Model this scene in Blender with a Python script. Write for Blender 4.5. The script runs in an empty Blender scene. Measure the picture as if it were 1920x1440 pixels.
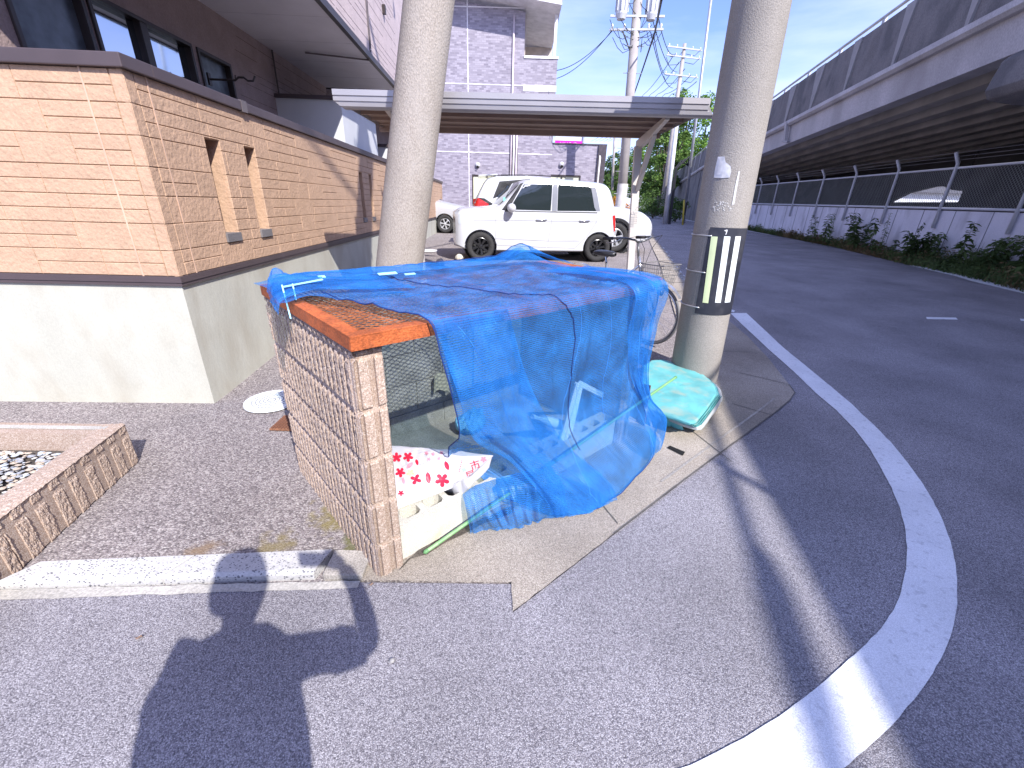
import bpy, bmesh, math, random
import numpy as np
from mathutils import Vector, Matrix, noise as mnoise
random.seed(7); np.random.seed(7)
R_ = math.radians
# ---------------------------------------------------------------- camera
F_PX = 786.0; PITCH = R_(23.3); ROLL = R_(-1.75); CAMH = 1.45
cd = bpy.data.cameras.new('camera'); cam = bpy.data.objects.new('camera', cd)
bpy.context.scene.collection.objects.link(cam); bpy.context.scene.camera = cam
cd.sensor_width = 36; cd.lens = F_PX / 1920 * 36; cd.clip_start = .02; cd.clip_end = 3000
CAMR = Matrix.Rotation(math.pi / 2 - PITCH, 3, 'X') @ Matrix.Rotation(-ROLL, 3, 'Z')
CAMP = Vector((0, 0, CAMH))
cam.matrix_world = Matrix.Translation(CAMP) @ CAMR.to_4x4()
# ---------------------------------------------------------------- light
TO_SUN = Vector((.88, -1.385, 1.45)).normalized()
SUN_EL = math.asin(TO_SUN.z); SUN_AZ = math.atan2(TO_SUN.x, TO_SUN.y)
sl = bpy.data.lights.new('sun', 'SUN'); sl.energy = 4.5; sl.angle = R_(.53); sl.color = (1, .96, .93)
sun = bpy.data.objects.new('sun', sl); bpy.context.scene.collection.objects.link(sun)
sun.rotation_euler = TO_SUN.to_track_quat('Z', 'Y').to_euler(); sun.location = (5, -8, 12)
W = bpy.data.worlds.new('World'); bpy.context.scene.world = W; W.use_nodes = True
nt = W.node_tree; N = nt.nodes; N.clear()
sky = N.new('ShaderNodeTexSky'); sky.sky_type = 'NISHITA'; sky.sun_disc = False
sky.sun_elevation = SUN_EL; sky.sun_rotation = SUN_AZ; sky.air_density = 1.0; sky.dust_density = .6; sky.ozone_density = 2.2
bg = N.new('ShaderNodeBackground'); bg.inputs[1].default_value = .135
wo = N.new('ShaderNodeOutputWorld')
tc = N.new('ShaderNodeTexCoord'); mp = N.new('ShaderNodeMapping'); mp.inputs['Scale'].default_value = (1, 1.6, 5.5)
mp.inputs['Rotation'].default_value = (0, .12, .3)
cn = N.new('ShaderNodeTexNoise'); cn.inputs['Scale'].default_value = 1.7; cn.inputs['Detail'].default_value = 7; cn.inputs['Roughness'].default_value = .55
cr = N.new('ShaderNodeValToRGB'); cr.color_ramp.elements[0].position = .34; cr.color_ramp.elements[1].position = .74
cr.color_ramp.elements[0].color = (0, 0, 0, 1); cr.color_ramp.elements[1].color = (.75, .75, .75, 1)
mx = N.new('ShaderNodeMix'); mx.data_type = 'RGBA'; mx.inputs[7].default_value = (5.6, 6.1, 6.9, 1)
nt.links.new(tc.outputs['Generated'], mp.inputs[0]); nt.links.new(mp.outputs[0], cn.inputs['Vector'])
nt.links.new(cn.outputs['Fac'], cr.inputs[0]); nt.links.new(cr.outputs[0], mx.inputs[0])
nt.links.new(sky.outputs[0], mx.inputs[6]); tn = N.new('ShaderNodeMix'); tn.data_type = 'RGBA'; tn.blend_type = 'MULTIPLY'; tn.inputs[0].default_value = 1; tn.inputs[7].default_value = (.93, .94, 1.34, 1); nt.links.new(mx.outputs[2], tn.inputs[6]); nt.links.new(tn.outputs[2], bg.inputs[0]); nt.links.new(bg.outputs[0], wo.inputs[0])
VS = bpy.context.scene.view_settings
VS.view_transform = 'Standard'; VS.look = 'None'; VS.gamma = 1; VS.exposure = .80
bpy.context.scene.cycles.transparent_max_bounces = 24
bpy.context.scene.cycles.max_bounces = 8
# ---------------------------------------------------------------- measuring helpers (photo pixel -> point in the place)
def zg(y):
    if y < 3: return 0.
    if y < 9: return .33 * (y - 3) / 6
    return .33 + .012 * (min(y, 70) - 9)
def ray(x, y): return CAMR @ Vector(((x - 960) / F_PX, -(y - 720) / F_PX, -1.))
def PZ(x, y, z=0.):
    d = ray(x, y); return CAMP + d * ((z - CAMH) / d.z)
def PY(x, y, Y):
    d = ray(x, y); return CAMP + d * (Y / d.y)
def PP(x, y, p0, n):
    d = ray(x, y); n = Vector(n); return CAMP + d * ((Vector(p0) - CAMP).dot(n) / d.dot(n))
def G(x, y):
    d = ray(x, y); t = .2
    while t < 400:
        p = CAMP + d * t
        if p.z < zg(p.y): break
        t *= 1.01
    a = t / 1.01; b = t
    for i in range(40):
        m = (a + b) / 2; p = CAMP + d * m
        if p.z < zg(p.y): b = m
        else: a = m
    return p
# ---------------------------------------------------------------- materials
MT = {}
def nn(nt, t, **k):
    n = nt.nodes.new(t)
    for a, b in k.items(): setattr(n, a, b)
    return n
def mat(name, col, rough=.7, metal=0., spec=.4, var=.12, vscale=3., fine=0., fscale=120., bump=0., bscale=60., dirt=None, dscale=1.2, damt=.5, dpos=(.5, .7), stretch=(1, 1, 1), col2=None):
    """principled material: base colour varied by large noise, fine speckle, blotches of dirt and bump"""
    if name in MT: return MT[name]
    m = bpy.data.materials.new(name); m.use_nodes = True; t = m.node_tree; L = t.links
    p = t.nodes['Principled BSDF']; p.inputs['Roughness'].default_value = rough; p.inputs['Metallic'].default_value = metal
    p.inputs['Specular IOR Level'].default_value = spec
    co = nn(t, 'ShaderNodeTexCoord'); mp = nn(t, 'ShaderNodeMapping'); mp.inputs['Scale'].default_value = stretch
    L.new(co.outputs['Object'], mp.inputs[0]); V = mp.outputs[0]
    def noise(s, d=4):
        n = nn(t, 'ShaderNodeTexNoise'); n.inputs['Scale'].default_value = s; n.inputs['Detail'].default_value = d; L.new(V, n.inputs['Vector']); return n.outputs['Fac']
    def ramp(f, a, b, ca, cb):
        r = nn(t, 'ShaderNodeValToRGB'); e = r.color_ramp.elements; e[0].position = a; e[1].position = b; e[0].color = (*ca, 1); e[1].color = (*cb, 1); L.new(f, r.inputs[0]); return r.outputs[0]
    def mul(a, b):
        x = nn(t, 'ShaderNodeMix'); x.data_type = 'RGBA'; x.blend_type = 'MULTIPLY'; x.inputs[0].default_value = 1; L.new(a, x.inputs[6]); L.new(b, x.inputs[7]); return x.outputs[2]
    c2 = col2 or tuple(min(1, c * (1 + var)) for c in col); c1 = tuple(c * (1 - var) for c in col) if not col2 else col
    out = ramp(noise(vscale), .35, .65, c1, c2)
    if fine:
        out = mul(out, ramp(noise(fscale, 2), .36, .64, (1 - fine,) * 3, (1 + fine * .6,) * 3))
    if dirt:
        x = nn(t, 'ShaderNodeMix'); x.data_type = 'RGBA'; L.new(ramp(noise(dscale, 6), dpos[0], dpos[1], (0, 0, 0), (damt,) * 3), x.inputs[0])
        L.new(out, x.inputs[6]); x.inputs[7].default_value = (*dirt, 1); out = x.outputs[2]
    L.new(out, p.inputs['Base Color'])
    if bump:
        b = nn(t, 'ShaderNodeBump'); b.inputs['Strength'].default_value = min(1, bump); b.inputs['Distance'].default_value = .01 * max(1, bump); L.new(noise(bscale, 3), b.inputs['Height']); L.new(b.outputs[0], p.inputs['Normal'])
    MT[name] = m; return m
def plain(name, col, rough=.5, metal=0., **k): return mat(name, col, rough, metal, var=.06, vscale=5, **k)
# ---------------------------------------------------------------- mesh helpers
COL = bpy.context.scene.collection
class MB:
    def __init__(s): s.v = []; s.f = []; s.m = []; s.uv = None
    def add(s, vs, fs, mi=0):
        b = len(s.v); s.v += [tuple(v) for v in vs]; s.f += [tuple(b + i for i in f) for f in fs]; s.m += [mi] * len(fs); return s
    def box(s, c, d, ax=None, mi=0):
        """centre c, full sizes d, optional axes (3 vectors)"""
        X, Y, Z = ax if ax else (Vector((1, 0, 0)), Vector((0, 1, 0)), Vector((0, 0, 1)))
        c = Vector(c); X = Vector(X) * d[0] / 2; Y = Vector(Y) * d[1] / 2; Z = Vector(Z) * d[2] / 2
        vs = [c + X * i + Y * j + Z * k for i in (-1, 1) for j in (-1, 1) for k in (-1, 1)]
        return s.add(vs, [(0, 1, 3, 2), (4, 6, 7, 5), (0, 4, 5, 1), (2, 3, 7, 6), (0, 2, 6, 4), (1, 5, 7, 3)], mi)
    def bx(s, x0, x1, y0, y1, z0, z1, mi=0): return s.box(((x0 + x1) / 2, (y0 + y1) / 2, (z0 + z1) / 2), (x1 - x0, y1 - y0, z1 - z0), None, mi)
    def quad(s, a, b, c, d, mi=0): return s.add([a, b, c, d], [(0, 1, 2, 3)], mi)
    def tube(s, pts, r, n=8, mi=0, cap=True):
        """tube along points; r number or list"""
        pts = [Vector(p) for p in pts]; k = len(pts); rr = r if isinstance(r, (list, tuple)) else [r] * k
        b = len(s.v); prev = None
        for i, p in enumerate(pts):
            d = (pts[min(i + 1, k - 1)] - pts[max(i - 1, 0)]).normalized()
            if prev is None:
                u = d.orthogonal().normalized()
            else:
                u = (prev - d * prev.dot(d)).normalized()
            prev = u; w = d.cross(u)
            for j in range(n):
                a = 2 * math.pi * j / n; s.v.append(tuple(p + (u * math.cos(a) + w * math.sin(a)) * rr[i]))
        for i in range(k - 1):
            for j in range(n):
                s.f.append((b + i * n + j, b + i * n + (j + 1) % n, b + (i + 1) * n + (j + 1) % n, b + (i + 1) * n + j)); s.m.append(mi)
        if cap:
            s.f.append(tuple(b + j for j in range(n))[::-1]); s.m.append(mi)
            s.f.append(tuple(b + (k - 1) * n + j for j in range(n))); s.m.append(mi)
        return s
    def bar(s, a, b, w, h=None, up=(0, 0, 1), mi=0):
        a = Vector(a); b = Vector(b); d = b - a; l = d.length; d.normalize(); up = Vector(up)
        x = d.cross(up); x = x.normalized() if x.length > 1e-6 else d.orthogonal().normalized(); z = x.cross(d)
        return s.box((a + b) / 2, (l, w, h or w), (d, x, z), mi)
    def prism(s, poly, vec, mi=0):
        """poly: list of points, extruded by vec"""
        n = len(poly); P = [Vector(p) for p in poly]; vec = Vector(vec)
        return s.add(P + [p + vec for p in P], [tuple(range(n))[::-1], tuple(range(n, 2 * n))] + [(i, (i + 1) % n, n + (i + 1) % n, n + i) for i in range(n)], mi)
    def lathe(s, prof, c, ax=(0, 0, 1), n=24, mi=0):
        """prof: [(r,h)]"""
        ax = Vector(ax).normalized(); u = ax.orthogonal().normalized(); w = ax.cross(u); c = Vector(c); b = len(s.v)
        for r, h in prof:
            for j in range(n):
                a = 2 * math.pi * j / n; s.v.append(tuple(c + ax * h + (u * math.cos(a) + w * math.sin(a)) * r))
        for i in range(len(prof) - 1):
            for j in range(n):
                s.f.append((b + i * n + j, b + i * n + (j + 1) % n, b + (i + 1) * n + (j + 1) % n, b + (i + 1) * n + j)); s.m.append(mi)
        return s
    def grid(s, fn, nu, nv, mi=0, loop=False):
        b = len(s.v)
        for j in range(nv + 1):
            for i in range(nu + 1): s.v.append(tuple(fn(i / nu, j / nv)))
        for j in range(nv):
            for i in range(nu):
                a = b + j * (nu + 1) + i; s.f.append((a, a + 1, a + nu + 2, a + nu + 1)); s.m.append(mi)
        return s
    def build(s, name, mats, parent=None, smooth=False, bevel=0., fix=True, autosm=False):
        me = bpy.data.meshes.new(name); me.from_pydata(s.v, [], s.f)
        for m in (mats if isinstance(mats, (list, tuple)) else [mats]): me.materials.append(m)
        me.polygons.foreach_set('material_index', s.m)
        me.update()
        if fix or bevel:
            b = bmesh.new(); b.from_mesh(me)
            if fix: bmesh.ops.recalc_face_normals(b, faces=b.faces)
            if bevel:
                es = [e for e in b.edges if len(e.link_faces) == 2 and e.calc_face_angle(0) > .5]
                bmesh.ops.bevel(b, geom=es, offset=bevel, segments=2, profile=.6, affect='EDGES', clamp_overlap=True)
            b.to_mesh(me); b.free()
        if smooth:
            me.polygons.foreach_set('use_smooth', [True] * len(me.polygons))
            if autosm: me.set_sharp_from_angle(angle=R_(35))
        o = bpy.data.objects.new(name, me); COL.objects.link(o)
        if parent is not None: o.parent = parent
        return o
def tag(o, label=None, cat=None, group=None, kind=None):
    if label: o['label'] = label
    if cat: o['category'] = cat
    if group: o['group'] = group
    if kind: o['kind'] = kind
    return o
def thing(name, label, cat, loc=(0, 0, 0), group=None, rz=0.):
    o = bpy.data.objects.new(name, None); COL.objects.link(o); o.location = loc; o.rotation_euler = (0, 0, rz); o.empty_display_size = .2
    return tag(o, label, cat, group)
def copy_tree(o, parent=None):
    c = o.copy(); COL.objects.link(c)
    if parent is not None: c.parent = parent
    for ch in [x for x in COL.objects if x.parent == o]: copy_tree(ch, c)
    return c
def local(o):
    """keep children built in world coordinates where they are although the root Empty sits at the thing's base"""
    inv = (Matrix.Translation(o.location) @ o.rotation_euler.to_matrix().to_4x4()).inverted()
    for ch in [x for x in COL.objects if x.parent == o]:
        ch.matrix_parent_inverse = inv
    return o
def carve(o, cutter_mb, solver='EXACT'):
    c = cutter_mb.build('cutter', [], None)
    md = o.modifiers.new('b', 'BOOLEAN'); md.operation = 'DIFFERENCE'; md.object = c; md.solver = solver
    bpy.context.view_layer.update(); dg = bpy.context.evaluated_depsgraph_get(); n0 = len(o.data.vertices); me = bpy.data.meshes.new_from_object(o.evaluated_get(dg)); o.modifiers.clear(); o.data = me
    bpy.data.objects.remove(c, do_unlink=True)
def sheet(name, poly, lift, m, kind='structure', noisy=0., thick=0.):
    """flat ground sheet following the slope; poly list of (x,y)"""
    pts = []
    if noisy:
        n = len(poly)
        for i in range(n):
            a = Vector(poly[i][:2]); b = Vector(poly[(i + 1) % n][:2]); k = max(1, int((b - a).length / .04)); k = min(k, 60)
            for j in range(k):
                p = a.lerp(b, j / k); q = Vector((p.x * 9, p.y * 9, 3)); w = mnoise.noise_vector(q * 2.5)
                pts.append((p.x + w.x * noisy, p.y + w.y * noisy))
    else: pts = [tuple(p[:2]) for p in poly]
    bm = bmesh.new(); vs = [bm.verts.new((x, y, 0)) for x, y in pts]; es = [bm.edges.new((vs[i], vs[(i + 1) % len(vs)])) for i in range(len(vs))]
    bmesh.ops.triangle_fill(bm, edges=es, use_beauty=True)
    for yy in (3, 9, 70):
        bmesh.ops.bisect_plane(bm, geom=bm.verts[:] + bm.edges[:] + bm.faces[:], plane_co=(0, yy, 0), plane_no=(0, 1, 0))
    for v in bm.verts: v.co.z = zg(v.co.y) + lift
    bmesh.ops.recalc_face_normals(bm, faces=bm.faces)
    for f in bm.faces:
        if f.normal.z < 0: f.normal_flip()
    if thick:
        r = bmesh.ops.extrude_face_region(bm, geom=bm.faces[:])
        for v in [g for g in r['geom'] if isinstance(g, bmesh.types.BMVert)]: v.co.z += thick
        bmesh.ops.recalc_face_normals(bm, faces=bm.faces)
    me = bpy.data.meshes.new(name); bm.to_mesh(me); bm.free(); me.materials.append(m)
    o = bpy.data.objects.new(name, me); COL.objects.link(o)
    if kind: o['kind'] = kind
    return o
# ================================================================ GROUND, ROAD, KERBS
def stones(name, base, dark, light, sc=95., contrast=1., bump=.5, moss=None, blot=.0):
    """aggregate surface: cells of differing stones"""
    m = bpy.data.materials.new(name); m.use_nodes = True; t = m.node_tree; L = t.links; p = t.nodes['Principled BSDF']
    p.inputs['Roughness'].default_value = .85; p.inputs['Specular IOR Level'].default_value = .3
    co = nn(t, 'ShaderNodeTexCoord')
    vo = nn(t, 'ShaderNodeTexVoronoi'); vo.inputs['Scale'].default_value = sc; L.new(co.outputs['Object'], vo.inputs['Vector'])
    sp = nn(t, 'ShaderNodeSeparateColor'); L.new(vo.outputs['Color'], sp.inputs[0])
    r = nn(t, 'ShaderNodeValToRGB'); e = r.color_ramp.elements; e[0].position = 0.; e[0].color = (*dark, 1); e[1].position = 1; e[1].color = (*light, 1)
    k = e.new(.45); k.color = (*base, 1); k = e.new(.85); k.color = tuple((base[i] + light[i]) / 2 for i in range(3)) + (1,); L.new(sp.outputs[0], r.inputs[0])
    n1 = nn(t, 'ShaderNodeTexNoise'); n1.inputs['Scale'].default_value = 1.3; n1.inputs['Detail'].default_value = 5; L.new(co.outputs['Object'], n1.inputs['Vector'])
    r1 = nn(t, 'ShaderNodeValToRGB'); r1.color_ramp.elements[0].position = .3; r1.color_ramp.elements[1].position = .7
    r1.color_ramp.elements[0].color = (.84 - blot,) * 3 + (1,); r1.color_ramp.elements[1].color = (1.1, 1.1, 1.1, 1); L.new(n1.outputs['Fac'], r1.inputs[0])
    x = nn(t, 'ShaderNodeMix'); x.data_type = 'RGBA'; x.blend_type = 'MULTIPLY'; x.inputs[0].default_value = 1; L.new(r.outputs[0], x.inputs[6]); L.new(r1.outputs[0], x.inputs[7])
    out = x.outputs[2]
    ed = nn(t, 'ShaderNodeMapRange'); ed.inputs[1].default_value = .3; ed.inputs[2].default_value = .75; ed.inputs[3].default_value = 1; ed.inputs[4].default_value = .62
    L.new(vo.outputs['Distance'], ed.inputs[0]); y = nn(t, 'ShaderNodeMix'); y.data_type = 'RGBA'; y.blend_type = 'MULTIPLY'; y.inputs[0].default_value = contrast
    L.new(out, y.inputs[6]); L.new(ed.outputs[0], y.inputs[7]); out = y.outputs[2]
    if moss:
        for (cx, cy, rad, colr) in moss:
            g = nn(t, 'ShaderNodeVectorMath', operation='DISTANCE'); L.new(co.outputs['Object'], g.inputs[0]); g.inputs[1].default_value = (cx, cy, 0)
            nz = nn(t, 'ShaderNodeTexNoise'); nz.inputs['Scale'].default_value = 16; nz.inputs['Detail'].default_value = 5; L.new(co.outputs['Object'], nz.inputs['Vector'])
            a = nn(t, 'ShaderNodeMath', operation='MULTIPLY_ADD'); L.new(nz.outputs['Fac'], a.inputs[0]); a.inputs[1].default_value = rad * 2.6; L.new(g.outputs['Value'], a.inputs[2])
            q = nn(t, 'ShaderNodeMapRange'); q.inputs[1].default_value = rad * 1.6; q.inputs[2].default_value = rad * 2.2; q.inputs[3].default_value = .75; q.inputs[4].default_value = 0; L.new(a.outputs[0], q.inputs[0])
            z = nn(t, 'ShaderNodeMix'); z.data_type = 'RGBA'; L.new(q.outputs[0], z.inputs[0]); L.new(out, z.inputs[6]); z.inputs[7].default_value = (*colr, 1); out = z.outputs[2]
    L.new(out, p.inputs['Base Color'])
    b = nn(t, 'ShaderNodeBump'); b.inputs['Strength'].default_value = bump; b.inputs['Distance'].default_value = .006; b.invert = True
    L.new(vo.outputs['Distance'], b.inputs['Height']); L.new(b.outputs[0], p.inputs['Normal'])
    return m
M_road = stones('asphalt_fine', (.325, .305, .325), (.15, .14, .16), (.56, .54, .56), sc=290, bump=.5, blot=.12)
M_lot = stones('asphalt_coarse', (.29, .25, .245), (.15, .13, .13), (.50, .46, .43), sc=125, bump=.7,
               moss=[(-.86, 1.66, .17, (.21, .17, .05)), (-.70, 1.50, .11, (.12, .12, .03)), (-1.35, 1.42, .09, (.22, .15, .09)), (-1.05, 1.46, .10, (.20, .16, .07)), (-.74, 1.80, .10, (.14, .14, .03)), (-.92, 2.0, .07, (.2, .17, .06))])
M_slab = stones('exposed_concrete', (.46, .40, .33), (.31, .265, .215), (.62, .55, .46), sc=260, bump=.45, blot=.2)
M_curbc = mat('gutter_concrete', (.36, .33, .29), .85, var=.15, vscale=6, fine=.3, fscale=150, bump=.4, bscale=180, dirt=(.15, .14, .13), damt=.5)
M_paint = mat('road_paint_white', (.76, .77, .79), .6, var=.07, vscale=3, fine=.16, fscale=260, dirt=(.34, .34, .36), dscale=34, damt=.38, dpos=(.57, .68), bump=.3, bscale=200)
M_dirt = mat('earth', (.10, .085, .07), .95, var=.3, vscale=14, fine=.4, fscale=180, bump=1, bscale=90)
tag(sheet('ground', [(-120, -60), (160, -60), (160, 220), (-120, 220)], -.012, M_lot), kind='structure')
wp = lambda L_: [tuple(p[:2]) for p in L_]
slab_out = [G(*p) for p in [(962, 1148), (1150, 1003), (1284, 900), (1460, 769), (1480, 752), (1490, 738), (1479, 722), (1440, 672), (1400, 630), (1355, 592), (1318, 560)]]
kr = [(2.98, 7.0), (3.348, 9.065), (3.994, 11.64), (4.838, 15.2), (6.345, 21.3), (8.12, 30.2), (11.5, 50), (15, 80)]
right = [(22, 80), (17.4, 50), (14.6, 36.5), (12.3, 24), (10.9, 15.4), (9.436, 10.47), (9.05, 7.6), (8.4, 5.2), (7.5, 2), (6.6, -4), (5.9, -20)]
road_poly = wp([G(0, 1119), G(325, 1108), G(620, 1092)]) + [(-.581, 1.255), (.025, 1.27)] + wp(slab_out) + kr + right + [(-30, -20), (-30, 1.14), (-2.3, 1.14)]
sheet('road', road_poly, 0., M_road)
# concrete gutter slabs round the corner
kl = [(15-.45, 80), (11.5-.55, 50), (7.6, 30.2), (5.592, 19.3), (3.808, 12.2), (3.352, 10.32), (2.757, 7.99), (2.38, 6.43), (2.02, 5.0), (1.85, 4.3)]
slab_poly = [(-.60, 1.262), (.022, 1.272)] + wp(slab_out) + kr + kl[0:] + [(1.35, 3.75), (.95, 3.5), (-.3, 1.75), (-.60, 1.41)]
sheet('gutter_slabs', slab_poly, .006, M_slab, noisy=.0035)
# seams between slabs
sm = []
M_seam = mat('seam_dark', (.13, .12, .105), .95)
def strip(name, a, b, w, lift, m, noisy=.003):
    a = Vector(a[:2]); b = Vector(b[:2]); d = (b - a).normalized(); n = Vector((-d.y, d.x)) * w / 2
    return sheet(name, [a - n, b - n, b + n, a + n], lift, m, noisy=noisy)
for a, b in [((1300, 812), (1372, 868)), ((1372, 758), (1448, 780)), ((1385, 700), (1478, 722)), ((1352, 660), (1425, 662)), ((1345, 618), (1388, 616)), ((1122, 938), (1158, 985))]:
    strip('slab_joint', G(*a), G(*b), .006, .0095, M_seam)
strip('gutter_channel', G(1240, 905), G(1452, 748), .016, .0095, M_curbc)
for k in range(len(slab_out) - 6):
    strip('gutter_edge', slab_out[k + 1], slab_out[k + 2], .007, .010, M_seam)
for k in range(26):   # joints of the far kerb strip
    y = 6.2 + k * .62; 
    x = np.interp(y, [p[1] for p in kl[::-1]], [p[0] for p in kl[::-1]]); x2 = np.interp(y + .12, [p[1] for p in [(2.8, 5.6)] + kr], [p[0] for p in [(2.8, 5.6)] + kr])
    strip('kerb_joint', (x, y), (x2, y + .12), .018, .0105, M_seam, 0)
hp = [G(1250, 842), G(1256, 838), G(1284, 850), (G(1280, 857))]
sheet('lifting_slot', wp(hp), .011, mat('hole_shade_black', (.01, .01, .01), 1), noisy=.002)  # flat black sheet paints the dark inside of the hole
# crumbled joint in front of the enclosure
jl = [G(745, 1076), G(770, 1052), G(800, 1042), G(850, 1012), G(900, 988), G(960, 965)]
sheet('crumbled_joint', wp(jl) + wp([G(965, 950), G(880, 985), G(790, 1030), G(762, 1055)]), .011, M_dirt, noisy=.012)
# painted lines
z5 = lambda L_: wp([G(1260 + a / 1.6364, 560 + b / 1.6364) for a, b in L_])
inner = [(178, 45), (238, 102), (300, 160), (370, 222), (440, 290), (505, 345), (560, 402), (606, 462), (642, 524), (672, 582), (698, 644), (713, 700), (720, 762), (716, 830), (702, 900), (677, 958), (640, 1012), (594, 1062), (540, 1110), (472, 1172), (400, 1230), (325, 1284), (250, 1332), (150, 1388), (60, 1432), (-60, 1475), (-300, 1535), (-700, 1600)]
outer = [(228, 45), (284, 97), (340, 150), (410, 207), (480, 265), (553, 326), (620, 390), (675, 447), (722, 505), (764, 563), (800, 622), (830, 682), (853, 745), (868, 812), (875, 880), (874, 942), (863, 1005), (846, 1060), (820, 1112), (785, 1172), (742, 1232), (695, 1288), (640, 1342), (590, 1390), (540, 1432), (470, 1480), (350, 1545), (180, 1610), (-150, 1690), (-600, 1760)]
sheet('white_corner_line', z5(inner) + z5(outer)[::-1], .005, M_paint, noisy=.0025)
sheet('white_line', wp([G(1705, 498), G(1712, 497), G(1820, 519), G(1920, 541), G(1960, 550), G(1960, 560), G(1920, 551), G(1820, 527)]), .005, M_paint, noisy=.012)
sheet('white_line', [(14.1, 46.4), (12.55, 30), (11.5, 20.5), (11.62, 20.5), (12.7, 30), (14.35, 46.4)], .005, M_paint)
for a in [((1736, 595), (1792, 596), (1796, 600), (1738, 599)), ((1912, 598), (1940, 600), (1940, 604), (1914, 602)), ((1371, 581), (1378, 583), (1376, 586), (1369, 585))]:
    sheet('white_mark', wp([G(*q) for q in a]), .005, M_paint, noisy=.006)
for k in range(9):
    p = G(1243 + k * 5.2, 466 + k * 7.5); d = Vector((.06, .15, 0))
    strip('white_mark', p, p + Vector((.05 * random.uniform(.4, 1), .45 * random.uniform(.4, 1), 0)), .10, .006, M_paint, .03)
# low terrazzo kerb at the front of the lot
M_ter = stones('white_terrazzo', (.50, .49, .475), (.44, .43, .42), (.56, .55, .53), sc=150, bump=.1, contrast=.2)
def chips(m, sc=95., thr=.17, colr=(.16, .16, .17)):
    t = m.node_tree; L = t.links; p = t.nodes['Principled BSDF']; lk = p.inputs['Base Color'].links[0].from_socket
    co = nn(t, 'ShaderNodeTexCoord'); mpn = nn(t, 'ShaderNodeMapping'); mpn.inputs['Scale'].default_value = (1, 1.5, 1); mpn.inputs['Rotation'].default_value = (0, 0, .6); L.new(co.outputs['Object'], mpn.inputs[0])
    v = nn(t, 'ShaderNodeTexVoronoi'); v.inputs['Scale'].default_value = sc; v.inputs['Randomness'].default_value = 1; L.new(mpn.outputs[0], v.inputs['Vector'])
    sp = nn(t, 'ShaderNodeSeparateColor'); L.new(v.outputs['Color'], sp.inputs[0])
    a = nn(t, 'ShaderNodeMath', operation='MULTIPLY_ADD'); L.new(sp.outputs[1], a.inputs[0]); a.inputs[1].default_value = -.75; a.inputs[2].default_value = .52
    b = nn(t, 'ShaderNodeMath', operation='LESS_THAN'); L.new(v.outputs['Distance'], b.inputs[0]); L.new(a.outputs[0], b.inputs[1])
    z = nn(t, 'ShaderNodeMix'); z.data_type = 'RGBA'; L.new(b.outputs[0], z.inputs[0]); L.new(lk, z.inputs[6]); z.inputs[7].default_value = (*colr, 1); L.new(z.outputs[2], p.inputs['Base Color'])
chips(M_ter)
M_tmort = mat('old_mortar', (.42, .40, .36), .9, fine=.2, bump=.3)
def kerb(x0, x1, skew0, skew1, label):
    # back edge y, front edge y follow a line
    f = lambda x: 1.175 + (x + 1.9) * .085
    b = lambda x: 1.285 + (x + 1.9) * .098
    mb = MB()
    P = [(x0 + skew0, f(x0)), (x1 + skew1, f(x1)), (x1, b(x1)), (x0, b(x0))]
    top = [Vector((x, y, .034)) for x, y in P]; top[0].y += .014; top[1].y += .014
    bot = [Vector((x, y, -.03)) for x, y in P]; 
    mid = [top[0] + Vector((0, -.016, -.012)), top[1] + Vector((0, -.016, -.012))]
    mb.add(top + bot + mid, [(0, 1, 2, 3), (8, 9, 1, 0), (4, 5, 9, 8), (5, 6, 2, 1, 9), (6, 7, 3, 2), (7, 4, 8, 0, 3), (4, 7, 6, 5)])
    return tag(mb.build('kerb_stone', M_ter, bevel=.003), label, 'kerb stone', 'white speckled kerb stones at the lot edge')
kerb(-1.93, -1.335, -.06, -.055, 'white speckled kerb stone beside the ribbed planter')
kerb(-1.325, -.765, -.055, -.03, 'white speckled kerb stone under the shadow of the head, nearer the block enclosure')
mb = MB(); mb.box((-.675, 1.335, 0), (.165, .135, .05)); tag(mb.build('kerb_stone', M_curbc, bevel=.004), 'grey rough concrete kerb end piece against the brown block pillar', 'kerb stone', 'white speckled kerb stones at the lot edge')
sheet('mortar_strip', [(-1.99, 1.12), (-.60, 1.225), (-.60, 1.262), (-1.99, 1.165)], .003, M_tmort, noisy=.006)
# manhole cover and rusty grate on the lot
mc = Vector((-1.84, 2.885, .0)); MB_ = MB()
M_mh = mat('manhole_white', (.72, .74, .74), .55, var=.08, vscale=20, dirt=(.4, .42, .42), dscale=20, damt=.5)
t = thing('manhole_cover', 'round pale grey manhole cover flush in the lot by the white foundation wall', 'manhole cover', mc)
MB_.lathe([(.0, .012), (.155, .012), (.163, .008), (.168, .014), (.188, .014), (.192, 0)], mc, n=40).build('lid', M_mh, t, fix=False)
mb = MB()
for k in range(1, 6):
    nn_ = 6 * k + 4
    for j in range(nn_):
        a = 2 * math.pi * (j + .5 * (k % 2)) / nn_; c = mc + Vector((math.cos(a), math.sin(a), 0)) * .027 * k; c.z = .014
        mb.box(c, (.014, .006, .003), (Vector((-math.sin(a), math.cos(a), 0)), Vector((math.cos(a), math.sin(a), 0)), Vector((0, 0, 1))))
mb.build('slots', mat('slot_grey', (.22, .23, .24), .8), t); local(t)
t = thing('drain_grate', 'small rusty brown square drain grate beside the ribbed block wall', 'drain grate', (-1.53, 2.56, 0))
M_rustd = mat('rust_brown', (.26, .12, .065), .85, var=.3, vscale=30, fine=.3, fscale=150, bump=.5, bscale=120)
mb = MB(); mb.box((-1.53, 2.56, .001), (.20, .20, .01)); mb.build('plate', M_rustd, t)
mb = MB()
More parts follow.
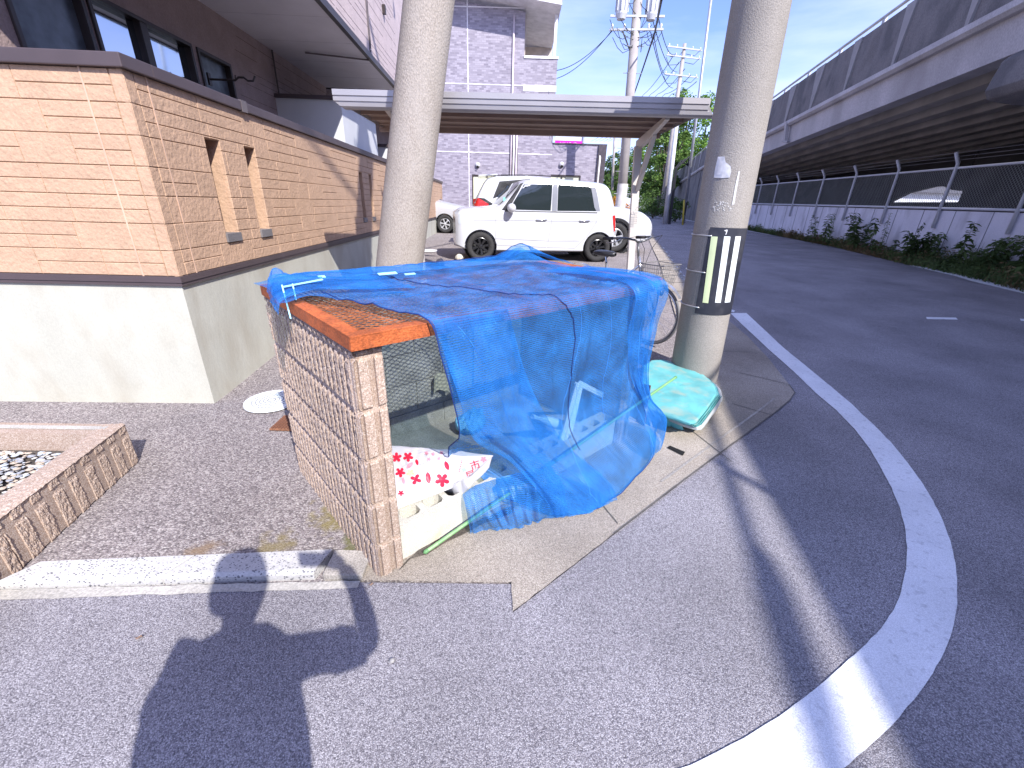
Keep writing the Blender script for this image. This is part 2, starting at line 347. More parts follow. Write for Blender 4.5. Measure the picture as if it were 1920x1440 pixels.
for k in range(9): mb.box((-1.53, 2.48 + k * .02, .009), (.19, .006, .006)); mb.box((-1.61 + k * .02, 2.56, .0085), (.004, .19, .005))
mb.build('bars', mat('rust_dark', (.17, .075, .045), .85), t); local(t)
# little stones, leaves and grit
M_peb = mat('pebble', (.30, .29, .28), .8, var=.4, vscale=9)
for (px, py, s, lb) in [(262, 1198, .018, 'brown crumpled leaf lying on the pale asphalt'), (257, 1061, .012, 'dark round pebble on the white kerb stone'), (735, 1240, .010, 'pale small pebble on the asphalt right of the elbow shadow'), (697, 1098, .015, 'curled dry leaf by the foot of the block pillar')]:
    p = G(px, py); mb = MB()
    if 'leaf' in lb: mb.grid(lambda u, v: p + Vector(((u - .5) * s * 1.6, (v - .5) * s * (1 - abs(u - .5) * 1.6), .006 + .008 * math.cos(v * 3) * abs(u - .5) + .006 * u)), 6, 5)
    else: mb.lathe([(0, .0), (s * .9, s * .3), (s, s * .6), (s * .6, s), (0, s * 1.1)], p + Vector((0, 0, .0 if py != 1061 else .032)), n=8)
    tag(mb.build('leaf' if 'leaf' in lb else 'pebble', M_peb if 'leaf' not in lb else mat('dry_leaf', (.3, .2, .14), .8), smooth=True), lb, 'leaf' if 'leaf' in lb else 'pebble')
# ================================================================ BLOCK ENCLOSURE
ang = R_(42.5); EV = Vector((math.cos(ang), math.sin(ang), 0)); WV = Vector((-EV.y, EV.x, 0)); EO = Vector((-.525, 1.27, 0)); ZV = Vector((0, 0, 1))
def E(a, b, c): return EO + EV * a + WV * b + ZV * c
EAX = (EV, WV, ZV)
M_rib = stones('split_block_brown', (.40, .30, .235), (.29, .21, .16), (.56, .48, .41), sc=260, bump=.12, contrast=.2, blot=.06)
M_blk = mat('grey_block', (.44, .41, .37), .9, var=.18, vscale=7, fine=.35, fscale=220, bump=.6, bscale=200, dirt=(.20, .19, .17), dscale=3, damt=.5)
M_mort = mat('mortar', (.46, .44, .41), .9, fine=.2, fscale=100, bump=.4)
def ribprof(u, amp=.013, per=.049, face=False):
    """height of split rib at distance u along the course"""
    x = (u % per) / per
    if face:
        if x < .40: return -.006 - .0045 * (.5 + .5 * math.cos((x - .02) / .38 * 2 * math.pi * 3))
        return None
    if x < .26: return -amp * 1.6
    if x < .31: return -amp * 1.6 + (x - .26) / .05 * amp * 1.3
    if x < .46: return -amp * .25 - .0028 * (.5 + .5 * math.cos((x - .30) / .16 * 2 * math.pi * 2))
    return None
def ribbed(mb, P, U, V, Nn, lu, lv, course=.2, seed=0, per=.049, du=.0029, dv=.0075, blk=.4, rough=.010, face=False):
    """ribbed split-face skin starting at P spanning U*lu, V*lv, bulging along Nn"""
    nu = int(lu / du); nv = int(lv / dv)
    def fn(a, b):
        u = a * lu; v = b * lv
        h = ribprof(u + (seed * .013 if not face else 0), per=per, face=face)
        if h is None:
            q = Vector((u * 75, v * 42, seed * 3.1)); n1 = mnoise.noise(q) ; n2 = mnoise.noise(q * 2.6)
            h = .001 + rough * .34 * n1 + rough * .30 * n2
        else:
            h += .0012 * mnoise.noise(Vector((u * 90, v * 90, seed)))
        row = int(v / course); uo = (row % 2) * blk / 2
        dj = min(v % course, course - v % course)
        dk = min((u + uo) % blk, blk - (u + uo) % blk)
        if dj < .006: h = min(h, -.012 + .0 * u)
        elif dj < .014: h -= .004
        if dk < .004: h = min(h, -.018)
        ed = min(u, lu - u, lv - v)
        if ed < .007: h -= (.007 - ed) * 1.2
        return P + U * u + V * v + Nn * h
    mb.grid(fn, nu, nv)
enc = thing('block_enclosure', 'open rubbish enclosure of ribbed brown block walls at the street corner under the blue net', 'rubbish enclosure', EO)
H_ = 1.0; T_ = .115
mb = MB(); mb.bx(.010, T_ - .002, .010, 1.04, -.05, H_ - .006)
core = [E(*v) for v in mb.v]; c2 = MB(); c2.v = [tuple(v) for v in core]; c2.f = mb.f; c2.m = mb.m
ribbed(c2, E(0, 1.04, -.03), -WV, ZV, -EV, 1.04, H_ + .03 - .0, seed=1)
ribbed(c2, E(0, 0, -.03), EV, ZV, -WV, T_, H_ + .03, seed=2, per=.0575, du=.0012, dv=.005, rough=.006, face=True)
# rough top
c2.grid(lambda a, b: E(a * T_, b * 1.04, H_ + .004 * mnoise.noise(Vector((a * 9, b * 90, 2))) - .005 * (abs(a - .5) * 2) ** 6), 16, 120)
o = c2.build('side_wall', M_rib, enc, fix=False)
# right side wall (outer front corner shows)
mb = MB(); mb.box(E(1.72, .53, .475), (.10, 1.02, 1.03), EAX)
ribbed(mb, E(1.665, 0, -.03), EV, ZV, -WV, T_, H_ + .03, seed=5, per=.0575, du=.003, dv=.01, face=True)
ribbed(mb, E(1.78, 0, -.03), WV, ZV, EV, 1.04, H_ + .03, seed=6, du=.006, dv=.02)
mb.build('side_wall', M_rib, enc, fix=False)
# back wall of grey blocks with pale joints
mb = MB(); mb.box(E(.89, 1.0, .47), (1.54, .085, 1.02), EAX, 1)
for r in range(5):
    z0 = r * .2 - .0; x = T_ - (.2 if r % 2 else 0) + .03
    while x < 1.66:
        a = max(x + .004, T_ + .003); b = min(x + .396, 1.662)
        if b - a > .03: mb.box(E((a + b) / 2, 1.0, z0 + .1 - .02), (b - a, .1 + random.uniform(0, .003), .192), EAX, 0)
        x += .4
mb.build('back_wall', [M_blk, M_mort], enc, bevel=.002)
mb = MB(); mb.box(E(.89, .55, -.01), (1.56, 1.0, .09), EAX)
for k in range(4): mb.box(E(.31 + k * .385, .55, .031), (.37, .86, .01), EAX)
mb.build('floor_slab', mat('floor_concrete', (.42, .385, .33), .9, var=.2, vscale=5, fine=.25, fscale=160, bump=.4, dirt=(.24, .21, .18), dscale=4, damt=.6), enc, bevel=.003)
local(enc)
# hollow blocks lying along the open front
M_hol = mat('hollow_block', (.60, .58, .50), .9, var=.1, vscale=9, fine=.22, fscale=200, bump=.5, bscale=240, dirt=(.55, .42, .24), dscale=9, damt=.5)
def hollow(a0, b0, L=.39, rz=0., z=0., label=''):
    th = .12; h = .19; mb = MB(); hw = .042
    xs = [0, .033, .033 + .088, .151, .151 + .088, .269, .269 + .088, L]
    # solid between holes, front and back shells
    mb.bx(0, L, 0, .024, 0, h); mb.bx(0, L, th - .024, th, 0, h)
    for i in range(4): mb.bx(xs[2 * i], xs[2 * i + 1], .024, th - .024, 0, h)
    mb.bx(.02, L - .02, .03, th - .03, .0, .03)
    for i in range(3):
        x0, x1 = xs[2 * i + 1], xs[2 * i + 2]
        for (cx, cy, sx, sy) in [(x0, .024, 1, 1), (x1, .024, -1, 1), (x0, th - .024, 1, -1), (x1, th - .024, -1, -1)]:
            mb.prism([(cx, cy, .02), (cx + sx * .016, cy, .02), (cx, cy + sy * .016, .02)], (0, 0, h - .02))
    o = mb.build('concrete_block', M_hol)
    b = bmesh.new(); b.from_mesh(o.data); bmesh.ops.remove_doubles(b, verts=b.verts, dist=1e-5); b.to_mesh(o.data); b.free()
    M4 = Matrix((EV, WV, ZV)).transposed().to_4x4()
    o.matrix_world = Matrix.Translation(E(a0, b0, z)) @ M4 @ Matrix.Rotation(rz, 4, 'Z')
    return tag(o, label, 'concrete block', 'hollow concrete blocks across the enclosure mouth')
hollow(.125, .03, label='pale hollow concrete block beside the brown pillar with its holes uncovered, under the flowered bag')
hollow(.517, .03, label='hollow concrete block under the net, second from the brown pillar')
hollow(.909, .03, label='hollow concrete block under the net, in the middle of the row')
hollow(1.301, .03, L=.36, label='hollow concrete block under the net against the right side wall')
# rusty angle-iron lid with expanded metal
M_rust = mat('rust_orange', (.47, .115, .032), .75, var=.22, vscale=9, fine=.25, fscale=110, bump=.5, bscale=150, dirt=(.25, .075, .03), dscale=22, damt=.5, dpos=(.5, .66))
lid = thing('mesh_lid', 'rust orange steel frame lid with diamond mesh lying on top of the block walls', 'mesh lid', E(0, 0, 1.0))
mb = MB(); LA, LB, LC, LD = (-.005, -.03), (1.785, -.03), (2.0, 1.05), (-.005, 1.05); zt = 1.056; wd = .052; tk = .006
def lb(a0, a1, b0, b1, z0, z1): mb.box(E((a0 + a1) / 2, (b0 + b1) / 2, (z0 + z1) / 2), (a1 - a0, b1 - b0, z1 - z0), EAX)
lb(-.005, 1.785, -.03, -.03 + wd, zt - tk, zt); lb(-.005, 1.785, 1.05 - wd, 1.05, zt - tk, zt)
lb(-.005, -.005 + wd, -.03 + wd, 1.05 - wd, zt - tk, zt + .0015); lb(2.0 - wd, 1.785, -.03 + wd, 1.05 - wd, zt - tk, zt + .0015)
lb(-.004, 1.784, -.0295, -.0295 + tk, zt - .05, zt - tk); lb(-.004, 1.784, 1.0435, 1.0495, zt - .05, zt - tk)
lb(-.0045, -.0045 + tk, -.023, 1.043, zt - .05, zt - tk); lb(1.778, 1.784, -.023, 1.043, zt - .05, zt - tk)
lb(.87, .91, -.02, 1.04, zt - .03, zt - tk - .001)
mb.build('frame', M_rust, lid, bevel=.0015)
# expanded metal: two families of slanted strands
mb = MB(); cw, chh = .030, .052
za = zt - .011
a0, a1, b0, b1 = .03, 1.75, .01, 1.01
def clip(p, d):
    t0, t1 = -9, 9
    for (q, v, lo, hi) in ((p[0], d[0], a0, a1), (p[1], d[1], b0, b1)):
        ta, tb = (lo - q) / v, (hi - q) / v
        if ta > tb: ta, tb = tb, ta
        t0 = max(t0, ta); t1 = min(t1, tb)
    return (t0, t1) if t1 - t0 > .01 else None
for sgn in (1, -1):
    d = Vector((chh * sgn, cw)).normalized(); k = -60
    for k in range(-70, 130):
        c = clip((k * chh, .01 + (0 if sgn > 0 else 0)), d)
        if not c: continue
        A_ = E(k * chh + d.x * c[0], .01 + d.y * c[0], za); B_ = E(k * chh + d.x * c[1], .01 + d.y * c[1], za)
        mb.bar(A_, B_, .0029, .0028 if sgn > 0 else .0025)
mb.build('mesh_panel', mat('rust_mesh', (.36, .115, .04), .8, var=.3, vscale=12, fine=.3, fscale=90), lid); local(lid)

# ================================================================ BLUE NET OVER THE ENCLOSURE
def net_material(name, col, alpha, pitch=215.):
    m = bpy.data.materials.new(name); m.use_nodes = True; t = m.node_tree; L = t.links
    for n in list(t.nodes): t.nodes.remove(n)
    out = nn(t, 'ShaderNodeOutputMaterial'); mixs = nn(t, 'ShaderNodeMixShader'); tr = nn(t, 'ShaderNodeBsdfTransparent'); tr.inputs[0].default_value = (.74, .88, .90, 1)
    df = nn(t, 'ShaderNodeBsdfDiffuse'); tl = nn(t, 'ShaderNodeBsdfTranslucent'); gl = nn(t, 'ShaderNodeBsdfGlossy'); gl.inputs['Roughness'].default_value = .38
    m1 = nn(t, 'ShaderNodeMixShader'); m1.inputs[0].default_value = .35; m2 = nn(t, 'ShaderNodeMixShader'); m2.inputs[0].default_value = .03
    uv = nn(t, 'ShaderNodeUVMap'); nz = nn(t, 'ShaderNodeTexNoise'); nz.inputs['Scale'].default_value = 7; nz.inputs['Detail'].default_value = 5; L.new(uv.outputs[0], nz.inputs['Vector'])
    wv = nn(t, 'ShaderNodeTexWave'); wv.bands_direction = 'Y'; wv.inputs['Scale'].default_value = pitch / 6.28 * 1.0; wv.inputs['Distortion'].default_value = 2.2; wv.inputs['Detail'].default_value = 2; wv.inputs['Detail Scale'].default_value = 3
    L.new(uv.outputs[0], wv.inputs['Vector'])
    nf = nn(t, 'ShaderNodeTexNoise'); nf.inputs['Scale'].default_value = 190; nf.inputs['Detail'].default_value = 1; L.new(uv.outputs[0], nf.inputs['Vector'])
    a = nn(t, 'ShaderNodeMath', operation='MULTIPLY_ADD'); L.new(wv.outputs['Fac'], a.inputs[0]); a.inputs[1].default_value = .34; a.inputs[2].default_value = alpha - .17
    b = nn(t, 'ShaderNodeMath', operation='MULTIPLY_ADD'); L.new(nf.outputs['Fac'], b.inputs[0]); b.inputs[1].default_value = .7; L.new(a.outputs[0], b.inputs[2])
    c = nn(t, 'ShaderNodeMath', operation='MULTIPLY_ADD'); L.new(nz.outputs['Fac'], c.inputs[0]); c.inputs[1].default_value = .3; L.new(b.outputs[0], c.inputs[2])
    d = nn(t, 'ShaderNodeMath', operation='SUBTRACT', use_clamp=True); L.new(c.outputs[0], d.inputs[0]); d.inputs[1].default_value = .5
    L.new(d.outputs[0], mixs.inputs[0])
    rr = nn(t, 'ShaderNodeValToRGB'); rr.color_ramp.elements[0].position = .35; rr.color_ramp.elements[1].position = .7
    rr.color_ramp.elements[0].color = tuple(x * .75 for x in col) + (1,); rr.color_ramp.elements[1].color = tuple(min(1, x * 1.3) for x in col) + (1,)
    L.new(nz.outputs['Fac'], rr.inputs[0])
    for s_ in (df, tl): L.new(rr.outputs[0], s_.inputs['Color'])
    gl.inputs['Color'].default_value = (.55, .75, 1, 1)
    L.new(df.outputs[0], m1.inputs[1]); L.new(tl.outputs[0], m1.inputs[2]); L.new(m1.outputs[0], m2.inputs[1]); L.new(gl.outputs[0], m2.inputs[2])
    L.new(tr.outputs[0], mixs.inputs[1]); L.new(m2.outputs[0], mixs.inputs[2]); L.new(mixs.outputs[0], out.inputs[0])
    return m
M_net = net_material('blue_knit_net', (.04, .27, .82), .46)
M_netd = mat('net_cord', (.01, .035, .16), .8)
M_netl = mat('net_tag_lightblue', (.35, .72, .85), .6)
def crm(P, t):
    """Catmull-Rom through list P (vectors), t in 0..1"""
    n = len(P) - 1; x = min(max(t, 0), 1) * n; i = min(int(x), n - 1); f = x - i
    a = P[max(i - 1, 0)]; b = P[i]; c = P[i + 1]; d = P[min(i + 2, n)]
    return .5 * ((2 * b) + (c - a) * f + (2 * a - 5 * b + 4 * c - d) * f * f + (3 * b - a - 3 * c + d) * f ** 3)
def netgrid(rows, nu, nv, fold, uvscale, seed=0):
    rows = [[Vector(p) for p in r] for r in rows]; pts = np.zeros((nv + 1, nu + 1, 3))
    for i in range(nu + 1):
        col = [crm(r, i / nu) for r in rows]
        for j in range(nv + 1): pts[j, i] = crm(col, j / nv)
    du = np.gradient(pts, axis=1); dv = np.gradient(pts, axis=0); nrm = np.cross(dv, du); nrm /= np.linalg.norm(nrm, axis=2, keepdims=True) + 1e-9
    # keep the fold direction outward: up on the lid, towards the street in front
    sgn = np.sign(nrm[..., 2] * 1.0 - nrm[..., 1] * 1.0); sgn[sgn == 0] = 1; nrm *= sgn[..., None]
    for j in range(nv + 1):
        for i in range(nu + 1): pts[j, i] += nrm[j, i] * fold(i / nu, j / nv, pts[j, i])
    return pts
def ridge(x): return (1 - abs(2 * (x - math.floor(x)) - 1)) ** 1.6
TOPN = 6 / 13.
def fold_main(s, t, p):
    a, b, z = p
    if t < TOPN:
        n = mnoise.noise(Vector((a * 3.2 + b * 2.5, b * 9 - a * 3, 1.))) ; n2 = mnoise.noise(Vector((a * 7 - b * 4, b * 22, 4.)))
        k = .015 * abs(n) + .012 * abs(n2)
        return k
    f = (t - TOPN) / (1 - TOPN); A = .010 + .030 * min(1, f * 1.6)
    w = s + .07 * math.sin(f * 2.4 + 1) * (1 - s) + .02 * math.sin(9 * s)
    n = mnoise.noise(Vector((w * 9., f * 1.3, 3.))); n2 = mnoise.noise(Vector((w * 26., f * 2.6, 8.))); n3 = mnoise.noise(Vector((w * 60., f * 7, 5.)))
    n4 = mnoise.noise(Vector((a * 11 + z * 14, z * 5, 11.)))
    # long diagonal creases running from the lid corner to the hem, and slack swags between them
    cr_ = 0
    for (s0, s1, wd_, am) in ((.12, .42, .05, .030), (.46, .50, .035, .020), (.62, .44, .045, .018), (.80, .86, .04, .022), (.30, .62, .03, .014)):
        c_ = s0 + (s1 - s0) * f; cr_ += am * math.exp(-((s - c_) / wd_) ** 2) * min(1, f * 3) * (1 - .4 * f)
    hem = max(0, (f - .72) / .28)
    return A * (n * .8 + .25 * abs(n2) + .10 * n3) * (1 - .45 * hem) + .007 * n4 * f + cr_
rows = [
 [(-.04,1.00,1.085),(.22,1.06,1.10),(.55,1.07,1.10),(.95,1.05,1.10),(1.35,1.02,1.12),(1.62,.99,1.15),(1.80,1.06,1.09),(2.03,1.06,1.075)],
 [(-.11,.80,1.09),(.18,.90,1.12),(.52,.93,1.085),(.95,.91,1.09),(1.32,.90,1.10),(1.585,.87,1.145),(1.76,.88,1.085),(2.03,.88,1.075)],
 [(-.09,.50,1.075),(.15,.68,1.10),(.50,.75,1.075),(.90,.73,1.07),(1.28,.72,1.075),(1.53,.72,1.13),(1.73,.70,1.075),(2.025,.70,1.07)],
 [(.06,.48,1.085),(.24,.54,1.082),(.50,.56,1.065),(.86,.55,1.06),(1.22,.54,1.062),(1.46,.54,1.085),(1.72,.52,1.065),(2.02,.52,1.068)],
 [(.155,.34,1.075),(.28,.38,1.072),(.50,.38,1.062),(.84,.37,1.06),(1.18,.36,1.06),(1.42,.35,1.07),(1.72,.34,1.064),(2.02,.34,1.068)],
 [(.215,.12,1.075),(.31,.14,1.072),(.50,.14,1.062),(.82,.13,1.062),(1.16,.13,1.06),(1.42,.13,1.065),(1.72,.13,1.064),(2.02,.14,1.068)],
 [(.27,-.040,1.066),(.35,-.044,1.067),(.51,-.045,1.063),(.80,-.045,1.063),(1.14,-.045,1.062),(1.42,-.045,1.063),(1.72,-.045,1.064),(2.03,-.04,1.066)],
 [(.325,-.075,.93),(.41,-.085,.93),(.54,-.07,.93),(.80,-.055,.93),(1.13,-.055,.92),(1.42,-.055,.92),(1.74,-.055,.92),(2.045,-.05,.93)],
 [(.365,-.075,.77),(.46,-.11,.77),(.57,-.08,.77),(.80,-.06,.77),(1.11,-.06,.76),(1.42,-.06,.76),(1.74,-.06,.76),(2.045,-.045,.77)],
 [(.405,-.06,.58),(.50,-.12,.58),(.61,-.085,.58),(.82,-.065,.58),(1.10,-.06,.58),(1.40,-.06,.58),(1.72,-.06,.58),(2.03,-.045,.56)],
 [(.45,-.05,.40),(.55,-.125,.40),(.66,-.10,.40),(.85,-.08,.40),(1.10,-.08,.40),(1.38,-.08,.40),(1.70,-.08,.40),(2.00,-.06,.38)],
 [(.52,-.06,.27),(.62,-.14,.26),(.72,-.15,.25),(.90,-.16,.24),(1.12,-.15,.25),(1.38,-.13,.26),(1.66,-.13,.30),(1.90,-.09,.31)],
 [(.62,-.09,.15),(.69,-.17,.13),(.79,-.23,.12),(.94,-.26,.12),(1.14,-.27,.12),(1.40,-.26,.13),(1.66,-.24,.15),(1.95,-.12,.17)],
 [(.70,-.12,.018),(.75,-.17,.016),(.83,-.23,.016),(.97,-.285,.016),(1.16,-.315,.016),(1.42,-.30,.016),(1.70,-.235,.018),(1.98,-.08,.03)],
]
rows[10][:3] = [(.45, .10, .40), (.55, .05, .40), (.66, -.04, .40)]
rows[11][:3] = [(.50, .14, .28), (.61, .08, .27), (.73, -.06, .25)]
rows[12][:3] = [(.58, .10, .215), (.67, .02, .20), (.79, -.15, .14)]
rows[13][:3] = [(.64, .0, .10), (.72, -.06, .06), (.83, -.2, .016)]
top_ = [
 [(-.04,1.00,1.07),(.22,1.06,1.085),(.50,1.07,1.085),(.85,1.06,1.085),(1.20,1.06,1.085),(1.48,1.06,1.095),(1.70,1.04,1.155),(1.81,1.05,1.08)],
 [(-.03,.78,1.075),(.18,.90,1.10),(.50,.93,1.075),(.85,.91,1.072),(1.18,.90,1.075),(1.42,.90,1.085),(1.62,.88,1.135),(1.81,.88,1.068)],
 [(-.055,.50,1.07),(.15,.68,1.085),(.48,.75,1.07),(.82,.73,1.066),(1.12,.72,1.068),(1.34,.70,1.085),(1.52,.70,1.10),(1.81,.70,1.066)],
 [(.06,.48,1.08),(.24,.54,1.078),(.48,.56,1.065),(.80,.55,1.06),(1.06,.54,1.064),(1.26,.52,1.09),(1.46,.52,1.068),(1.81,.52,1.065)],
 [(.155,.34,1.075),(.28,.38,1.072),(.50,.38,1.062),(.78,.37,1.06),(1.00,.36,1.064),(1.18,.35,1.078),(1.42,.34,1.064),(1.81,.34,1.065)],
 [(.215,.12,1.075),(.31,.14,1.072),(.50,.14,1.062),(.77,.13,1.062),(.98,.13,1.064),(1.18,.13,1.066),(1.44,.13,1.064),(1.81,.14,1.066)],
 [(.27,-.040,1.066),(.35,-.044,1.067),(.51,-.045,1.063),(.76,-.045,1.063),(1.00,-.045,1.062),(1.22,-.045,1.063),(1.50,-.045,1.064),(1.81,-.04,1.066)]]
rows[:7] = top_
for r_ in range(7, 12):
    rows[r_][0] = (rows[r_][0][0] - (.03 if r_ < 11 else 0),) + rows[r_][0][1:]; k_ = .80 if r_ < 10 else (.86 if r_ == 10 else .95)
    rows[r_] = [(a if a < .8 else .8 + (a - .8) * k_, b, z) for a, b, z in rows[r_]]
P0 = netgrid(rows, 210, 240, fold_main, None)
rowsR = [[(1.66,.5,1.074),(1.78,.5,1.085),(1.90,.5,1.078),(2.035,.5,1.08)],[(1.70,-.06,1.07),(1.80,-.07,1.08),(1.92,-.06,1.075),(2.045,-.05,1.075)],[(1.72,-.075,.8),(1.84,-.085,.8),(1.95,-.075,.8),(2.06,-.055,.8)],[(1.80,-.08,.55),(1.88,-.095,.55),(1.96,-.085,.55),(2.045,-.05,.55)],[(1.90,-.10,.34),(1.94,-.11,.34),(1.98,-.10,.34),(2.02,-.08,.34)],[(1.80,-.20,.20),(1.92,-.22,.20),(2.02,-.18,.21),(2.08,-.08,.21)],[(1.72,-.25,.03),(1.90,-.22,.02),(2.03,-.14,.02),(2.12,-.02,.03)]]
def foldR(s, t, p): return .012 * mnoise.noise(Vector((s * 11, t * 2.5, 2))) + .010 * abs(mnoise.noise(Vector((s * 24, t * 4, 6)))) + .004
rowsR = [[(a - .235 + (.165 * min(1, max(0, (.45 - z) * 2.6))), b, z) for a, b, z in r_] for r_ in rowsR]
P1 = netgrid(rowsR, 60, 130, foldR, None)
rowsF = [[(.44,.02,.205),(.52,.02,.215),(.62,-.03,.24),(.74,-.09,.26),(.86,-.14,.26)],[(.43,-.010,.17),(.51,-.03,.18),(.62,-.09,.20),(.74,-.16,.20),(.88,-.20,.18)],[(.435,-.025,.09),(.52,-.06,.10),(.62,-.12,.11),(.73,-.18,.10),(.88,-.24,.09)],[(.44,-.035,.016),(.54,-.085,.016),(.63,-.155,.016),(.73,-.17,.016),(.90,-.25,.016)]]
def foldF(s, t, p): return (.015 + .03 * min(1, t * 2) * (1 if t < .9 else .5)) * (abs(mnoise.noise(Vector((s * 10, t * 1.6, 9)))) * 1.1 + .35 * mnoise.noise(Vector((s * 24, t * 5, 2)))) + .002
P2 = netgrid(rowsF, 90, 50, foldF, None)
rowsB = [[(.03,.99,1.075),(.06,.97,1.135),(.12,.99,1.095),(.3,1.05,1.09),(.6,1.07,1.085),(.9,1.07,1.085),(1.2,1.07,1.09),(1.5,1.07,1.10),(1.71,1.04,1.175),(1.82,1.02,1.10)],[(.0,.80,1.08),(.03,.84,1.125),(.10,.90,1.10),(.3,.97,1.09),(.6,1.0,1.085),(.9,.99,1.085),(1.2,.98,1.088),(1.46,.98,1.095),(1.68,.96,1.165),(1.82,.80,1.085)],[(-.05,.60,1.045),(-.02,.62,1.09),(.07,.72,1.10),(.28,.85,1.085),(.6,.88,1.075),(.9,.88,1.075),(1.2,.87,1.08),(1.44,.88,1.085),(1.64,.88,1.14),(1.815,.62,1.075)]]
def foldB(s, t, p): return .004 + .013 * abs(mnoise.noise(Vector((s * 22, t * 2.2, 3)))) + .010 * abs(mnoise.noise(Vector((s * 9 + t * 6, t * 6, 7))))
P3 = netgrid(rowsB, 150, 30, foldB, None)
rowsL = [[(-.03,.76,1.08),(.0,.80,1.12),(.08,.79,1.12),(.25,.78,1.10),(.5,.76,1.085)],[(-.06,.60,1.06),(-.03,.64,1.10),(.08,.66,1.115),(.25,.64,1.10),(.5,.62,1.08)],[(-.07,.47,1.03),(-.04,.50,1.075),(.08,.50,1.10),(.26,.46,1.09),(.5,.44,1.075)]]
def foldL(s, t, p): return .006 + .018 * abs(mnoise.noise(Vector((s * 5 + t * 3, t * 5, 33))))
P4 = netgrid(rowsL, 60, 40, foldL, None)
rowsD = [[(.275,-.055,1.069),(.40,-.055,1.069),(.52,-.055,1.068),(.62,-.055,1.066)],[(.325,-.11,.82),(.44,-.12,.82),(.57,-.10,.82),(.69,-.075,.82)],[(.41,-.10,.58),(.53,-.13,.58),(.66,-.11,.58),(.81,-.085,.58)],[(.60,-.10,.40),(.69,-.14,.38),(.82,-.14,.34),(.97,-.13,.34)],[(.76,-.20,.15),(.86,-.25,.14),(1.0,-.28,.14),(1.13,-.285,.14)],[(.82,-.22,.02),(.92,-.28,.02),(1.04,-.32,.02),(1.17,-.335,.02)]]
def foldD(s, t, p): return .008 + (.012 + .022 * t) * mnoise.noise(Vector((s * 6 + t * 1.5, t * 2., 19))) + .010 * abs(mnoise.noise(Vector((s * 15 - t * 3, t * 3, 4))))
P5 = netgrid(rowsD, 80, 150, foldD, None)
nv_, nf_, nuv = [], [], []
for P in (P0, P1, P2, P3, P4, P5):
    b = len(nv_); J, I, _ = P.shape
    dl = np.zeros((J, I)); dl[1:] = np.linalg.norm(np.diff(P, axis=0), axis=2); vv = np.cumsum(dl, axis=0)
    dl = np.zeros((J, I)); dl[:, 1:] = np.linalg.norm(np.diff(P, axis=1), axis=2); uu = np.cumsum(dl, axis=1).mean(axis=0)
    for j in range(J):
        for i in range(I):
            p = P[j, i]; z = max(p[2], .014 + .002 * (i % 3)); 
            nv_.append(tuple(E(p[0], p[1], z))); nuv.append((uu[i] + b * .001, vv[j, I // 2]))
    for j in range(J - 1):
        for i in range(I - 1): a = b + j * I + i; nf_.append((a, a + 1, a + I + 1, a + I))
me = bpy.data.meshes.new('net'); me.from_pydata(nv_, [], nf_); me.materials.append(M_net)
ul = me.uv_layers.new(name='UVMap'); li = np.zeros(len(me.loops), dtype=np.int32); me.loops.foreach_get('vertex_index', li)
ul.data.foreach_set('uv', np.array(nuv)[li].ravel().astype(np.float32)); me.polygons.foreach_set('use_smooth', [True] * len(me.polygons))
net = thing('net', 'big blue knitted mesh net draped over the rubbish enclosure and spilling onto the concrete', 'net', E(1, 0, 0))
o = bpy.data.objects.new('net_cloth', me); COL.objects.link(o); o.parent = net
mb = MB()
def onP(P, s, t): J, I, _ = P.shape; return E(*P[min(J - 1, int(t * (J - 1))), min(I - 1, int(s * (I - 1)))])
def cordline(P, L_, r=.0022, off=.004):
    pts = []
    for (s0, t0), (s1, t1) in zip(L_, L_[1:]):
        for k in range(12): f = k / 12; pts.append(onP(P, s0 + (s1 - s0) * f, t0 + (t1 - t0) * f) + ZV * off - WV * off)
    mb.tube(pts, r, 5)
cordline(P0, [(.30, .05), (.33, .2), (.42, .33), (.52, .44), (.56, .52), (.57, .72), (.56, .85)])
cordline(P0, [(.07, .22), (.0, .3), (.0, .45), (.0, .6), (.0, .8)], .0028, .001)
cordline(P0, [(.0, 1), (.2, 1), (.45, 1), (.7, 1), (1, 1)], .0025, .001)
cordline(P3, [(.55, 0), (.75, .0), (.85, 0), (.99, 0)], .0025)
mb.build('cord', M_netd, net)
mb = MB()
for L_ in ([(.14, .47), (.22, .60), (.33, .75), (.44, .88), (.50, .97)], [(.30, .47), (.33, .62), (.37, .80), (.45, .93)], [(.60, .47), (.57, .65), (.50, .80), (.47, .95)], [(.74, .47), (.745, .66), (.73, .84)], [(.86, .47), (.85, .62), (.88, .80), (.84, .95)]): cordline(P0, L_, .0010, .002)
cordline(P1, [(.3, .2), (.32, .5), (.5, .7)], .0010, .002); cordline(P1, [(.7, .2), (.66, .5), (.6, .7)], .0010, .002); mb.build('seam', mat('net_seam', (.05, .28, .78), .8), net)
for (s, t, L1, w_) in [(.30, .16, .10, .022), (.35, .17, .06, .016), (.16, .15, .03, .02)]:
    p = onP(P0, s, t) + ZV * .03; mb = MB(); mb.box(p, (L1, w_, .003), (EV, (WV + ZV * .3).normalized(), (ZV - WV * .3).normalized())); mb.build('tie', M_netl, net)
p = E(.03, .58, 1.125); mb = MB(); mb.box(p + EV * .03, (.16, .014, .004), ((EV + ZV * .1).normalized(), WV, ZV)); mb.bar(p - EV * .05, E(-.03, .50, 1.005), .005, .004); mb.bar(p - EV * .01, E(.01, .53, 1.07), .005, .004)
mb.build('tie', M_netl, net); local(net)
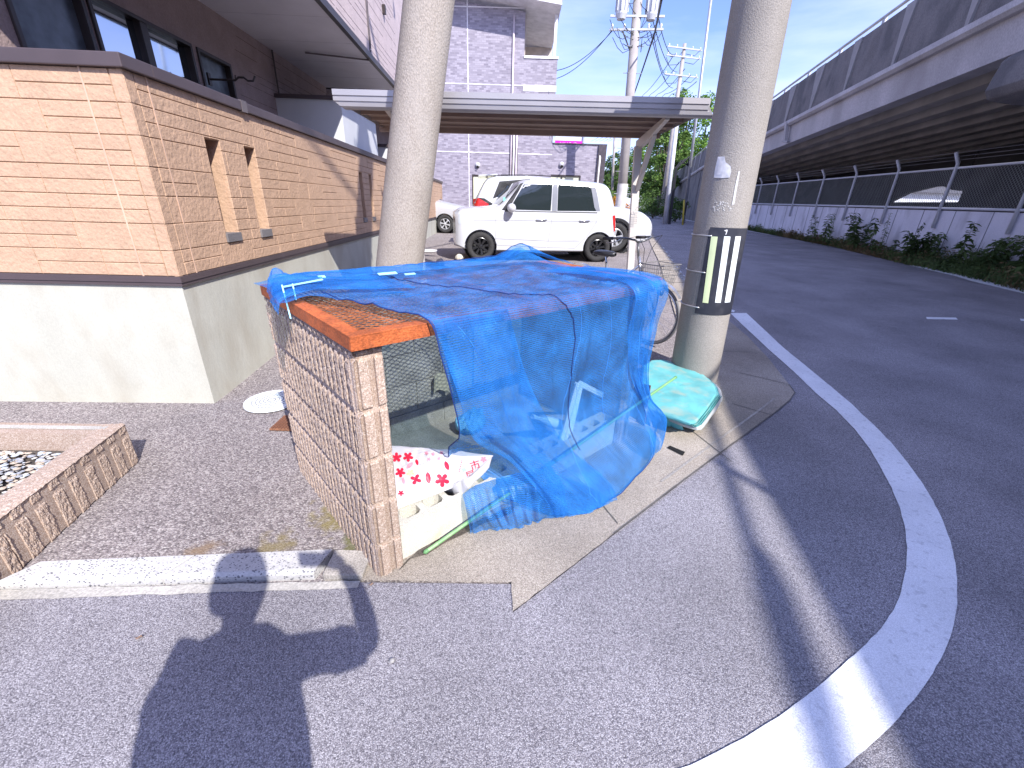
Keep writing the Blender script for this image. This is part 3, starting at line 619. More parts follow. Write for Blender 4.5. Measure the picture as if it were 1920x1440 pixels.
# green rod
M_green = mat('green_rod', (.19, .40, .16), .35, var=.1, dirt=(.45, .45, .3), dscale=20, damt=.4, spec=.6)
t = thing('garden_stake', 'long thin green plastic coated stake threaded through the foot of the blue net', 'garden stake', E(.2, -.01, 0))
ra, rb = E(.215, -.010, .022), E(2.19, -.065, .375); mb = MB(); mb.tube([ra, ra.lerp(rb, .5), rb], .0085, 10, cap=False); d = (rb - ra).normalized()
for k in range(28): mb.lathe([(.0086, -.004), (.0094, 0), (.0086, .004)], ra.lerp(rb, .03 + .034 * k), d, 10)
mb.build('rod', M_green, t, smooth=True)
mb = MB(); mb.lathe([(.0088, -.012), (.0095, -.008), (.0095, .004), (.0, .012)][::-1], rb, d, 10); mb.build('end_cap', mat('green_cap', (.13, .30, .12), .5), t, smooth=True)
mb = MB(); mb.lathe([(.0088, .012), (.0098, .008), (.0098, -.004), (.0, -.012)], ra, d, 10); mb.build('end_cap', mat('green_cap', (.13, .30, .12), .5), t, smooth=True)
local(t)
# ================================================================ BAGS AND LITTER
from mathutils.bvhtree import BVHTree
M_bag = mat('white_bag', (.66, .66, .69), .35, var=.05, vscale=12, dirt=(.80, .66, .72), dscale=7, damt=.35, spec=.5)
M_red = mat('print_red', (.72, .02, .06), .45); M_pink = mat('print_pink', (.80, .32, .40), .45); M_yel = mat('print_yellow', (.85, .72, .35), .45); M_cyan = mat('print_pale_blue', (.45, .78, .85), .5)
bag = thing('rubbish_bag', 'white plastic rubbish bag with red flower print in the left corner of the enclosure', 'rubbish bag', E(.35, .25, .03))
B00, B10, B11, B01 = E(.10, .135, .20), E(.46, .075, .215), PP(925, 854, E(0, -.085, 0), WV), E(.32, .58, .25)
def bagf(u, v):
    p = (B00.lerp(B10, u)).lerp(B01.lerp(B11, u), v)
    k = (max(0, min(u, 1 - u) * 2) * max(0, min(v, 1 - v) * 2)) ** .45
    n = mnoise.noise(Vector((u * 5, v * 3, 2))) * .5 + .35 * abs(mnoise.noise(Vector((u * 14 + v * 6, v * 5, 7)))) + .2 * abs(mnoise.noise(Vector((u * 8 - v * 20, v * 8, 1))))
    return p + ZV * (.055 * k + .030 * n * k ** .5) - WV * .01 * k
mb = MB(); mb.grid(bagf, 70, 70); o = mb.build('film', M_bag, bag, smooth=True, fix=False)
bvh = BVHTree.FromPolygons([Vector(v) for v in mb.v], mb.f)
mb = MB(); mb.grid(lambda u, v: bagf(u, v) * 1.0 - ZV * (.003 + (.20 if v > .5 else .2 * v) * (max(0, min(u, 1 - u, v, 1 - v) * 4) ** .5 if min(u, 1 - u, v, 1 - v) < .25 else 1)), 40, 40)
mb.build('underside', M_bag, bag, smooth=True, fix=False)
def hit(bv, x, y, off=.0015):
    h = bv.ray_cast(CAMP, ray(x, y).normalized()); 
    if h[0] is None: return None
    n = h[1] if h[1].dot(ray(x, y)) < 0 else -h[1]
    return h[0] + n * off
def decal(mb, bv, poly, mi, off=.0018, c=None):
    c = c or (sum(p[0] for p in poly) / len(poly), sum(p[1] for p in poly) / len(poly)); P = [hit(bv, *p, off) for p in poly]; C_ = hit(bv, *c, off)
    if C_ is None or any(p is None for p in P): return
    mid = [hit(bv, (p[0] + c[0]) / 2, (p[1] + c[1]) / 2, off) for p in poly]; n = len(P)
    mb.add([C_] + mid + P, [(0, 1 + i, 1 + (i + 1) % n) for i in range(n)] + [(1 + i, 1 + n + i, 1 + n + (i + 1) % n, 1 + (i + 1) % n) for i in range(n)], mi)
def flower(cx, cy, r, k=5, rot=0., sq=.95, inner=.5, n=30):
    out = []
    for i in range(n):
        a = 2 * math.pi * i / n; f = abs(math.cos(k * (a) / 2)) ** .8; rr = r * (inner + (1 - inner) * f); out.append((cx + rr * math.cos(a + rot), cy + rr * math.sin(a + rot) * sq))
    return out
def leafp(cx, cy, l, w, rot, n=16):
    return [(cx + l * math.cos(a) * math.cos(rot) - w * math.sin(a) * abs(math.sin(a)) ** .4 * math.sin(rot), cy + l * math.cos(a) * math.sin(rot) + w * math.sin(a) * abs(math.sin(a)) ** .4 * math.cos(rot)) for a in [2 * math.pi * i / n for i in range(n)]]
mb = MB()
for cx, cy, r, k, rot, mi in [(829, 900, 14, 5, .3, 0), (765.5, 857, 10, 5, 1.5, 0), (744, 858, 10, 5, .9, 0), (780, 899, 11, 4, .4, 0), (751, 886, 10, 5, .2, 0), (791, 928, 15, 3, .5, 0), (800, 850, 4, 5, 0, 1), (812.5, 852, 4, 5, 1, 1), (828, 849.5, 4, 5, .5, 1), (805, 861, 4, 5, 0, 1), (823, 860, 4, 5, .3, 1), (907, 861, 6, 5, .3, 1), (752, 925, 6, 5, .3, 0), (770, 887, 8, 5, .3, 2), (835, 846, 5, 4, .3, 3), (773, 822, 9, 5, .3, 1), (870, 880, 5, 4, .3, 3)]:
    decal(mb, bvh, flower(cx, cy, r, k, rot, inner=.42 if k != 4 else .2), mi)
for cx, cy, l, w_, rot, mi in [(803, 896, 11, 5, 1.45, 0), (838, 873, 9, 4.2, 1.2, 0), (768.5, 873, 8, 4, -.7, 1), (782, 867, 6, 3, 1.3, 0), (757, 902, 6, 3, 1.4, 1)]:
    decal(mb, bvh, leafp(cx, cy, l, w_, rot), mi)
def text_mesh(s, size=1.):
    cu = bpy.data.curves.new('t', 'FONT'); cu.body = s; cu.size = size; cu.resolution_u = 3; ob = bpy.data.objects.new('t', cu); COL.objects.link(ob)
    dg = bpy.context.evaluated_depsgraph_get(); me = bpy.data.meshes.new_from_object(ob.evaluated_get(dg)); v = [tuple(x.co) for x in me.vertices]; f = [tuple(p.vertices) for p in me.polygons]
    bpy.data.objects.remove(ob, do_unlink=True); bpy.data.meshes.remove(me); return v, f
for ch_, ox, oy, sc in (('市', 884, 882, 20.), ('屋', 876, 899, 18.)):
    tv, tf = text_mesh(ch_, 1.); th_ = R_(-18); bx_, by_ = math.cos(th_), math.sin(th_)
    vs = [hit(bvh, ox + sc * (x * bx_ + y * by_), oy + sc * (x * by_ - y * bx_), .0025) for x, y, z in tv]
    ok = [f for f in tf if all(vs[i] is not None for i in f)]
    if ok: mb.add([v if v is not None else CAMP for v in vs], ok, 0)
for k in range(7): 
    x, y = 861 + k * .9, 884 - k * 3.3; decal(mb, bvh, [(x - .8, y - 1), (x + .8, y - 1), (x + .9, y + .8), (x - .8, y + .8)], 0)
pr_ = mb.build('print', [M_red, M_pink, M_yel, M_cyan], bag, fix=False); b_ = bmesh.new(); b_.from_mesh(pr_.data); bmesh.ops.delete(b_, geom=[v for v in b_.verts if not v.link_faces], context='VERTS'); b_.to_mesh(pr_.data); b_.free(); local(bag)
# pale blue bag deeper inside
mb = MB(); c0 = E(.99, .70, .03)
mb.grid(lambda u, v: c0 + EV * (.11 * math.cos(2 * math.pi * u) * math.sin(math.pi * v)) + WV * (.09 * math.sin(2 * math.pi * u) * math.sin(math.pi * v)) + ZV * (.06 - .06 * math.cos(math.pi * v) + .09 * abs(mnoise.noise(Vector((math.cos(2 * math.pi * u) * 3, math.sin(2 * math.pi * u) * 3, v * 5))))), 40, 24)
tag(mb.build('rubbish_bag', mat('pale_blue_bag', (.20, .48, .68), .4, var=.1), smooth=True, fix=False), 'small pale blue rubbish bag on the enclosure floor half hidden by the net', 'rubbish bag')
# clear plastic tray, bottle, paper, bar for a sunlit strip under the net
M_clr = mat('frosted_plastic', (.75, .80, .84), .3, var=.05, spec=.6)
def pp(x, y, a=None, b=.2): return PP(x, y, E(0, b, 0), WV)
t = thing('plastic_tray', 'frosted plastic box standing tilted on the hollow blocks under the net', 'plastic box', E(1.3, .1, .2))
q = [pp(1052, 835, b=.08), pp(1085, 718, b=.16), pp(1152, 752, b=.16), pp(1128, 822, b=.08)]
mb = MB()
for i in range(4): mb.bar(q[i], q[(i + 1) % 4], .022 if i in (0,) else .012, .035)
mb.build('rim', M_clr, t, bevel=.004); mb = MB(); mb.prism([q[0], q[1], q[1] + EV * .05 - ZV * .03, q[0] + EV * .09], WV * .03); mb.build('side_panel', M_clr, t, bevel=.003); local(t)
t = thing('drink_bottle', 'clear drink bottle lying behind the hollow blocks under the net', 'bottle', pp(1035, 790, b=.25))
a_, b_ = pp(1062, 800, b=.2), pp(1002, 782, b=.22); d = (b_ - a_).normalized(); mb = MB(); L_ = (b_ - a_).length
mb.lathe([(0, 0), (.03, .004), (.033, .02), (.031, .06), (.033, .07), (.033, L_ * .55), (.03, L_ * .62), (.014, L_ * .85), (.012, L_)], a_, d, 16); mb.build('bottle_body', mat('pet', (.7, .8, .85), .12, spec=.8), t, smooth=True)
mb = MB(); mb.lathe([(.015, 0), (.015, .018), (0, .018)], b_, d, 12); mb.build('cap', mat('cap_white', (.8, .8, .8), .5), t); local(t)
t = MB(); t.bar(E(1.20, .90, .20), E(1.24, .94, .78), .05, .012); tag(t.build('sunlit_strip', mat('sunlit_strip_pale', (.50, .44, .38), .8, var=.2, stretch=(1, 1, .1)), bevel=.002), 'pale thin bar in place of a sunlit strip on the grey back wall behind the net', 'sunlit strip')  # pale bar stands in for a strip of sunlight on the wall
mb = MB(); mb.grid(lambda u, v: E(.84 + .11 * u, .90 - .02 * v + .01 * math.sin(u * 5), .28 + .13 * v + .02 * math.sin(u * 4)), 6, 6); tag(mb.build('paper_notice', mat('paper_buff', (.52, .48, .36), .8), fix=False), 'small square buff paper notice on the grey back wall seen through the net', 'notice')
# ================================================================ TURQUOISE FOLDED SHEET
M_tq = mat('turquoise_tarp', (.13, .43, .43), .5, var=.14, vscale=5, dirt=(.38, .42, .33), dscale=9, damt=.6, spec=.4, bump=.15, bscale=40)
tp = thing('folded_tarp', 'turquoise folded plastic sheet lying against the big utility pole', 'folded tarp', PZ(1275, 740, 0))
base_px = [(1206, 684), (1220, 676), (1240, 673), (1262, 679), (1298, 692), (1328, 709), (1341, 723), (1344, 738), (1326, 765), (1305, 791), (1296, 793), (1262, 782), (1232, 770), (1209, 758), (1203, 720)]
def layer(z, px, dx, th, seed, m, nm, wav=.012, droop=0.):
    P = [PZ(x, y, z) + Vector((dx[0], dx[1], 0)) for x, y in px]; c = sum(P, Vector()) / len(P); n = len(P); N = 72; rng = []
    Q = P + [P[0]]; cum = [0]
    for a, b in zip(Q, Q[1:]): cum.append(cum[-1] + (b - a).length)
    for i in range(N):
        d_ = cum[-1] * i / N; j = max(k for k in range(n) if cum[k] <= d_ + 1e-9); rng.append(Q[j].lerp(Q[j + 1], (d_ - cum[j]) / max(1e-6, cum[j + 1] - cum[j])))
    mb = MB()
    def top(i, f):
        p = c.lerp(rng[i % N], f); e = max(0, (f - .97) / .03)
        return Vector((p.x, p.y, z + wav * mnoise.noise(Vector((p.x * 5, p.y * 5, seed))) + wav * .6 * mnoise.noise(Vector((p.x * 14, p.y * 9, seed))) + .006 * max(0, 1 - abs(((p.x * .9 + p.y * .5) * 4.2) % 1 - .5) * 14) + .006 * abs(mnoise.noise(Vector((p.x * 9 + p.y * 4, p.y * 11 - p.x * 6, seed + 3)))) - th * .5 * e * e - droop * f * f * max(0, math.sin(2 * math.pi * i / N * 1 + 1.2))))
    fs = [0.001, .12, .24, .36, .48, .6, .7, .8, .88, .94, .97, .99, 1]
    b = len(mb.v)
    for f in fs:
        for i in range(N): mb.v.append(tuple(top(i, f)))
    for f in (1.0, .97, .9):
        for i in range(N): p = top(i, f); p.z = top(i, 1.0).z - th * (.5 if f == 1. else (.85 if f == .97 else 1.)); mb.v.append(tuple(p))
    R2 = len(fs) + 3
    for r in range(R2 - 1):
        for i in range(N): mb.f.append((r * N + i, r * N + (i + 1) % N, (r + 1) * N + (i + 1) % N, (r + 1) * N + i)); mb.m.append(0)
    return mb.build(nm, m, tp, smooth=True, autosm=True)
layer(.155, base_px, (0, 0), .022, 3, M_tq, 'top_fold', .007)
layer(.130, [(x + 1, y - 1) for x, y in base_px], (.006, -.014), .016, 6, M_tq, 'second_fold', .009)
layer(.108, base_px, (.016, -.026), .022, 5, M_tq, 'middle_fold', .014, .02)
layer(.085, [(x + (2 if x > 1280 else 0), y + 3) for x, y in base_px], (.03, -.03), .03, 9, mat('grey_sheet', (.40, .42, .42), .6), 'grey_fold', .014, .02)
layer(.05, base_px, (.02, -.03), .04, 8, M_tq, 'bottom_fold', .014, .02)
mb = MB()
for zz, dx in ((.143, (.003, -.008)), (.120, (.012, -.02)), (.098, (.02, -.028))):
    mb.tube([PZ(x, y, zz) + Vector((dx[0], dx[1], 0)) * 1.0 for x, y in [(1345, 740), (1326, 766), (1306, 792), (1296, 795), (1262, 783), (1232, 771), (1210, 759)]], .0035, 5)
mb.build('fold_shade_line', mat('turquoise_shade', (.05, .20, .20), .7), tp)  # dark lines paint the shade between the folded layers
mb = MB(); fl = [PZ(1235, 770, .12), PZ(1268, 778, .12)]
mb.grid(lambda u, v: fl[0].lerp(fl[1], u) + (PZ(1275, 806, .01) - PZ(1262, 778, .12)) * v + Vector((.012 * math.sin(u * 9), .012 * math.cos(u * 8 + v * 3), 0)), 16, 10); mb.build('corner_flap', M_tq, tp, smooth=True, fix=False)
mb = MB(); mb.grid(lambda u, v: PZ(1285, 790, .06).lerp(PZ(1303, 806, .03), u) + Vector((0, .03 * v, .05 * v + .008 * math.sin(u * 14))), 16, 6); mb.build('torn_edge', mat('torn_white', (.6, .55, .5), .8, var=.4, vscale=30), tp, fix=False); local(tp)
mb = MB(); mb.prism([E(2.03, .02, .0), E(2.045, .10, .0), E(2.06, .11, .30), E(2.04, .03, .32)], EV * .006); tag(mb.build('cardboard_scrap', mat('cardboard_brown', (.24, .10, .05), .9), bevel=.001), 'brown scrap of board wedged between the net and the turquoise sheet', 'board scrap')
# ================================================================ BIG CONCRETE POLES
M_pole = mat('pole_concrete', (.31, .285, .255), .85, var=.10, vscale=2.5, fine=.20, fscale=190, bump=.45, bscale=150, dirt=(.27, .245, .215), dscale=2.2, damt=.6, stretch=(1, 1, .75))
def pole_body(c0, c1, r0, r1, nm, parent, m=M_pole, n=48, k=14):
    mb = MB(); mb.tube([c0.lerp(c1, i / k) for i in range(k + 1)], [r0 + (r1 - r0) * i / k for i in range(k + 1)], n); return mb.build(nm, m, parent, smooth=True, autosm=True)
# right pole
pa = Vector((1.668, 3.60, -.02)); pb = Vector((1.585, 3.60, 2.705)); up = (pb - pa) / (pb.z - pa.z)
PR = thing('utility_pole', 'thick weathered concrete utility pole with black and white striped wrap beside the turquoise sheet', 'utility pole', (1.668, 3.6, 0))
HR = 9.; ptop = pa + up * (HR + .02); r0, r1 = .205, .135
pole_body(pa, ptop, r0, r1, 'pole_shaft', PR)
def pr(z): return pa + up * (z + .02), r0 + (r1 - r0) * (z + .02) / (HR + .02)
def cyl(px, py):
    """angle and height where a pixel's ray meets the pole"""
    d = ray(px, py); lo, hi = 1., 6.
    best = None; t = lo
    while t < hi:
        p = CAMP + d * t; c, r = pr(p.z)
        q = math.hypot(p.x - c.x, p.y - c.y)
        if q <= r: return math.atan2(p.y - c.y, p.x - c.x), p.z
        t += .002
    return None
def shell(mb, a0, a1, z0, z1, off, mi=0, th=.0012, n=24, jag=None):
    k = 6
    def f(u, v):
        a = a0 + (a1 - a0) * u; z = z0 + (z1 - z0) * v
        if jag: z += jag * mnoise.noise(Vector((u * 9, v * 4, 1)))
        c, r = pr(z); return c + Vector((math.cos(a), math.sin(a), 0)) * (r + off)
    mb.grid(f, n, k, mi)
def cyl2(px, py):
    q = cyl(px, py); return q if q else (0, 0)
aL, zT = cyl2(1331, 432)
M_band = mat('black_wrap', (.028, .030, .042), .5, var=.2, dirt=(.08, .08, .09), dscale=8, damt=.6)
mb = MB(); shell(mb, aL, .75, .655, 1.325, .004, n=40); mb.build('wrap_sheet', M_band, PR, smooth=True, fix=False)
mb = MB(); cyl_l = cyl2(1313, 500)[0]; shell(mb, cyl2(1318, 500)[0] if cyl(1318, 500) else aL, aL, .655, 1.31, .0045, n=6); mb.build('wrap_lap', M_band, PR, smooth=True, fix=False)
for k, (x0, x1, x2, x3) in enumerate([(1334, 1346, 1317.5, 1328), (1357.5, 1369, 1340, 1350.5), (1378, 1385, 1357.5, 1364.5)]):
    a0, zz = cyl2(x0, 443); a1, _ = cyl2(x1, 443); b0, zb = cyl2(x2, 567); b1, _ = cyl2(x3, 567)
    if k == 2: a1 += .08; b1 += .1
    mb = MB()
    def f(u, v):
        a = (a0 + (a1 - a0) * u) * v + (b0 + (b1 - b0) * u) * (1 - v); z = zb + (zz - zb) * v; c, r = pr(z); return c + Vector((math.cos(a), math.sin(a), 0)) * (r + .0065)
    mb.grid(f, 6, 12)
    mb.build('stripe', mat('stripe_yellow', (.66, .74, .42), .45) if k == 0 else mat('stripe_white', (.78, .82, .80), .45), PR, smooth=True, fix=False)
for zz in (1.262, .985, .705):
    mb = MB(); c, r = pr(zz); mb.tube([c + Vector((math.cos(a), math.sin(a), 0)) * (r + .006) for a in [aL + .12 - k * .12 for k in range(16)]], .005, 6); mb.build('strap', mat('galv', (.50, .50, .52), .35, metal=.6), PR, smooth=True)
# torn notice, pale strip, glue marks
mb = MB()
def cylpatch(mb, poly, off, mi=0):
    c0 = (sum(p[0] for p in poly) / len(poly), sum(p[1] for p in poly) / len(poly)); n = len(poly); V_ = []
    for f in (0, .33, .66, 1):
        for x, y in (poly if f else [c0]):
            q = cyl(c0[0] + (x - c0[0]) * f, c0[1] + (y - c0[1]) * f)
            if not q: return
            c, r = pr(q[1]); V_.append(c + Vector((math.cos(q[0]), math.sin(q[0]), 0)) * (r + off))
    mb.add(V_, [(0, 1 + i, 1 + (i + 1) % n) for i in range(n)] + [(1 + k * n + i, 1 + (k + 1) * n + i, 1 + (k + 1) * n + (i + 1) % n, 1 + k * n + (i + 1) % n) for k in (0, 1) for i in range(n)], mi)
cylpatch(mb, [(1347, 294), (1359, 293.5), (1361, 304), (1370, 312), (1371, 322), (1368, 333), (1353, 334), (1339, 333), (1342, 315)], .005); mb.build('torn_notice', mat('torn_paper', (.62, .62, .64), .8, var=.1, vscale=30), PR, fix=False)
mb = MB(); cylpatch(mb, [(1384, 322), (1387, 321), (1382, 350), (1377, 382), (1373, 385), (1372, 382), (1378, 350)], .003); mb.build('tape_strip', mat('tape_white', (.62, .61, .58), .7), PR, fix=False)
mb = MB()
for k in range(46):
    x = random.uniform(1338, 1374) ; y = 384 + random.uniform(-6, 12) + (x - 1350) * -.1; s = random.uniform(.6, 1.8); cylpatch(mb, [(x - s, y - s * .6), (x + s, y - s * .4), (x + s * .6, y + s), (x - s * .7, y + s * .5)], .002)
mb.build('glue_marks', mat('glue', (.6, .58, .54), .8), PR, fix=False)
mb = MB(); cylpatch(mb, [(1357, 432), (1363, 430), (1364, 432), (1361, 440), (1359.5, 440), (1361.5, 433)], .007); mb.build('wrap_mark', mat('mark_grey', (.6, .6, .62), .7), PR, fix=False)
# fittings far above: cross arms and a transformer give the soft shadows on the asphalt
M_steel = mat('galvanised', (.42, .43, .45), .45, metal=.5)
for z, L_ in ((6.9, 1.5), (7.9, 1.8), (8.6, 1.8)):
    c, r = pr(z); mb = MB(); mb.box(c + Vector((0, -r - .04, 0)), (L_, .075, .075)); mb.build('cross_arm', M_steel, PR)
for z, L_ in ((6.9, 1.5), (7.9, 1.8)):
    c, r = pr(z)
    for sx in (-.8, -.45, .45, .8):
        mb = MB(); mb.lathe([(.012, 0), (.04, .02), (.02, .04), (.045, .06), (.02, .08), (.03, .11), (0, .12)], c + Vector((sx * L_ / 2, -r - .04, .04)), n=10); mb.build('insulator', mat('porcelain', (.7, .7, .68), .3), PR, smooth=True)
for k in range(12):
    z = 2.9 + k * .45; c, r = pr(z); sg = 1 if k % 2 else -1; mb = MB(); mb.tube([c + Vector((sg * r * .9, 0, 0)), c + Vector((sg * (r + .16), 0, 0))], .008, 6); mb.build('step_bolt', M_steel, PR)
local(PR)
# leaning strut pole behind the enclosure
qa = (PY(705, 515, 3.9) + PY(790, 515, 3.9)) / 2; qb = (PY(755, 0, 3.9) + PY(855, 0, 3.9)) / 2; rqa = (PY(790, 515, 3.9) - PY(705, 515, 3.9)).length / 2 * .985; rqb = (PY(855, 0, 3.9) - PY(755, 0, 3.9)).length / 2 * .93
du_ = (qb - qa) / (qb.z - qa.z); base = qa - du_ * (qa.z + .1); topq = qa + du_ * (7.6 - qa.z)
PL = thing('strut_pole', 'plain leaning concrete strut pole standing behind the block enclosure', 'strut pole', (base.x, base.y, zg(3.9)))
rs = (rqb - rqa) / (qb.z - qa.z); pole_body(base, topq, rqa - rs * (qa.z + .1), rqa + rs * (7.6 - qa.z), 'pole_shaft', PL, mat('pole_concrete_fine', (.37, .325, .28), .85, var=.07, vscale=2.5, fine=.22, fscale=150, bump=.6, bscale=130, dirt=(.40, .38, .355), dscale=2.5, damt=.5, stretch=(1, 1, .5)))
mb = MB()
for z in (4.2, 6.6): c = qa + du_ * (z - qa.z); mb.tube([c + Vector((math.cos(a), math.sin(a), 0)) * (rqb + .0) for a in [k * .4 for k in range(17)]], .012, 6)
mb.build('band', M_steel, PL); local(PL)
# overhead service cables parallel to the road; their shadows lie on the asphalt
mat('cable_black', (.02, .02, .025), .5)
def cable(name, pts, r, label, sag=.25, n=24, m=None, group=None):
    P = []
    for a, b in zip(pts, pts[1:]):
        a = Vector(a); b = Vector(b); s = sag * (b - a).length / 30.
        for k in range(n): f = k / n; P.append(a.lerp(b, f) - Vector((0, 0, 4 * s * f * (1 - f))))
    P.append(Vector(pts[-1])); mb = MB(); mb.tube(P, r, 6); o = mb.build(name, m or mat('cable_black', (.02, .02, .025), .5), smooth=True)
    return tag(o, label, 'cable', group)
# ================================================================ HOUSE ON THE LEFT
HA = Vector((-2.247, 2.835, 0)); HU = Vector((1, .047, 0)).normalized(); HV = Vector((-HU.y, HU.x, 0))
HAX = (HU, HV, ZV)
def Hp(u, v, z): return HA + HU * u + HV * v + ZV * z     # u right (+) of the corner, v back along the side
M_brick = mat('stone_siding', (.49, .325, .215), .8, var=.06, vscale=6, fine=.08, fscale=70, bump=.7, bscale=34)
M_groove = mat('siding_groove', (.42, .275, .18), .9)
M_coping = mat('brown_coping', (.075, .055, .058), .5, var=.1, spec=.5)
M_found = mat('white_render', (.47, .465, .395), .85, var=.05, vscale=3, fine=.06, fscale=120, bump=.2, bscale=25, dirt=(.37, .34, .27), dscale=2.6, damt=.6, dpos=(.46, .66), stretch=(1.3, 1.3, .7))
tw = thing('terrace_wall', 'tan stone-patterned terrace wall with brown coping on a white foundation at the left', 'terrace wall', HA)
mb = MB()
# foundation (L shape)
TZ0, TZ1, TZ2 = .925, 2.085, 2.155
def hb(mb, u0, u1, v0, v1, z0, z1, mi=0): mb.box(Hp((u0 + u1) / 2, (v0 + v1) / 2, (z0 + z1) / 2), (u1 - u0, v1 - v0, z1 - z0), HAX, mi)
VEND = 15.2
hb(mb, -4.2, -.012, .012, .20, -.2, TZ0 - .01); hb(mb, -.20, -.0125, .20, VEND, -.2, TZ0 - .01)
mb.build('foundation', M_found, tw)
mb = MB()
for k in range(2): 
    P = [Hp(-.011, .012 + k * 0, -.1), Hp(-.011, .012, TZ0)]
hb(mb, -4.2, .012, -.012, .02, TZ0 - .028, TZ0 + .012); hb(mb, -.02, .012, .02, VEND, TZ0 - .028, TZ0 + .012)
hb(mb, -4.2, .006, -.006, .02, TZ0 - .05, TZ0 - .03); hb(mb, -.02, .006, .02, VEND, TZ0 - .05, TZ0 - .03)
mb.build('base_trim', M_coping, tw)
mb = MB(); hb(mb, -4.2, .03, -.03, .21, TZ1, TZ2); hb(mb, -.21, .03, .21, VEND + .05, TZ1, TZ2)
mb.build('coping', M_coping, tw, bevel=.006)
mb = MB(); hb(mb, -.22, .034, 1.17, 1.25, TZ1 - .006, TZ2 + .006); hb(mb, -1.42, -1.34, -.035, .21, TZ1 - .006, TZ2 + .006); hb(mb, -.22, .034, 7.9, 7.96, TZ1 - .006, TZ2 + .006); mb.build('coping_joint', mat('joint_cover', (.13, .11, .11), .5), tw)
# recessed slots
SL = [(.62, .80), (1.14, 1.31), (4.33, 4.40 + .1), (4.87, 5.02), (7.4, 7.55)]; SZ0, SZ1 = 1.16, 1.825
mb = MB()   # core walls behind the skin
hb(mb, -4.2, -.03, .03, .19, TZ0, TZ1)
v = .19
for a, b in SL: hb(mb, -.19, -.03, v, a, TZ0, TZ1); hb(mb, -.19, -.03, a, b, TZ0, SZ0); hb(mb, -.19, -.03, a, b, SZ1, TZ1); v = b
hb(mb, -.19, -.03, v, VEND, TZ0, TZ1)
mb.build('wall_core', M_groove, tw)
rng = random.Random(3)
def siding(mb, L, place, holes, corner0=True):
    rows = 7; rh = (TZ1 - TZ0 - .012) / rows
    rects = []
    for r in range(rows):
        z0 = TZ0 + .012 + r * rh; x = .0
        if corner0: rects.append((0, .075, z0, z0 + rh)); x = .078
        while x < L:
            w_ = rng.uniform(.30, .62); b = min(L, x + w_)
            c = rng.random()
            if c < .36: rects.append((x, b, z0, z0 + rh))
            elif c < .8: rects += [(x, b, z0, z0 + rh * .5), (x, b, z0 + rh * .5, z0 + rh)]
            else: m_ = x + (b - x) * rng.uniform(.35, .65); rects += [(x, m_, z0, z0 + rh * .5), (m_, b, z0, z0 + rh * .5), (x, b, z0 + rh * .5, z0 + rh)]
            x = b
    out = []
    for (a, b, c, d) in rects:
        todo = [(a, b, c, d)]
        for (h0, h1, g0, g1) in holes:
            nx = []
            for (a1, b1, c1, d1) in todo:
                if b1 <= h0 or a1 >= h1 or d1 <= g0 or c1 >= g1: nx.append((a1, b1, c1, d1)); continue
                if a1 < h0: nx.append((a1, h0, c1, d1))
                if b1 > h1: nx.append((h1, b1, c1, d1))
                m0, m1 = max(a1, h0), min(b1, h1)
                if c1 < g0: nx.append((m0, m1, c1, g0))
                if d1 > g1: nx.append((m0, m1, g1, d1))
            todo = nx
        out += todo
    for (a, b, c, d) in out:
        if b - a < .004 or d - c < .004: continue
        g, gh, dp = .0004, .0009, rng.uniform(.0, .0022); bz = .0042
        o_ = [place(a + g, c + gh, -.03), place(b - g, c + gh, -.03), place(b - g, d - gh, -.03), place(a + g, d - gh, -.03)]
        mm = [place(a + g, c + gh, -.006 + dp), place(b - g, c + gh, -.006 + dp), place(b - g, d - gh, -.006 + dp), place(a + g, d - gh, -.006 + dp)]
        i_ = [place(a + g + bz * .6, c + gh + bz, dp), place(b - g - bz * .6, c + gh + bz, dp), place(b - g - bz * .6, d - gh - bz, dp), place(a + g + bz * .6, d - gh - bz, dp)]
        mb.add(o_ + mm + i_, [(0, 1, 5, 4), (1, 2, 6, 5), (2, 3, 7, 6), (3, 0, 4, 7), (4, 5, 9, 8), (5, 6, 10, 9), (6, 7, 11, 10), (7, 4, 8, 11), (8, 9, 10, 11)])
mb = MB()
siding(mb, 4.2, lambda x, z, d: Hp(-x, -d, z), [])
siding(mb, VEND, lambda x, z, d: Hp(d, x, z), [(a, b, SZ0, SZ1) for a, b in SL])
# slot side returns
for a, b in SL:
    hb(mb, -.185, -.028, b - .002, b + .012, SZ0, SZ1); hb(mb, -.185, -.028, a - .012, a + .002, SZ0, SZ1)
mb.build('stone_panels', M_brick, tw)
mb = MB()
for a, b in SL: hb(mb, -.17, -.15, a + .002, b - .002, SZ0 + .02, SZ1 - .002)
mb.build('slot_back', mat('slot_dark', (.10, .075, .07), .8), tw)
mb = MB()
for a, b in SL: hb(mb, -.15, .016, a - .01, b + .01, SZ0 - .055, SZ0 + .01)
mb.build('slot_sill', mat('sill_grey', (.16, .15, .15), .5), tw, bevel=.003)
# corner joint strips in the siding
mb = MB(); hb(mb, -.235, -.225, -.0035, .0, TZ0 + .012, TZ1); hb(mb, -.0, .0035, .17, .18, TZ0 + .012, TZ1); mb.build('sealant_joint', mat('sealant', (.56, .38, .27), .6), tw)
local(tw)
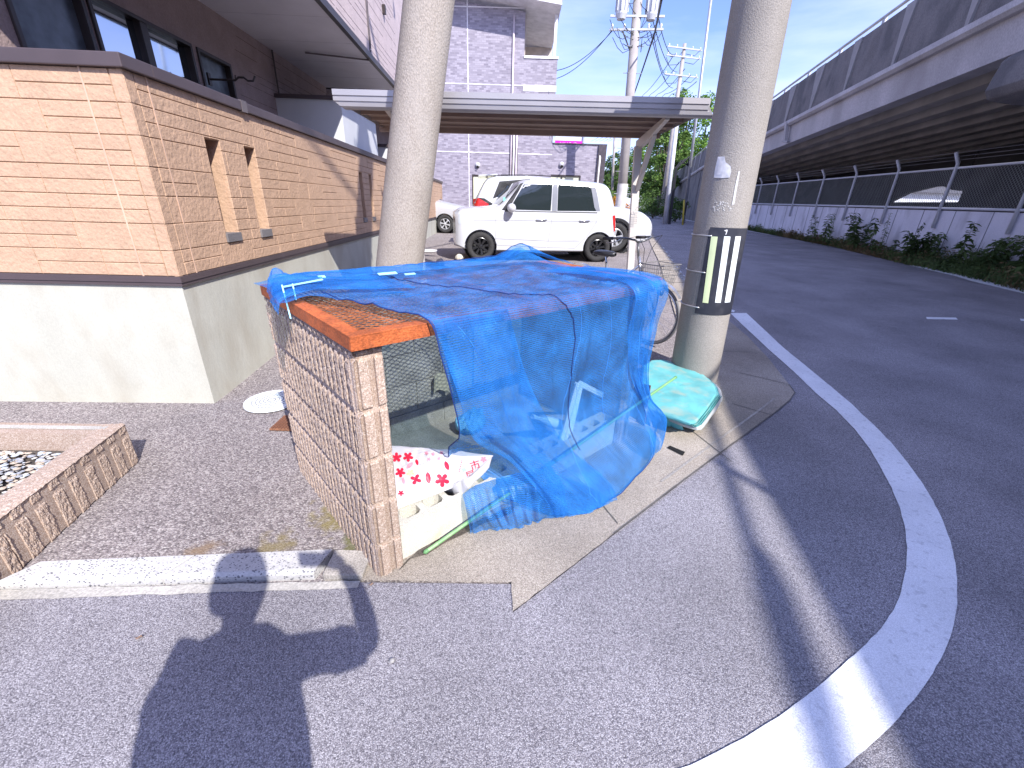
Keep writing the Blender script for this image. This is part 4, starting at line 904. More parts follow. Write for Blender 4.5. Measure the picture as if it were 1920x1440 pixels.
# house itself, set back behind the terrace
DH = -1.2     # wall plane u
M_wall = mat('house_wall_panel', (.34, .255, .235), .8, var=.08, vscale=6, fine=.1, fscale=70, bump=.7, bscale=40)
hs = thing('house', 'brown panelled house with overhanging upper floor and windows behind the tan terrace wall', 'house', Hp(-3, 4, 0))
mb = MB(); V1 = 6.9
WZ0, WZ1 = 1.62, 2.93
Wn = [(.78, 1.45), (1.49, 2.77), (2.86, 3.50)]
v = .25
def wallblk(mb, v0, v1, z0, z1): hb(mb, DH - .18, DH, v0, v1, z0, z1)
for a, b in Wn: wallblk(mb, v, a, 0, 3.42); wallblk(mb, a, b, 0, WZ0); wallblk(mb, a, b, WZ1, 3.42); v = b
wallblk(mb, v, V1, 0, 3.42)
hb(mb, -4.5, DH - .18, V1 - .2, V1, 0, 3.42); hb(mb, -4.5, DH - .18, .25, .4, 0, 3.42)
mb.build('wall', M_wall, hs)
mb = MB()
for r in range(19):     # grooves of the siding courses
    z = 1.9 + r * .082; x = .25
    while x < V1:
        w_ = rng.uniform(.3, .9)
        if rng.random() < (.95 if r % 2 else .45) and not any(a - .05 < x + w_ and b + .05 > x for a, b in Wn): hb(mb, DH - .001, DH + .0015, x, min(V1, x + w_ * .93), z, z + .005)
        x += w_
mb.build('siding_lines', mat('siding_line_dark', (.10, .07, .065), .9), hs)
M_frame = mat('window_frame_bronze', (.06, .048, .045), .4, metal=.3)
M_glass = mat('window_glass', (.42, .48, .55), .04, metal=1.0, var=.0)
M_glassf = mat('window_glass_frosted', (.10, .115, .13), .3, spec=.5, var=.5, vscale=6)
for i, (a, b) in enumerate(Wn):
    zt_ = WZ1
    mb = MB(); fw = .034
    hb(mb, DH - .1, DH + .02, a, b, zt_ - fw, zt_); hb(mb, DH - .1, DH + .02, a, b, WZ0, WZ0 + fw); hb(mb, DH - .1, DH + .02, a, a + fw, WZ0 + fw, zt_ - fw); hb(mb, DH - .1, DH + .02, b - fw, b, WZ0 + fw, zt_ - fw)
    if i == 1: hb(mb, DH - .08, DH + .012, 2.045, 2.135, WZ0 + fw, zt_ - fw)
    wn = mb.build('window', M_frame, hs, bevel=.004)
    mb = MB(); hb(mb, DH - .06, DH - .05, a + fw, b - fw, WZ0 + fw, zt_ - fw); mb.build('pane', M_glass if i == 1 else M_glassf, wn)
# hanging laundry pole hooks
mb = MB(); h0 = Hp(DH, 2.98, 2.66)
mb.tube([h0 + HU * .02, h0 + HU * .30, h0 + HU * .34 + ZV * .03, h0 + HU * .40 + ZV * .03, h0 + HU * .44, h0 + HU * .50, h0 + HU * .53 + ZV * .05], .011, 8); mb.tube([h0 + HU * .3, h0 + HU * .31 + ZV * .05], .008, 6); mb.box(h0 + HU * .01, (.02, .05, .12), HAX)
mb.build('laundry_hook', M_frame, hs)
mb = MB(); mb.tube([Hp(DH + .03, 4.7, 1.9), Hp(DH + .03, 4.7, 3.4)], .012, 6); mb.tube([Hp(DH + .03, 4.7, 2.45), Hp(DH + .10, 4.82, 2.40), Hp(DH + .08, 4.9, 2.15)], .007, 6); mb.box(Hp(DH + .03, 4.7, 2.08), (.06, .08, .12), HAX); mb.build('wall_cable', mat('cable_brown', (.09, .07, .065), .6), hs)
# overhanging upper storey
OV = .18; SO = 3.41; VO0 = -.3; VO1 = 6.95
mb = MB(); hb(mb, DH - 2.5, OV, VO0, VO1, SO + .05, 6.3); mb.build('upper_wall', mat('upper_siding', (.56, .46, .44), .8, var=.06, vscale=5, fine=.08, bump=.6, bscale=40), hs)
mb = MB()
for r in range(34):
    z = SO + .12 + r * .085; x = VO0
    while x < VO1:
        w_ = rng.uniform(.3, 1.1)
        if rng.random() < (.95 if r % 2 else .5): hb(mb, OV - .001, OV + .0018, x, min(VO1, x + w_ * .95), z, z + .006)
        x += w_
mb.build('upper_siding_lines', mat('siding_line_mauve', (.27, .20, .20), .9), hs)
mb = MB(); hb(mb, DH - .3, OV - .04, VO0, VO1 - .03, SO, SO + .048); mb.build('soffit', mat('soffit_white', (.66, .63, .66), .7, var=.04), hs)
mb = MB()
for k in range(11): hb(mb, DH + .002, OV - .045, -2. + k * .9, -1.997 + k * .9, SO - .0012, SO)
mb.build('soffit_seam', mat('seam_grey', (.42, .40, .42), .8), hs)
mb = MB(); hb(mb, OV - .04, OV + .02, VO0, VO1, SO - .02, SO + .06); hb(mb, DH - .3, OV - .04, VO1 - .03, VO1 + .02, SO - .02, SO + .06); mb.build('soffit_trim', M_frame, hs)
mb = MB(); hb(mb, OV + .002, OV + .010, 4.92, 4.935, SO + .06, 6.3); mb.tube([Hp(OV + .02, 4.93, SO + .12), Hp(OV + .03, 4.93, 5.2)], .009, 6); mb.tube([Hp(OV + .02, 4.93, SO + .1), Hp(OV - .02, 4.9, SO - .03), Hp(DH + .5, 4.7, SO - .025)], .012, 6); mb.build('drip_cable', mat('cable_grey', (.14, .12, .12), .6), hs)
mb = MB(); hb(mb, DH - 2.6, OV + .45, VO0, VO1 + .3, 6.3, 6.5); mb.build('eave', M_coping, hs)
mb = MB()
for k in range(3): hb(mb, OV, OV + .05, 6.0 + k * .03, 6.07 + k * .03, 4.3 + k * .55, 4.42 + k * .55)
mb.build('wall_vent', M_frame, hs)
# white partition block under the far end of the overhang, then the next bay
mb = MB(); hb(mb, DH - .2, -.24, 4.62, 6.6, 1.2, 2.80); mb.build('partition_wall', mat('white_panel', (.58, .59, .60), .7, var=.03), hs)
mb = MB(); hb(mb, DH - .2, -.21, 4.59, 6.63, 2.80, 2.85); mb.build('partition_cap', M_coping, hs)
local(hs)
h2 = thing('house', 'far bay of the brown house seen left of the strut pole under the shelter roof', 'house', Hp(-1, 9, 0))
mb = MB(); hb(mb, -3.6, -1.0, 7.6, 15, 0, 3.35); mb.build('wall', M_wall, h2); mb = MB(); hb(mb, -3.6, -.1, 7.3, 15, 3.35, 6.2); mb.build('upper_wall', MT['upper_siding'], h2)
mb = MB(); hb(mb, -1.1, -.26, 8.6, 14, 1.2, 2.60); mb.build('partition_wall', MT['white_panel'], h2); mb = MB(); hb(mb, -1.1, -.24, 8.57, 14, 2.60, 2.66); mb.build('partition_cap', M_coping, h2)
mb = MB(); h0 = Hp(-1, 7.9, 2.7); mb.tube([h0, h0 + HU * .35, h0 + HU * .42 + ZV * .06], .012, 8); mb.tube([h0 + HU * .2, h0 + HU * .2 + ZV * .06], .01, 6); mb.build('laundry_hook', M_frame, h2); local(h2)
# ================================================================ RIBBED PLANTER AT LOWER LEFT
pl = thing('planter', 'low planter of ribbed pinkish brown blocks filled with pale stones at the lower left', 'planter', (-2.3, 1.7, 0))
c = Vector((-2.183, 2.063, 0)); PD = (Vector((-2.002, 1.20, 0)) - c).normalized(); PN = Vector((-PD.y, PD.x, 0)); 
if PN.x < 0: PN = -PN
PH = .245; mb = MB(); LF = 1.25
ribbed(mb, c + ZV * -.02, PD, ZV, PN, LF, PH + .02, course=.205, seed=3, per=.098, du=.0026, dv=.006, rough=.012)
mb.box(c + PD * (LF / 2) - PN * .060 + ZV * (PH / 2 - .004), (LF, .112, PH), (PD, PN, ZV))
BK = Vector((-1, -.03, 0)).normalized()
mb.box(c + BK * 1.3 + Vector((0, -.055, 0)) + ZV * (PH / 2 - .003), (2.6, .11, PH - .004), (BK, Vector((.03, -1, 0)).normalized(), ZV))
mb.grid(lambda a, b: c + PD * (b * LF) + PN * (-.118 * a + .004) + ZV * (PH + .003 + .004 * mnoise.noise(Vector((a * 8, b * 70, 4))) - .006 * (abs(a - .5) * 2) ** 6), 14, 140)
e0 = c + PD * LF; mb.box(e0 + BK * 1.2 + ZV * (PH / 2 - .006), (2.45, .11, PH - .01), (BK, Vector((.03, -1, 0)).normalized(), ZV)); mb.box(e0 + BK * 2.35 + Vector((-.05, .58, PH / 2 - .008)), (.11, 1.25, PH - .014))
mb.build('block_wall', M_rib, pl, fix=False)
mb = MB(); mb.box(c + BK * 1.3 + Vector((0, -.055, 0)) + ZV * (PH + .001), (2.5, .03, .006), (BK, Vector((.03, -1, 0)).normalized(), ZV)); mb.build('mortar_bed', M_tmort, pl)
mb = MB(); mb.bx(-4.6, -2.2, .9, 1.95, -.02, .13); mb.build('fill', M_dirt, pl)
mb = MB(); rg = random.Random(5)
for k in range(1500):
    x = rg.uniform(-3.0, -2.15); y = rg.uniform(1.25, 1.9); s = rg.uniform(.008, .021); q = Vector((x, y, .135 + rg.uniform(0, .02)))
    if (q - c).dot(PN) > -.13: continue
    nn__ = 6; sx, sy, sz = s, s * rg.uniform(.6, 1), s * rg.uniform(.35, .7); a0 = rg.uniform(0, 6)
    vs = [q + Vector((0, 0, sz))] + [q + Vector((sx * math.cos(a0 + j * 1.047) * rg.uniform(.8, 1.1), sy * math.sin(a0 + j * 1.047) * rg.uniform(.8, 1.1), sz * .35)) for j in range(6)]
    mb.add(vs, [(0, 1 + j, 1 + (j + 1) % 6) for j in range(6)], rg.choice([0, 0, 2, 2, 1, 3]))
st = mb.build('stone_fill', [mat('stone_white', (.50, .48, .44), .7, var=.15), mat('stone_grey', (.28, .29, .31), .7), mat('stone_tan', (.42, .35, .27), .7), mat('stone_blue', (.42, .46, .5), .7)], pl, fix=False); st['kind'] = 'stuff'; local(pl)
# ================================================================ CYCLE SHELTER (roof on rear posts)
M_alu = mat('silver_aluminium', (.40, .385, .40), .4, metal=.35, var=.05, dirt=(.38, .36, .35), dscale=5, damt=.4)
M_post = mat('beige_aluminium', (.60, .56, .52), .45, metal=.15, var=.04)
M_under = mat('roof_underside', (.30, .22, .18), .7, var=.1)
fl_, fr_ = PY(622, 170, 6.9), PY(1337, 183, 6.9)
sh = thing('cycle_shelter', 'silver flat roofed cycle shelter on beige posts in front of the white cars', 'cycle shelter', (0, 8.6, zg(8.6)))
RX0, RX1, RY0, RY1, RZ = fl_.x, fr_.x + .02, 6.9, 8.95, 2.84
SAX = (Vector((1, .012, .004)).normalized(), Vector((-.012, 1, 0)), ZV)
def sb(mb, x0, x1, y0, y1, z0, z1, mi=0): mb.bx(x0, x1, y0, y1, z0, z1, mi)
mb = MB()   # stepped fascia
prof = [(0, 2.835), (0, 2.765), (.018, 2.76), (.018, 2.752), (.008, 2.748), (.012, 2.70), (.030, 2.695), (.030, 2.687), (.022, 2.682), (.030, 2.64), (.06, 2.618), (.12, 2.61), (.12, 2.835)]
mb.prism([(RX0 + (0 if z > 2.7 else (2.7 - z) * 1.4) , RY0 + y, z) for y, z in prof], (RX1 - RX0 - .05, 0, .025))
mb.prism([(RX0, RY0 + .1, 2.84), (RX0 + .01, RY0 + .1, 2.74), (RX0 + .12, RY0 + .1, 2.65), (RX0 + .14, RY0 + .1, 2.84)], (0, 1.95, 0))
mb.prism([(RX1, RY0 + .1, 2.86), (RX1 - .01, RY0 + .1, 2.76), (RX1 - .12, RY0 + .1, 2.67), (RX1 - .14, RY0 + .1, 2.86)], (0, 1.95, 0))
mb.build('fascia', M_alu, sh)
mb = MB(); mb.prism([(RX0 + .1, RY0 + .11, 2.76), (RX1 - .1, RY0 + .11, 2.78), (RX1 - .1, RY1, 2.74), (RX0 + .1, RY1, 2.72)], (0, 0, .03)); mb.build('roof_sheet', M_alu, sh)
for y in (7.15, 7.62, 8.1, 8.55):
    mb = MB(); mb.prism([(RX0 + .14, y, 2.66), (RX0 + .14, y + .045, 2.66), (RX0 + .14, y + .045, 2.72), (RX0 + .14, y, 2.72)], (RX1 - RX0 - .28, 0, .02)); mb.build('purlin', M_under, sh)
mb = MB(); mb.prism([(RX0 + .05, 8.85, 2.60), (RX0 + .05, 8.95, 2.60), (RX0 + .05, 8.95, 2.78), (RX0 + .05, 8.85, 2.78)], (RX1 - RX0 - .15, 0, .02)); mb.build('rear_beam', M_under, sh)
mb = MB(); mb.prism([(RX0 + .12, RY0 + .12, 2.735), (RX1 - .12, RY0 + .12, 2.755), (RX1 - .12, 8.85, 2.70), (RX0 + .12, 8.85, 2.68)], (0, 0, .012)); mb.build('ceiling_panel', M_under, sh)
for px_, lab in ((2.16, 0), (-1.95, 1)):
    x = px_; g = zg(8.55)
    mb = MB(); mb.prism([(x - .035, 7.2, 2.70), (x - .035, 8.8, 2.56), (x - .035, 8.8, 2.40), (x - .035, 8.3, 2.44), (x - .035, 7.2, 2.64)], (.07, 0, 0)); mb.build('arm', M_post, sh, bevel=.008)
    pf = Vector((x + .13, 8.47, g - .05)); mb = MB()
    mb.bar(Vector((x + .16, 8.44, -.75)), Vector((x - .03, 8.62, 2.45)), .13, .10, up=(0, 1, 0)); mb.bar(Vector((x + .03, 8.52, 1.75)), Vector((x + .02, 7.85, 2.55)), .09, .07, up=(1, 0, 0)); pst = mb.build('post', M_post, sh, bevel=.006)
    if lab == 0:
        mb = MB(); o_ = Vector((x + .055, 8.43, 1.0)); M_ink = mat('label_ink', (.28, .26, .26), .8)
        tri = [Vector((-.035, 0, 0)), Vector((.035, 0, 0)), Vector((0, 0, .06))]
        for i in range(3): mb.bar(o_ + ZV * .40 + tri[i], o_ + ZV * .40 + tri[(i + 1) % 3], .006, .004)
        for r in range(6):
            for c_ in range(4): mb.box(o_ + ZV * (.35 - r * .035) + Vector((-.027 + c_ * .018, 0, 0)), (.013, .003, .013 if r % 2 == 0 else .01))
        mb.build('warning_label', M_ink, pst)
SHS = .616    # true size: the shelter stands nearer, its posts meet the ground behind the net
for o in [c for c in COL.objects if c.parent == sh or (c.parent and c.parent.parent == sh)]:
    for v in o.data.vertices: v.co = CAMP + (v.co - CAMP) * SHS
sh.location = (0, 5.2, zg(5.2)); local(sh)
# ================================================================ CARS
M_car = mat('white_car_paint', (.54, .55, .57), .18, var=.02, spec=.6); M_car.node_tree.nodes['Principled BSDF'].inputs['Coat Weight'].default_value = .5
M_silver = mat('silver_car_paint', (.55, .58, .61), .25, metal=.35, var=.02)
M_tyre = mat('tyre', (.035, .034, .034), .85, var=.15, vscale=20); M_rimb = mat('rim_black', (.015, .015, .016), .25, spec=.7); M_rims = mat('rim_silver', (.55, .56, .58), .3, metal=.5)
M_cglass = mat('car_glass', (.02, .028, .03), .04, spec=.9, var=0); M_trim = mat('car_trim_black', (.02, .02, .022), .5); M_taill = mat('tail_lamp', (.50, .02, .015), .2, spec=.7); M_head = mat('head_lamp', (.5, .54, .58), .08, spec=.8); M_chrome = mat('chrome', (.6, .6, .62), .15, metal=.9)
def interp(P, x): return float(np.interp(x, [p[0] for p in P], [p[1] for p in P]))
def smoothp(P, x):
    # smooth piecewise curve
    xs = [p[0] for p in P]; 
    return sum(interp(P, x + d) for d in (-.05, -.025, 0, .025, .05)) / 5
def wheel(parent, M4, x, y, r, side, rim, spokes, rw=.62):
    w_ = .085; c_ = M4 @ Vector((x, y, r)); ax = (M4.to_3x3() @ Vector((0, side, 0))).normalized(); ux = (M4.to_3x3() @ Vector((1, 0, 0))).normalized()
    mb = MB(); mb.lathe([(r * rw, -w_), (r * .93, -w_), (r, -w_ * .6), (r, w_ * .6), (r * .95, w_ * .95), (r * .82, w_ * 1.06), (r * rw * 1.03, w_ * .9), (r * rw, w_ * .75)], c_, ax, 40); wh = mb.build('wheel', M_tyre, parent, smooth=True)
    mb = MB(); mb.lathe([(r * rw, w_ * .8), (r * rw * .94, w_ * .86), (r * rw * .90, w_ * .5), (r * rw * .88, -w_), (0, -w_)], c_, ax, 40)
    mb.lathe([(r * .13, w_ * .4), (r * .13, w_ * .85), (r * .09, w_ * .95), (0, w_ * .95)], c_, ax, 16)
    for k in range(spokes):
        a = 2 * math.pi * k / spokes + .2; d = ux * math.cos(a) + ZV * math.sin(a); e2 = ax.cross(d)
        mb.prism([c_ + d * r * .08 + e2 * r * .05 + ax * w_ * .62, c_ + d * r * rw * .92 + e2 * r * .085 + ax * w_ * .78, c_ + d * r * rw * .92 - e2 * r * .085 + ax * w_ * .78, c_ + d * r * .08 - e2 * r * .05 + ax * w_ * .62], ax * w_ * -.25)
    mb.build('rim', rim, wh); 
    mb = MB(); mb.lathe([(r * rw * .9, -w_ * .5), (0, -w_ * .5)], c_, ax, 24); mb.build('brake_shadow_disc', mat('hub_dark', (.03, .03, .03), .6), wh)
def car(name, label, M4, L_, W_, top, belt, tumble, wx, wr, paint, rim, spokes, wins, lines, bot=.20, nose=.18, tail=.12, archf=1.16, arch_trim=None, group=None):
    """local frame: x from front bumper to tail, y width (near side -), z up"""
    root = thing(name, label, 'car', M4.translation, group)
    nx = 96
    def hw(x):      # plan half width
        f = min(1, max(0, x / nose)); r_ = min(1, max(0, (L_ - x) / tail)); return W_ / 2 * (1 - .13 * (1 - f) ** 2.6) * (1 - .10 * (1 - r_) ** 2.2)
    def sec(x):
        zt_ = smoothp(top, x); zb = smoothp(belt, x); h = hw(x); lo = bot + .10 * max(0, 1 - x / .25) + .10 * max(0, 1 - (L_ - x) / .25)
        if zt_ > zb + .12:
            g = (zt_ - zb); tw = h - tumble * g
            P = [(h * .90, lo), (h * .975, lo + .03), (h * .992, lo + .22), (h, (lo + zb) * .55), (h * .995, zb - .10), (h * .985, zb - .02), (h * .975, zb), (tw + (h * .975 - tw) * .5, zb + g * .5), (tw, zt_ - .10), (tw - .035, zt_ - .045), (tw - .12, zt_ - .012), (tw * .5, zt_ + .006), (0, zt_ + .012)]
        else:
            P = [(h * .90, lo), (h * .975, lo + .03), (h * .992, lo + .22), (h, (lo + zt_) * .55), (h * .99, zt_ - .16), (h * .97, zt_ - .08), (h * .95, zt_ - .055), (h * .92, zt_ - .035), (h * .88, zt_ - .022), (h * .82, zt_ - .012), (h * .7, zt_), (h * .4, zt_ + .012), (0, zt_ + .018)]
        return P
    def side_y(x, z):
        P = sec(min(max(x, 0), L_))[:10]; return -float(np.interp(z, [p[1] for p in P], [p[0] for p in P]))
    xs = sorted(set([L_ * i / nx for i in range(nx + 1)] + [.02, .05, L_ - .02, L_ - .05]))
    mb = MB(); n = 13; ring = 2 * n - 1
    for x in xs:
        P = sec(x); full = [(-a, z) for a, z in P] + [(a, z) for a, z in P[::-1][1:]]
        for y, z in full: mb.v.append(tuple(M4 @ Vector((x, y, z))))
    for i in range(len(xs) - 1):
        for j in range(ring - 1): mb.f.append((i * ring + j, i * ring + j + 1, (i + 1) * ring + j + 1, (i + 1) * ring + j)); mb.m.append(0)
        mb.f.append((i * ring + ring - 1, i * ring, (i + 1) * ring, (i + 1) * ring + ring - 1)); mb.m.append(0)
    mb.f.append(tuple(range(ring))); mb.m.append(0); mb.f.append(tuple((len(xs) - 1) * ring + j for j in range(ring))); mb.m.append(0)
    body = mb.build('body', paint, root)
    cm = MB(); ax = (M4.to_3x3() @ Vector((0, 1, 0))).normalized()
    for x in wx:
        for s in (-1, 1): c_ = M4 @ Vector((x, s * W_ / 2, wr)); cm.tube([c_ - ax * .24, c_ + ax * .24], wr * archf, 40)
    local(root); carve(body, cm)
    body.data.polygons.foreach_set('use_smooth', [True] * len(body.data.polygons)); body.data.set_sharp_from_angle(angle=R_(32))
    if not body.data.materials: body.data.materials.append(paint)
    for x in wx:
        for s in (-1, 1):
            mb = MB(); c_ = M4 @ Vector((x, s * (W_ / 2 - .22), wr)); mb.lathe([(wr * archf * .99, -.06), (0, -.06)], c_, ax * s, 32); mb.lathe([(wr * archf, -.06), (wr * archf, .17)], c_, ax * s, 32); mb.build('wheel_well', M_trim, root)
            if arch_trim: 
                mb = MB(); mb.lathe([(wr * archf, .0), (wr * archf * 1.0, .012), (wr * archf * 1.14, .012), (wr * archf * 1.15, .0)], M4 @ Vector((x, s * (W_ / 2 - .012), wr)), ax * s, 40); mb.build('arch_trim', M_trim, root)
            wheel(root, M4, x, s * (W_ / 2 - .105), wr, s, rim, spokes)
    def patch(poly, off, m, nm, par=None, sub=10, both=True):
        for sd in ((1, -1) if both else (1,)):
            mb = MB(); P = []
            n_ = len(poly); pts = []
            for i in range(n_):
                a = poly[i]; b = poly[(i + 1) % n_]
                for k in range(sub): pts.append((a[0] + (b[0] - a[0]) * k / sub, a[1] + (b[1] - a[1]) * k / sub))
            c0 = (sum(p[0] for p in pts) / len(pts), sum(p[1] for p in pts) / len(pts)); rings = []
            for f in (1, .8, .6, .4, .2):
                rings.append([M4 @ Vector((c0[0] + (p[0] - c0[0]) * f, sd * (side_y(c0[0] + (p[0] - c0[0]) * f, c0[1] + (p[1] - c0[1]) * f) - off), c0[1] + (p[1] - c0[1]) * f)) for p in pts])
            b = 0
            for r_ in rings: mb.v += [tuple(q) for q in r_]
            nn__ = len(pts)
            for r_ in range(len(rings) - 1):
                for i in range(nn__): mb.f.append((r_ * nn__ + i, r_ * nn__ + (i + 1) % nn__, (r_ + 1) * nn__ + (i + 1) % nn__, (r_ + 1) * nn__ + i)); mb.m.append(0)
            mb.f.append(tuple((len(rings) - 1) * nn__ + i for i in range(nn__))); mb.m.append(0)
            o = mb.build(nm, m, par or root, smooth=True)
    for nm, poly, m, off in wins: patch(poly, off, m, nm)
    for pts in lines:
        for sd in (1, -1):
            mb = MB(); P = [M4 @ Vector((x, sd * (side_y(x, z) - .0012), z)) for x, z in pts]; mb.tube(P, .0045, 4); mb.build('door_gap', mat('gap_grey', (.30, .30, .31), .6), root)
    return root, side_y, patch
def frame(p_front, p_back_dir, z):
    """M4 with +x along p_back_dir (front bumper to tail)"""
    X = Vector((*p_back_dir, 0)).normalized(); Y = Vector((-X.y, X.x, 0)); M_ = Matrix((X, Y, ZV)).transposed().to_4x4(); M_.translation = Vector((p_front[0], p_front[1], z)); return M_
# --- near white kei car (its left flank faces us, nose to the left)
fw = G(900, 490); rw = G(1120, 491); WB = 2.52; dirx = (rw - fw); dirx.z = 0; sc_ = dirx.length; dirx.normalize()
mid = (fw + rw) / 2; dl_ = Vector((-dirx.y, dirx.x, 0))
CW = 1.475; org = mid - dirx * (WB / 2 + .50) + dl_ * (CW / 2)
M4 = frame(org, dirx[:2], zg(mid.y) + .0)
top = [(0, .90), (.03, .96), (.12, 1.0), (.45, 1.035), (.80, 1.06), (.88, 1.08), (1.30, 1.50), (1.42, 1.575), (1.7, 1.61), (2.4, 1.615), (3.0, 1.585), (3.15, 1.545), (3.25, 1.36), (3.36, .95), (3.40, .80)]
belt = [(0, .9), (.8, .98), (1.2, .99), (3.4, 1.03)]
ZS = lambda z: z if z < .3 else .3 + (z - .3) * .985
top = [(x, ZS(z)) for x, z in top]; belt = [(x, ZS(z)) for x, z in belt]
wins = [('side_window', [(1.07, 1.015), (1.37, 1.49), (1.95, 1.51), (1.93, 1.015)], M_cglass, .004), ('side_window', [(2.07, 1.015), (2.07, 1.51), (2.72, 1.49), (2.84, 1.42), (2.90, 1.03)], M_cglass, .004),
        ('pillar_trim', [(1.955, 1.01), (1.96, 1.515), (2.06, 1.515), (2.06, 1.01)], mat('pillar_grey', (.20, .21, .24), .35, spec=.6), .005), ('pillar_trim', [(2.86, 1.10), (2.76, 1.49), (2.86, 1.49), (2.99, 1.03), (2.91, 1.03)], MT['pillar_grey'], .005),
        ('window_seal', [(.98, .995), (2.93, 1.01), (2.93, .99), (.98, .975)], M_trim, .006), ('window_seal', [(.92, 1.0), (1.30, 1.50), (1.36, 1.52), (1.05, 1.0)], M_trim, .005),
        ('fuel_flap', [(3.04 + .075 * math.cos(a * .628), .80 + .085 * math.sin(a * .628)) for a in range(10)], mat('white_car_paint_flap', (.74, .75, .76), .2), .002),
        ('tail_lamp', [(3.27, .95), (3.34, .96), (3.385, .66), (3.345, .62), (3.30, .80)], M_taill, .008), ('head_lamp', [(.045, .73), (.06, .90), (.17, .93), (.14, .76), (.09, .71)], M_head, .006)]
lines = [[(.86, .98), (.80, .82), (.80, .40), (.84, .32)], [(.84, .32), (1.88, .29)], [(1.93, 1.0), (1.96, .8), (1.92, .45), (1.90, .29), (2.50, .28), (2.75, .52), (2.92, .8), (2.97, 1.0)], [(.35, .80), (1.5, .815), (2.94, .82)], [(.80, .45), (1.9, .42), (2.6, .43)], [(.12, .92), (.4, .93), (.84, .98)]]
wins = [(a_, [(x, ZS(z)) for x, z in b_], c_, d_) for a_, b_, c_, d_ in wins]; lines = [[(x, ZS(z)) for x, z in l_] for l_ in lines]
kei, sy, pat = car('car', 'boxy small white hatchback with black wheels parked side-on behind the cycle shelter', M4, 3.395, CW, top, belt, .13, (.50 + .0, 3.02), .285, M_car, M_rimb, 8, wins, lines, bot=.2)
def cl(x, y, z): return M4 @ Vector((x, y, ZS(z)))
for hx in (1.74, 2.66):
    for sd in (1, -1):
        mb = MB(); y = sd * (sy(hx, ZS(.83)) - .022); mb.tube([cl(hx - .11, y + sd * .018, .828), cl(hx - .09, y, .828), cl(hx + .09, y, .834), cl(hx + .11, y + sd * .018, .834)], .013, 8); mb.build('door_handle', M_chrome, kei, smooth=True)
for sd in (1, -1):
    mb = MB(); y = sd * (sy(1.15, ZS(1.02)) - .13); c_ = cl(1.10, y, 1.045); mb.lathe([(0, -.11), (.06, -.10), (.085, -.03), (.088, .03), (.06, .10), (0, .11)], c_, (M4.to_3x3() @ Vector((0, 1, 0))), 16); mb.bar(cl(1.10, y, 1.0), cl(1.12, sd * sy(1.15, ZS(1.0)), .99), .03, .03); mb.build('door_mirror', M_car, kei, smooth=True)
# windscreen and rear glass
mb = MB(); mb.grid(lambda u, v: cl(.885 + .42 * v, (u - .5) * (1.16 - .10 * v), 1.085 + .43 * v + .012 + .02 * math.sin(math.pi * u)), 10, 6); mb.build('windscreen', M_cglass, kei, smooth=True, fix=False)
mb = MB(); mb.box(cl(1.0, -.52, 1.20), (.04, .10, .08)); mb.build('screen_sticker', mat('sticker_teal', (.2, .55, .5), .5), kei)
mb = MB(); mb.box(cl(1.95, 0, .235), (1.9, 1.25, .05), (dirx, dl_, ZV)); mb.build('underbody', M_trim, kei)
for s_, x0_ in ((-.34, 1.55), (.34, 1.55), (0, 2.65)):
    mb = MB(); mb.box(cl(x0_, s_, .95), (.12, .44, .6), (dirx, dl_, ZV)); mb.build('seat', M_trim, kei, bevel=.04)
local(kei)
# --- white estate behind it, tail to the left, driving wheel arch visible at right
sr = G(1165, 470); d2 = Vector((1, .17, 0)).normalized(); M5 = frame((sr.x - .75 - 2.6, sr.y + .4 - .45), (d2.x, d2.y), zg(sr.y))
# origin = tail; x increases towards the bonnet, so this profile is written tail-first
M5 = frame((-1.18, 11.9), (.995, .09), zg(11.9))
top2 = [(0, .95), (.05, 1.10), (.22, 1.40), (.34, 1.62), (.60, 1.69), (1.4, 1.72), (2.2, 1.68), (2.75, 1.50), (3.25, 1.12), (3.9, 1.06), (4.3, .98), (4.5, .85), (4.6, .7)]
belt2 = [(0, 1.12), (3.2, 1.06), (4.6, 1.0)]
wins2 = [('side_window', [(.55, 1.22), (.70, 1.52), (1.35, 1.60), (1.35, 1.14)], M_cglass, .004), ('side_window', [(1.42, 1.13), (1.42, 1.60), (2.1, 1.56), (2.15, 1.12)], M_cglass, .004), ('side_window', [(2.2, 1.12), (2.15, 1.55), (2.6, 1.40), (3.0, 1.12)], M_cglass, .004),
         ('tail_lamp', [(.02, 1.02), (.03, 1.16), (.16, 1.18), (.40, 1.06), (.40, 1.02), (.12, .99)], M_taill, .01), ('lamp_trim', [(.12, 1.19), (.30, 1.18), (.55, 1.04), (.50, .99), (.41, 1.02), (.41, 1.07), (.2, 1.16)], M_trim, .008), ('head_lamp', [(4.3, .85), (4.45, .84), (4.5, .74), (4.3, .74)], M_head, .006),
         ('window_seal', [(.5, 1.18), (.66, 1.56), (1.4, 1.64), (1.4, 1.60), (.72, 1.53), (.57, 1.2)], M_trim, .005)]
suv, sy2, _ = car('car', 'larger white sport utility car with red tail lamp parked behind the small hatchback', M5, 4.6, 1.84, top2, belt2, .16, (.95, 3.62), .355, M_car, M_rims, 5, wins2, [[(1.38, 1.1), (1.38, .4)], [(2.2, 1.1), (2.25, .4)]], bot=.25, arch_trim=True)
mb = MB(); mb.prism([M5 @ Vector((.16, -.66, 1.665)), M5 @ Vector((.62, -.64, 1.705)), M5 @ Vector((.62, .64, 1.705)), M5 @ Vector((.16, .66, 1.665))], (0, 0, .03)); mb.build('roof_spoiler', M_car, suv, bevel=.01)
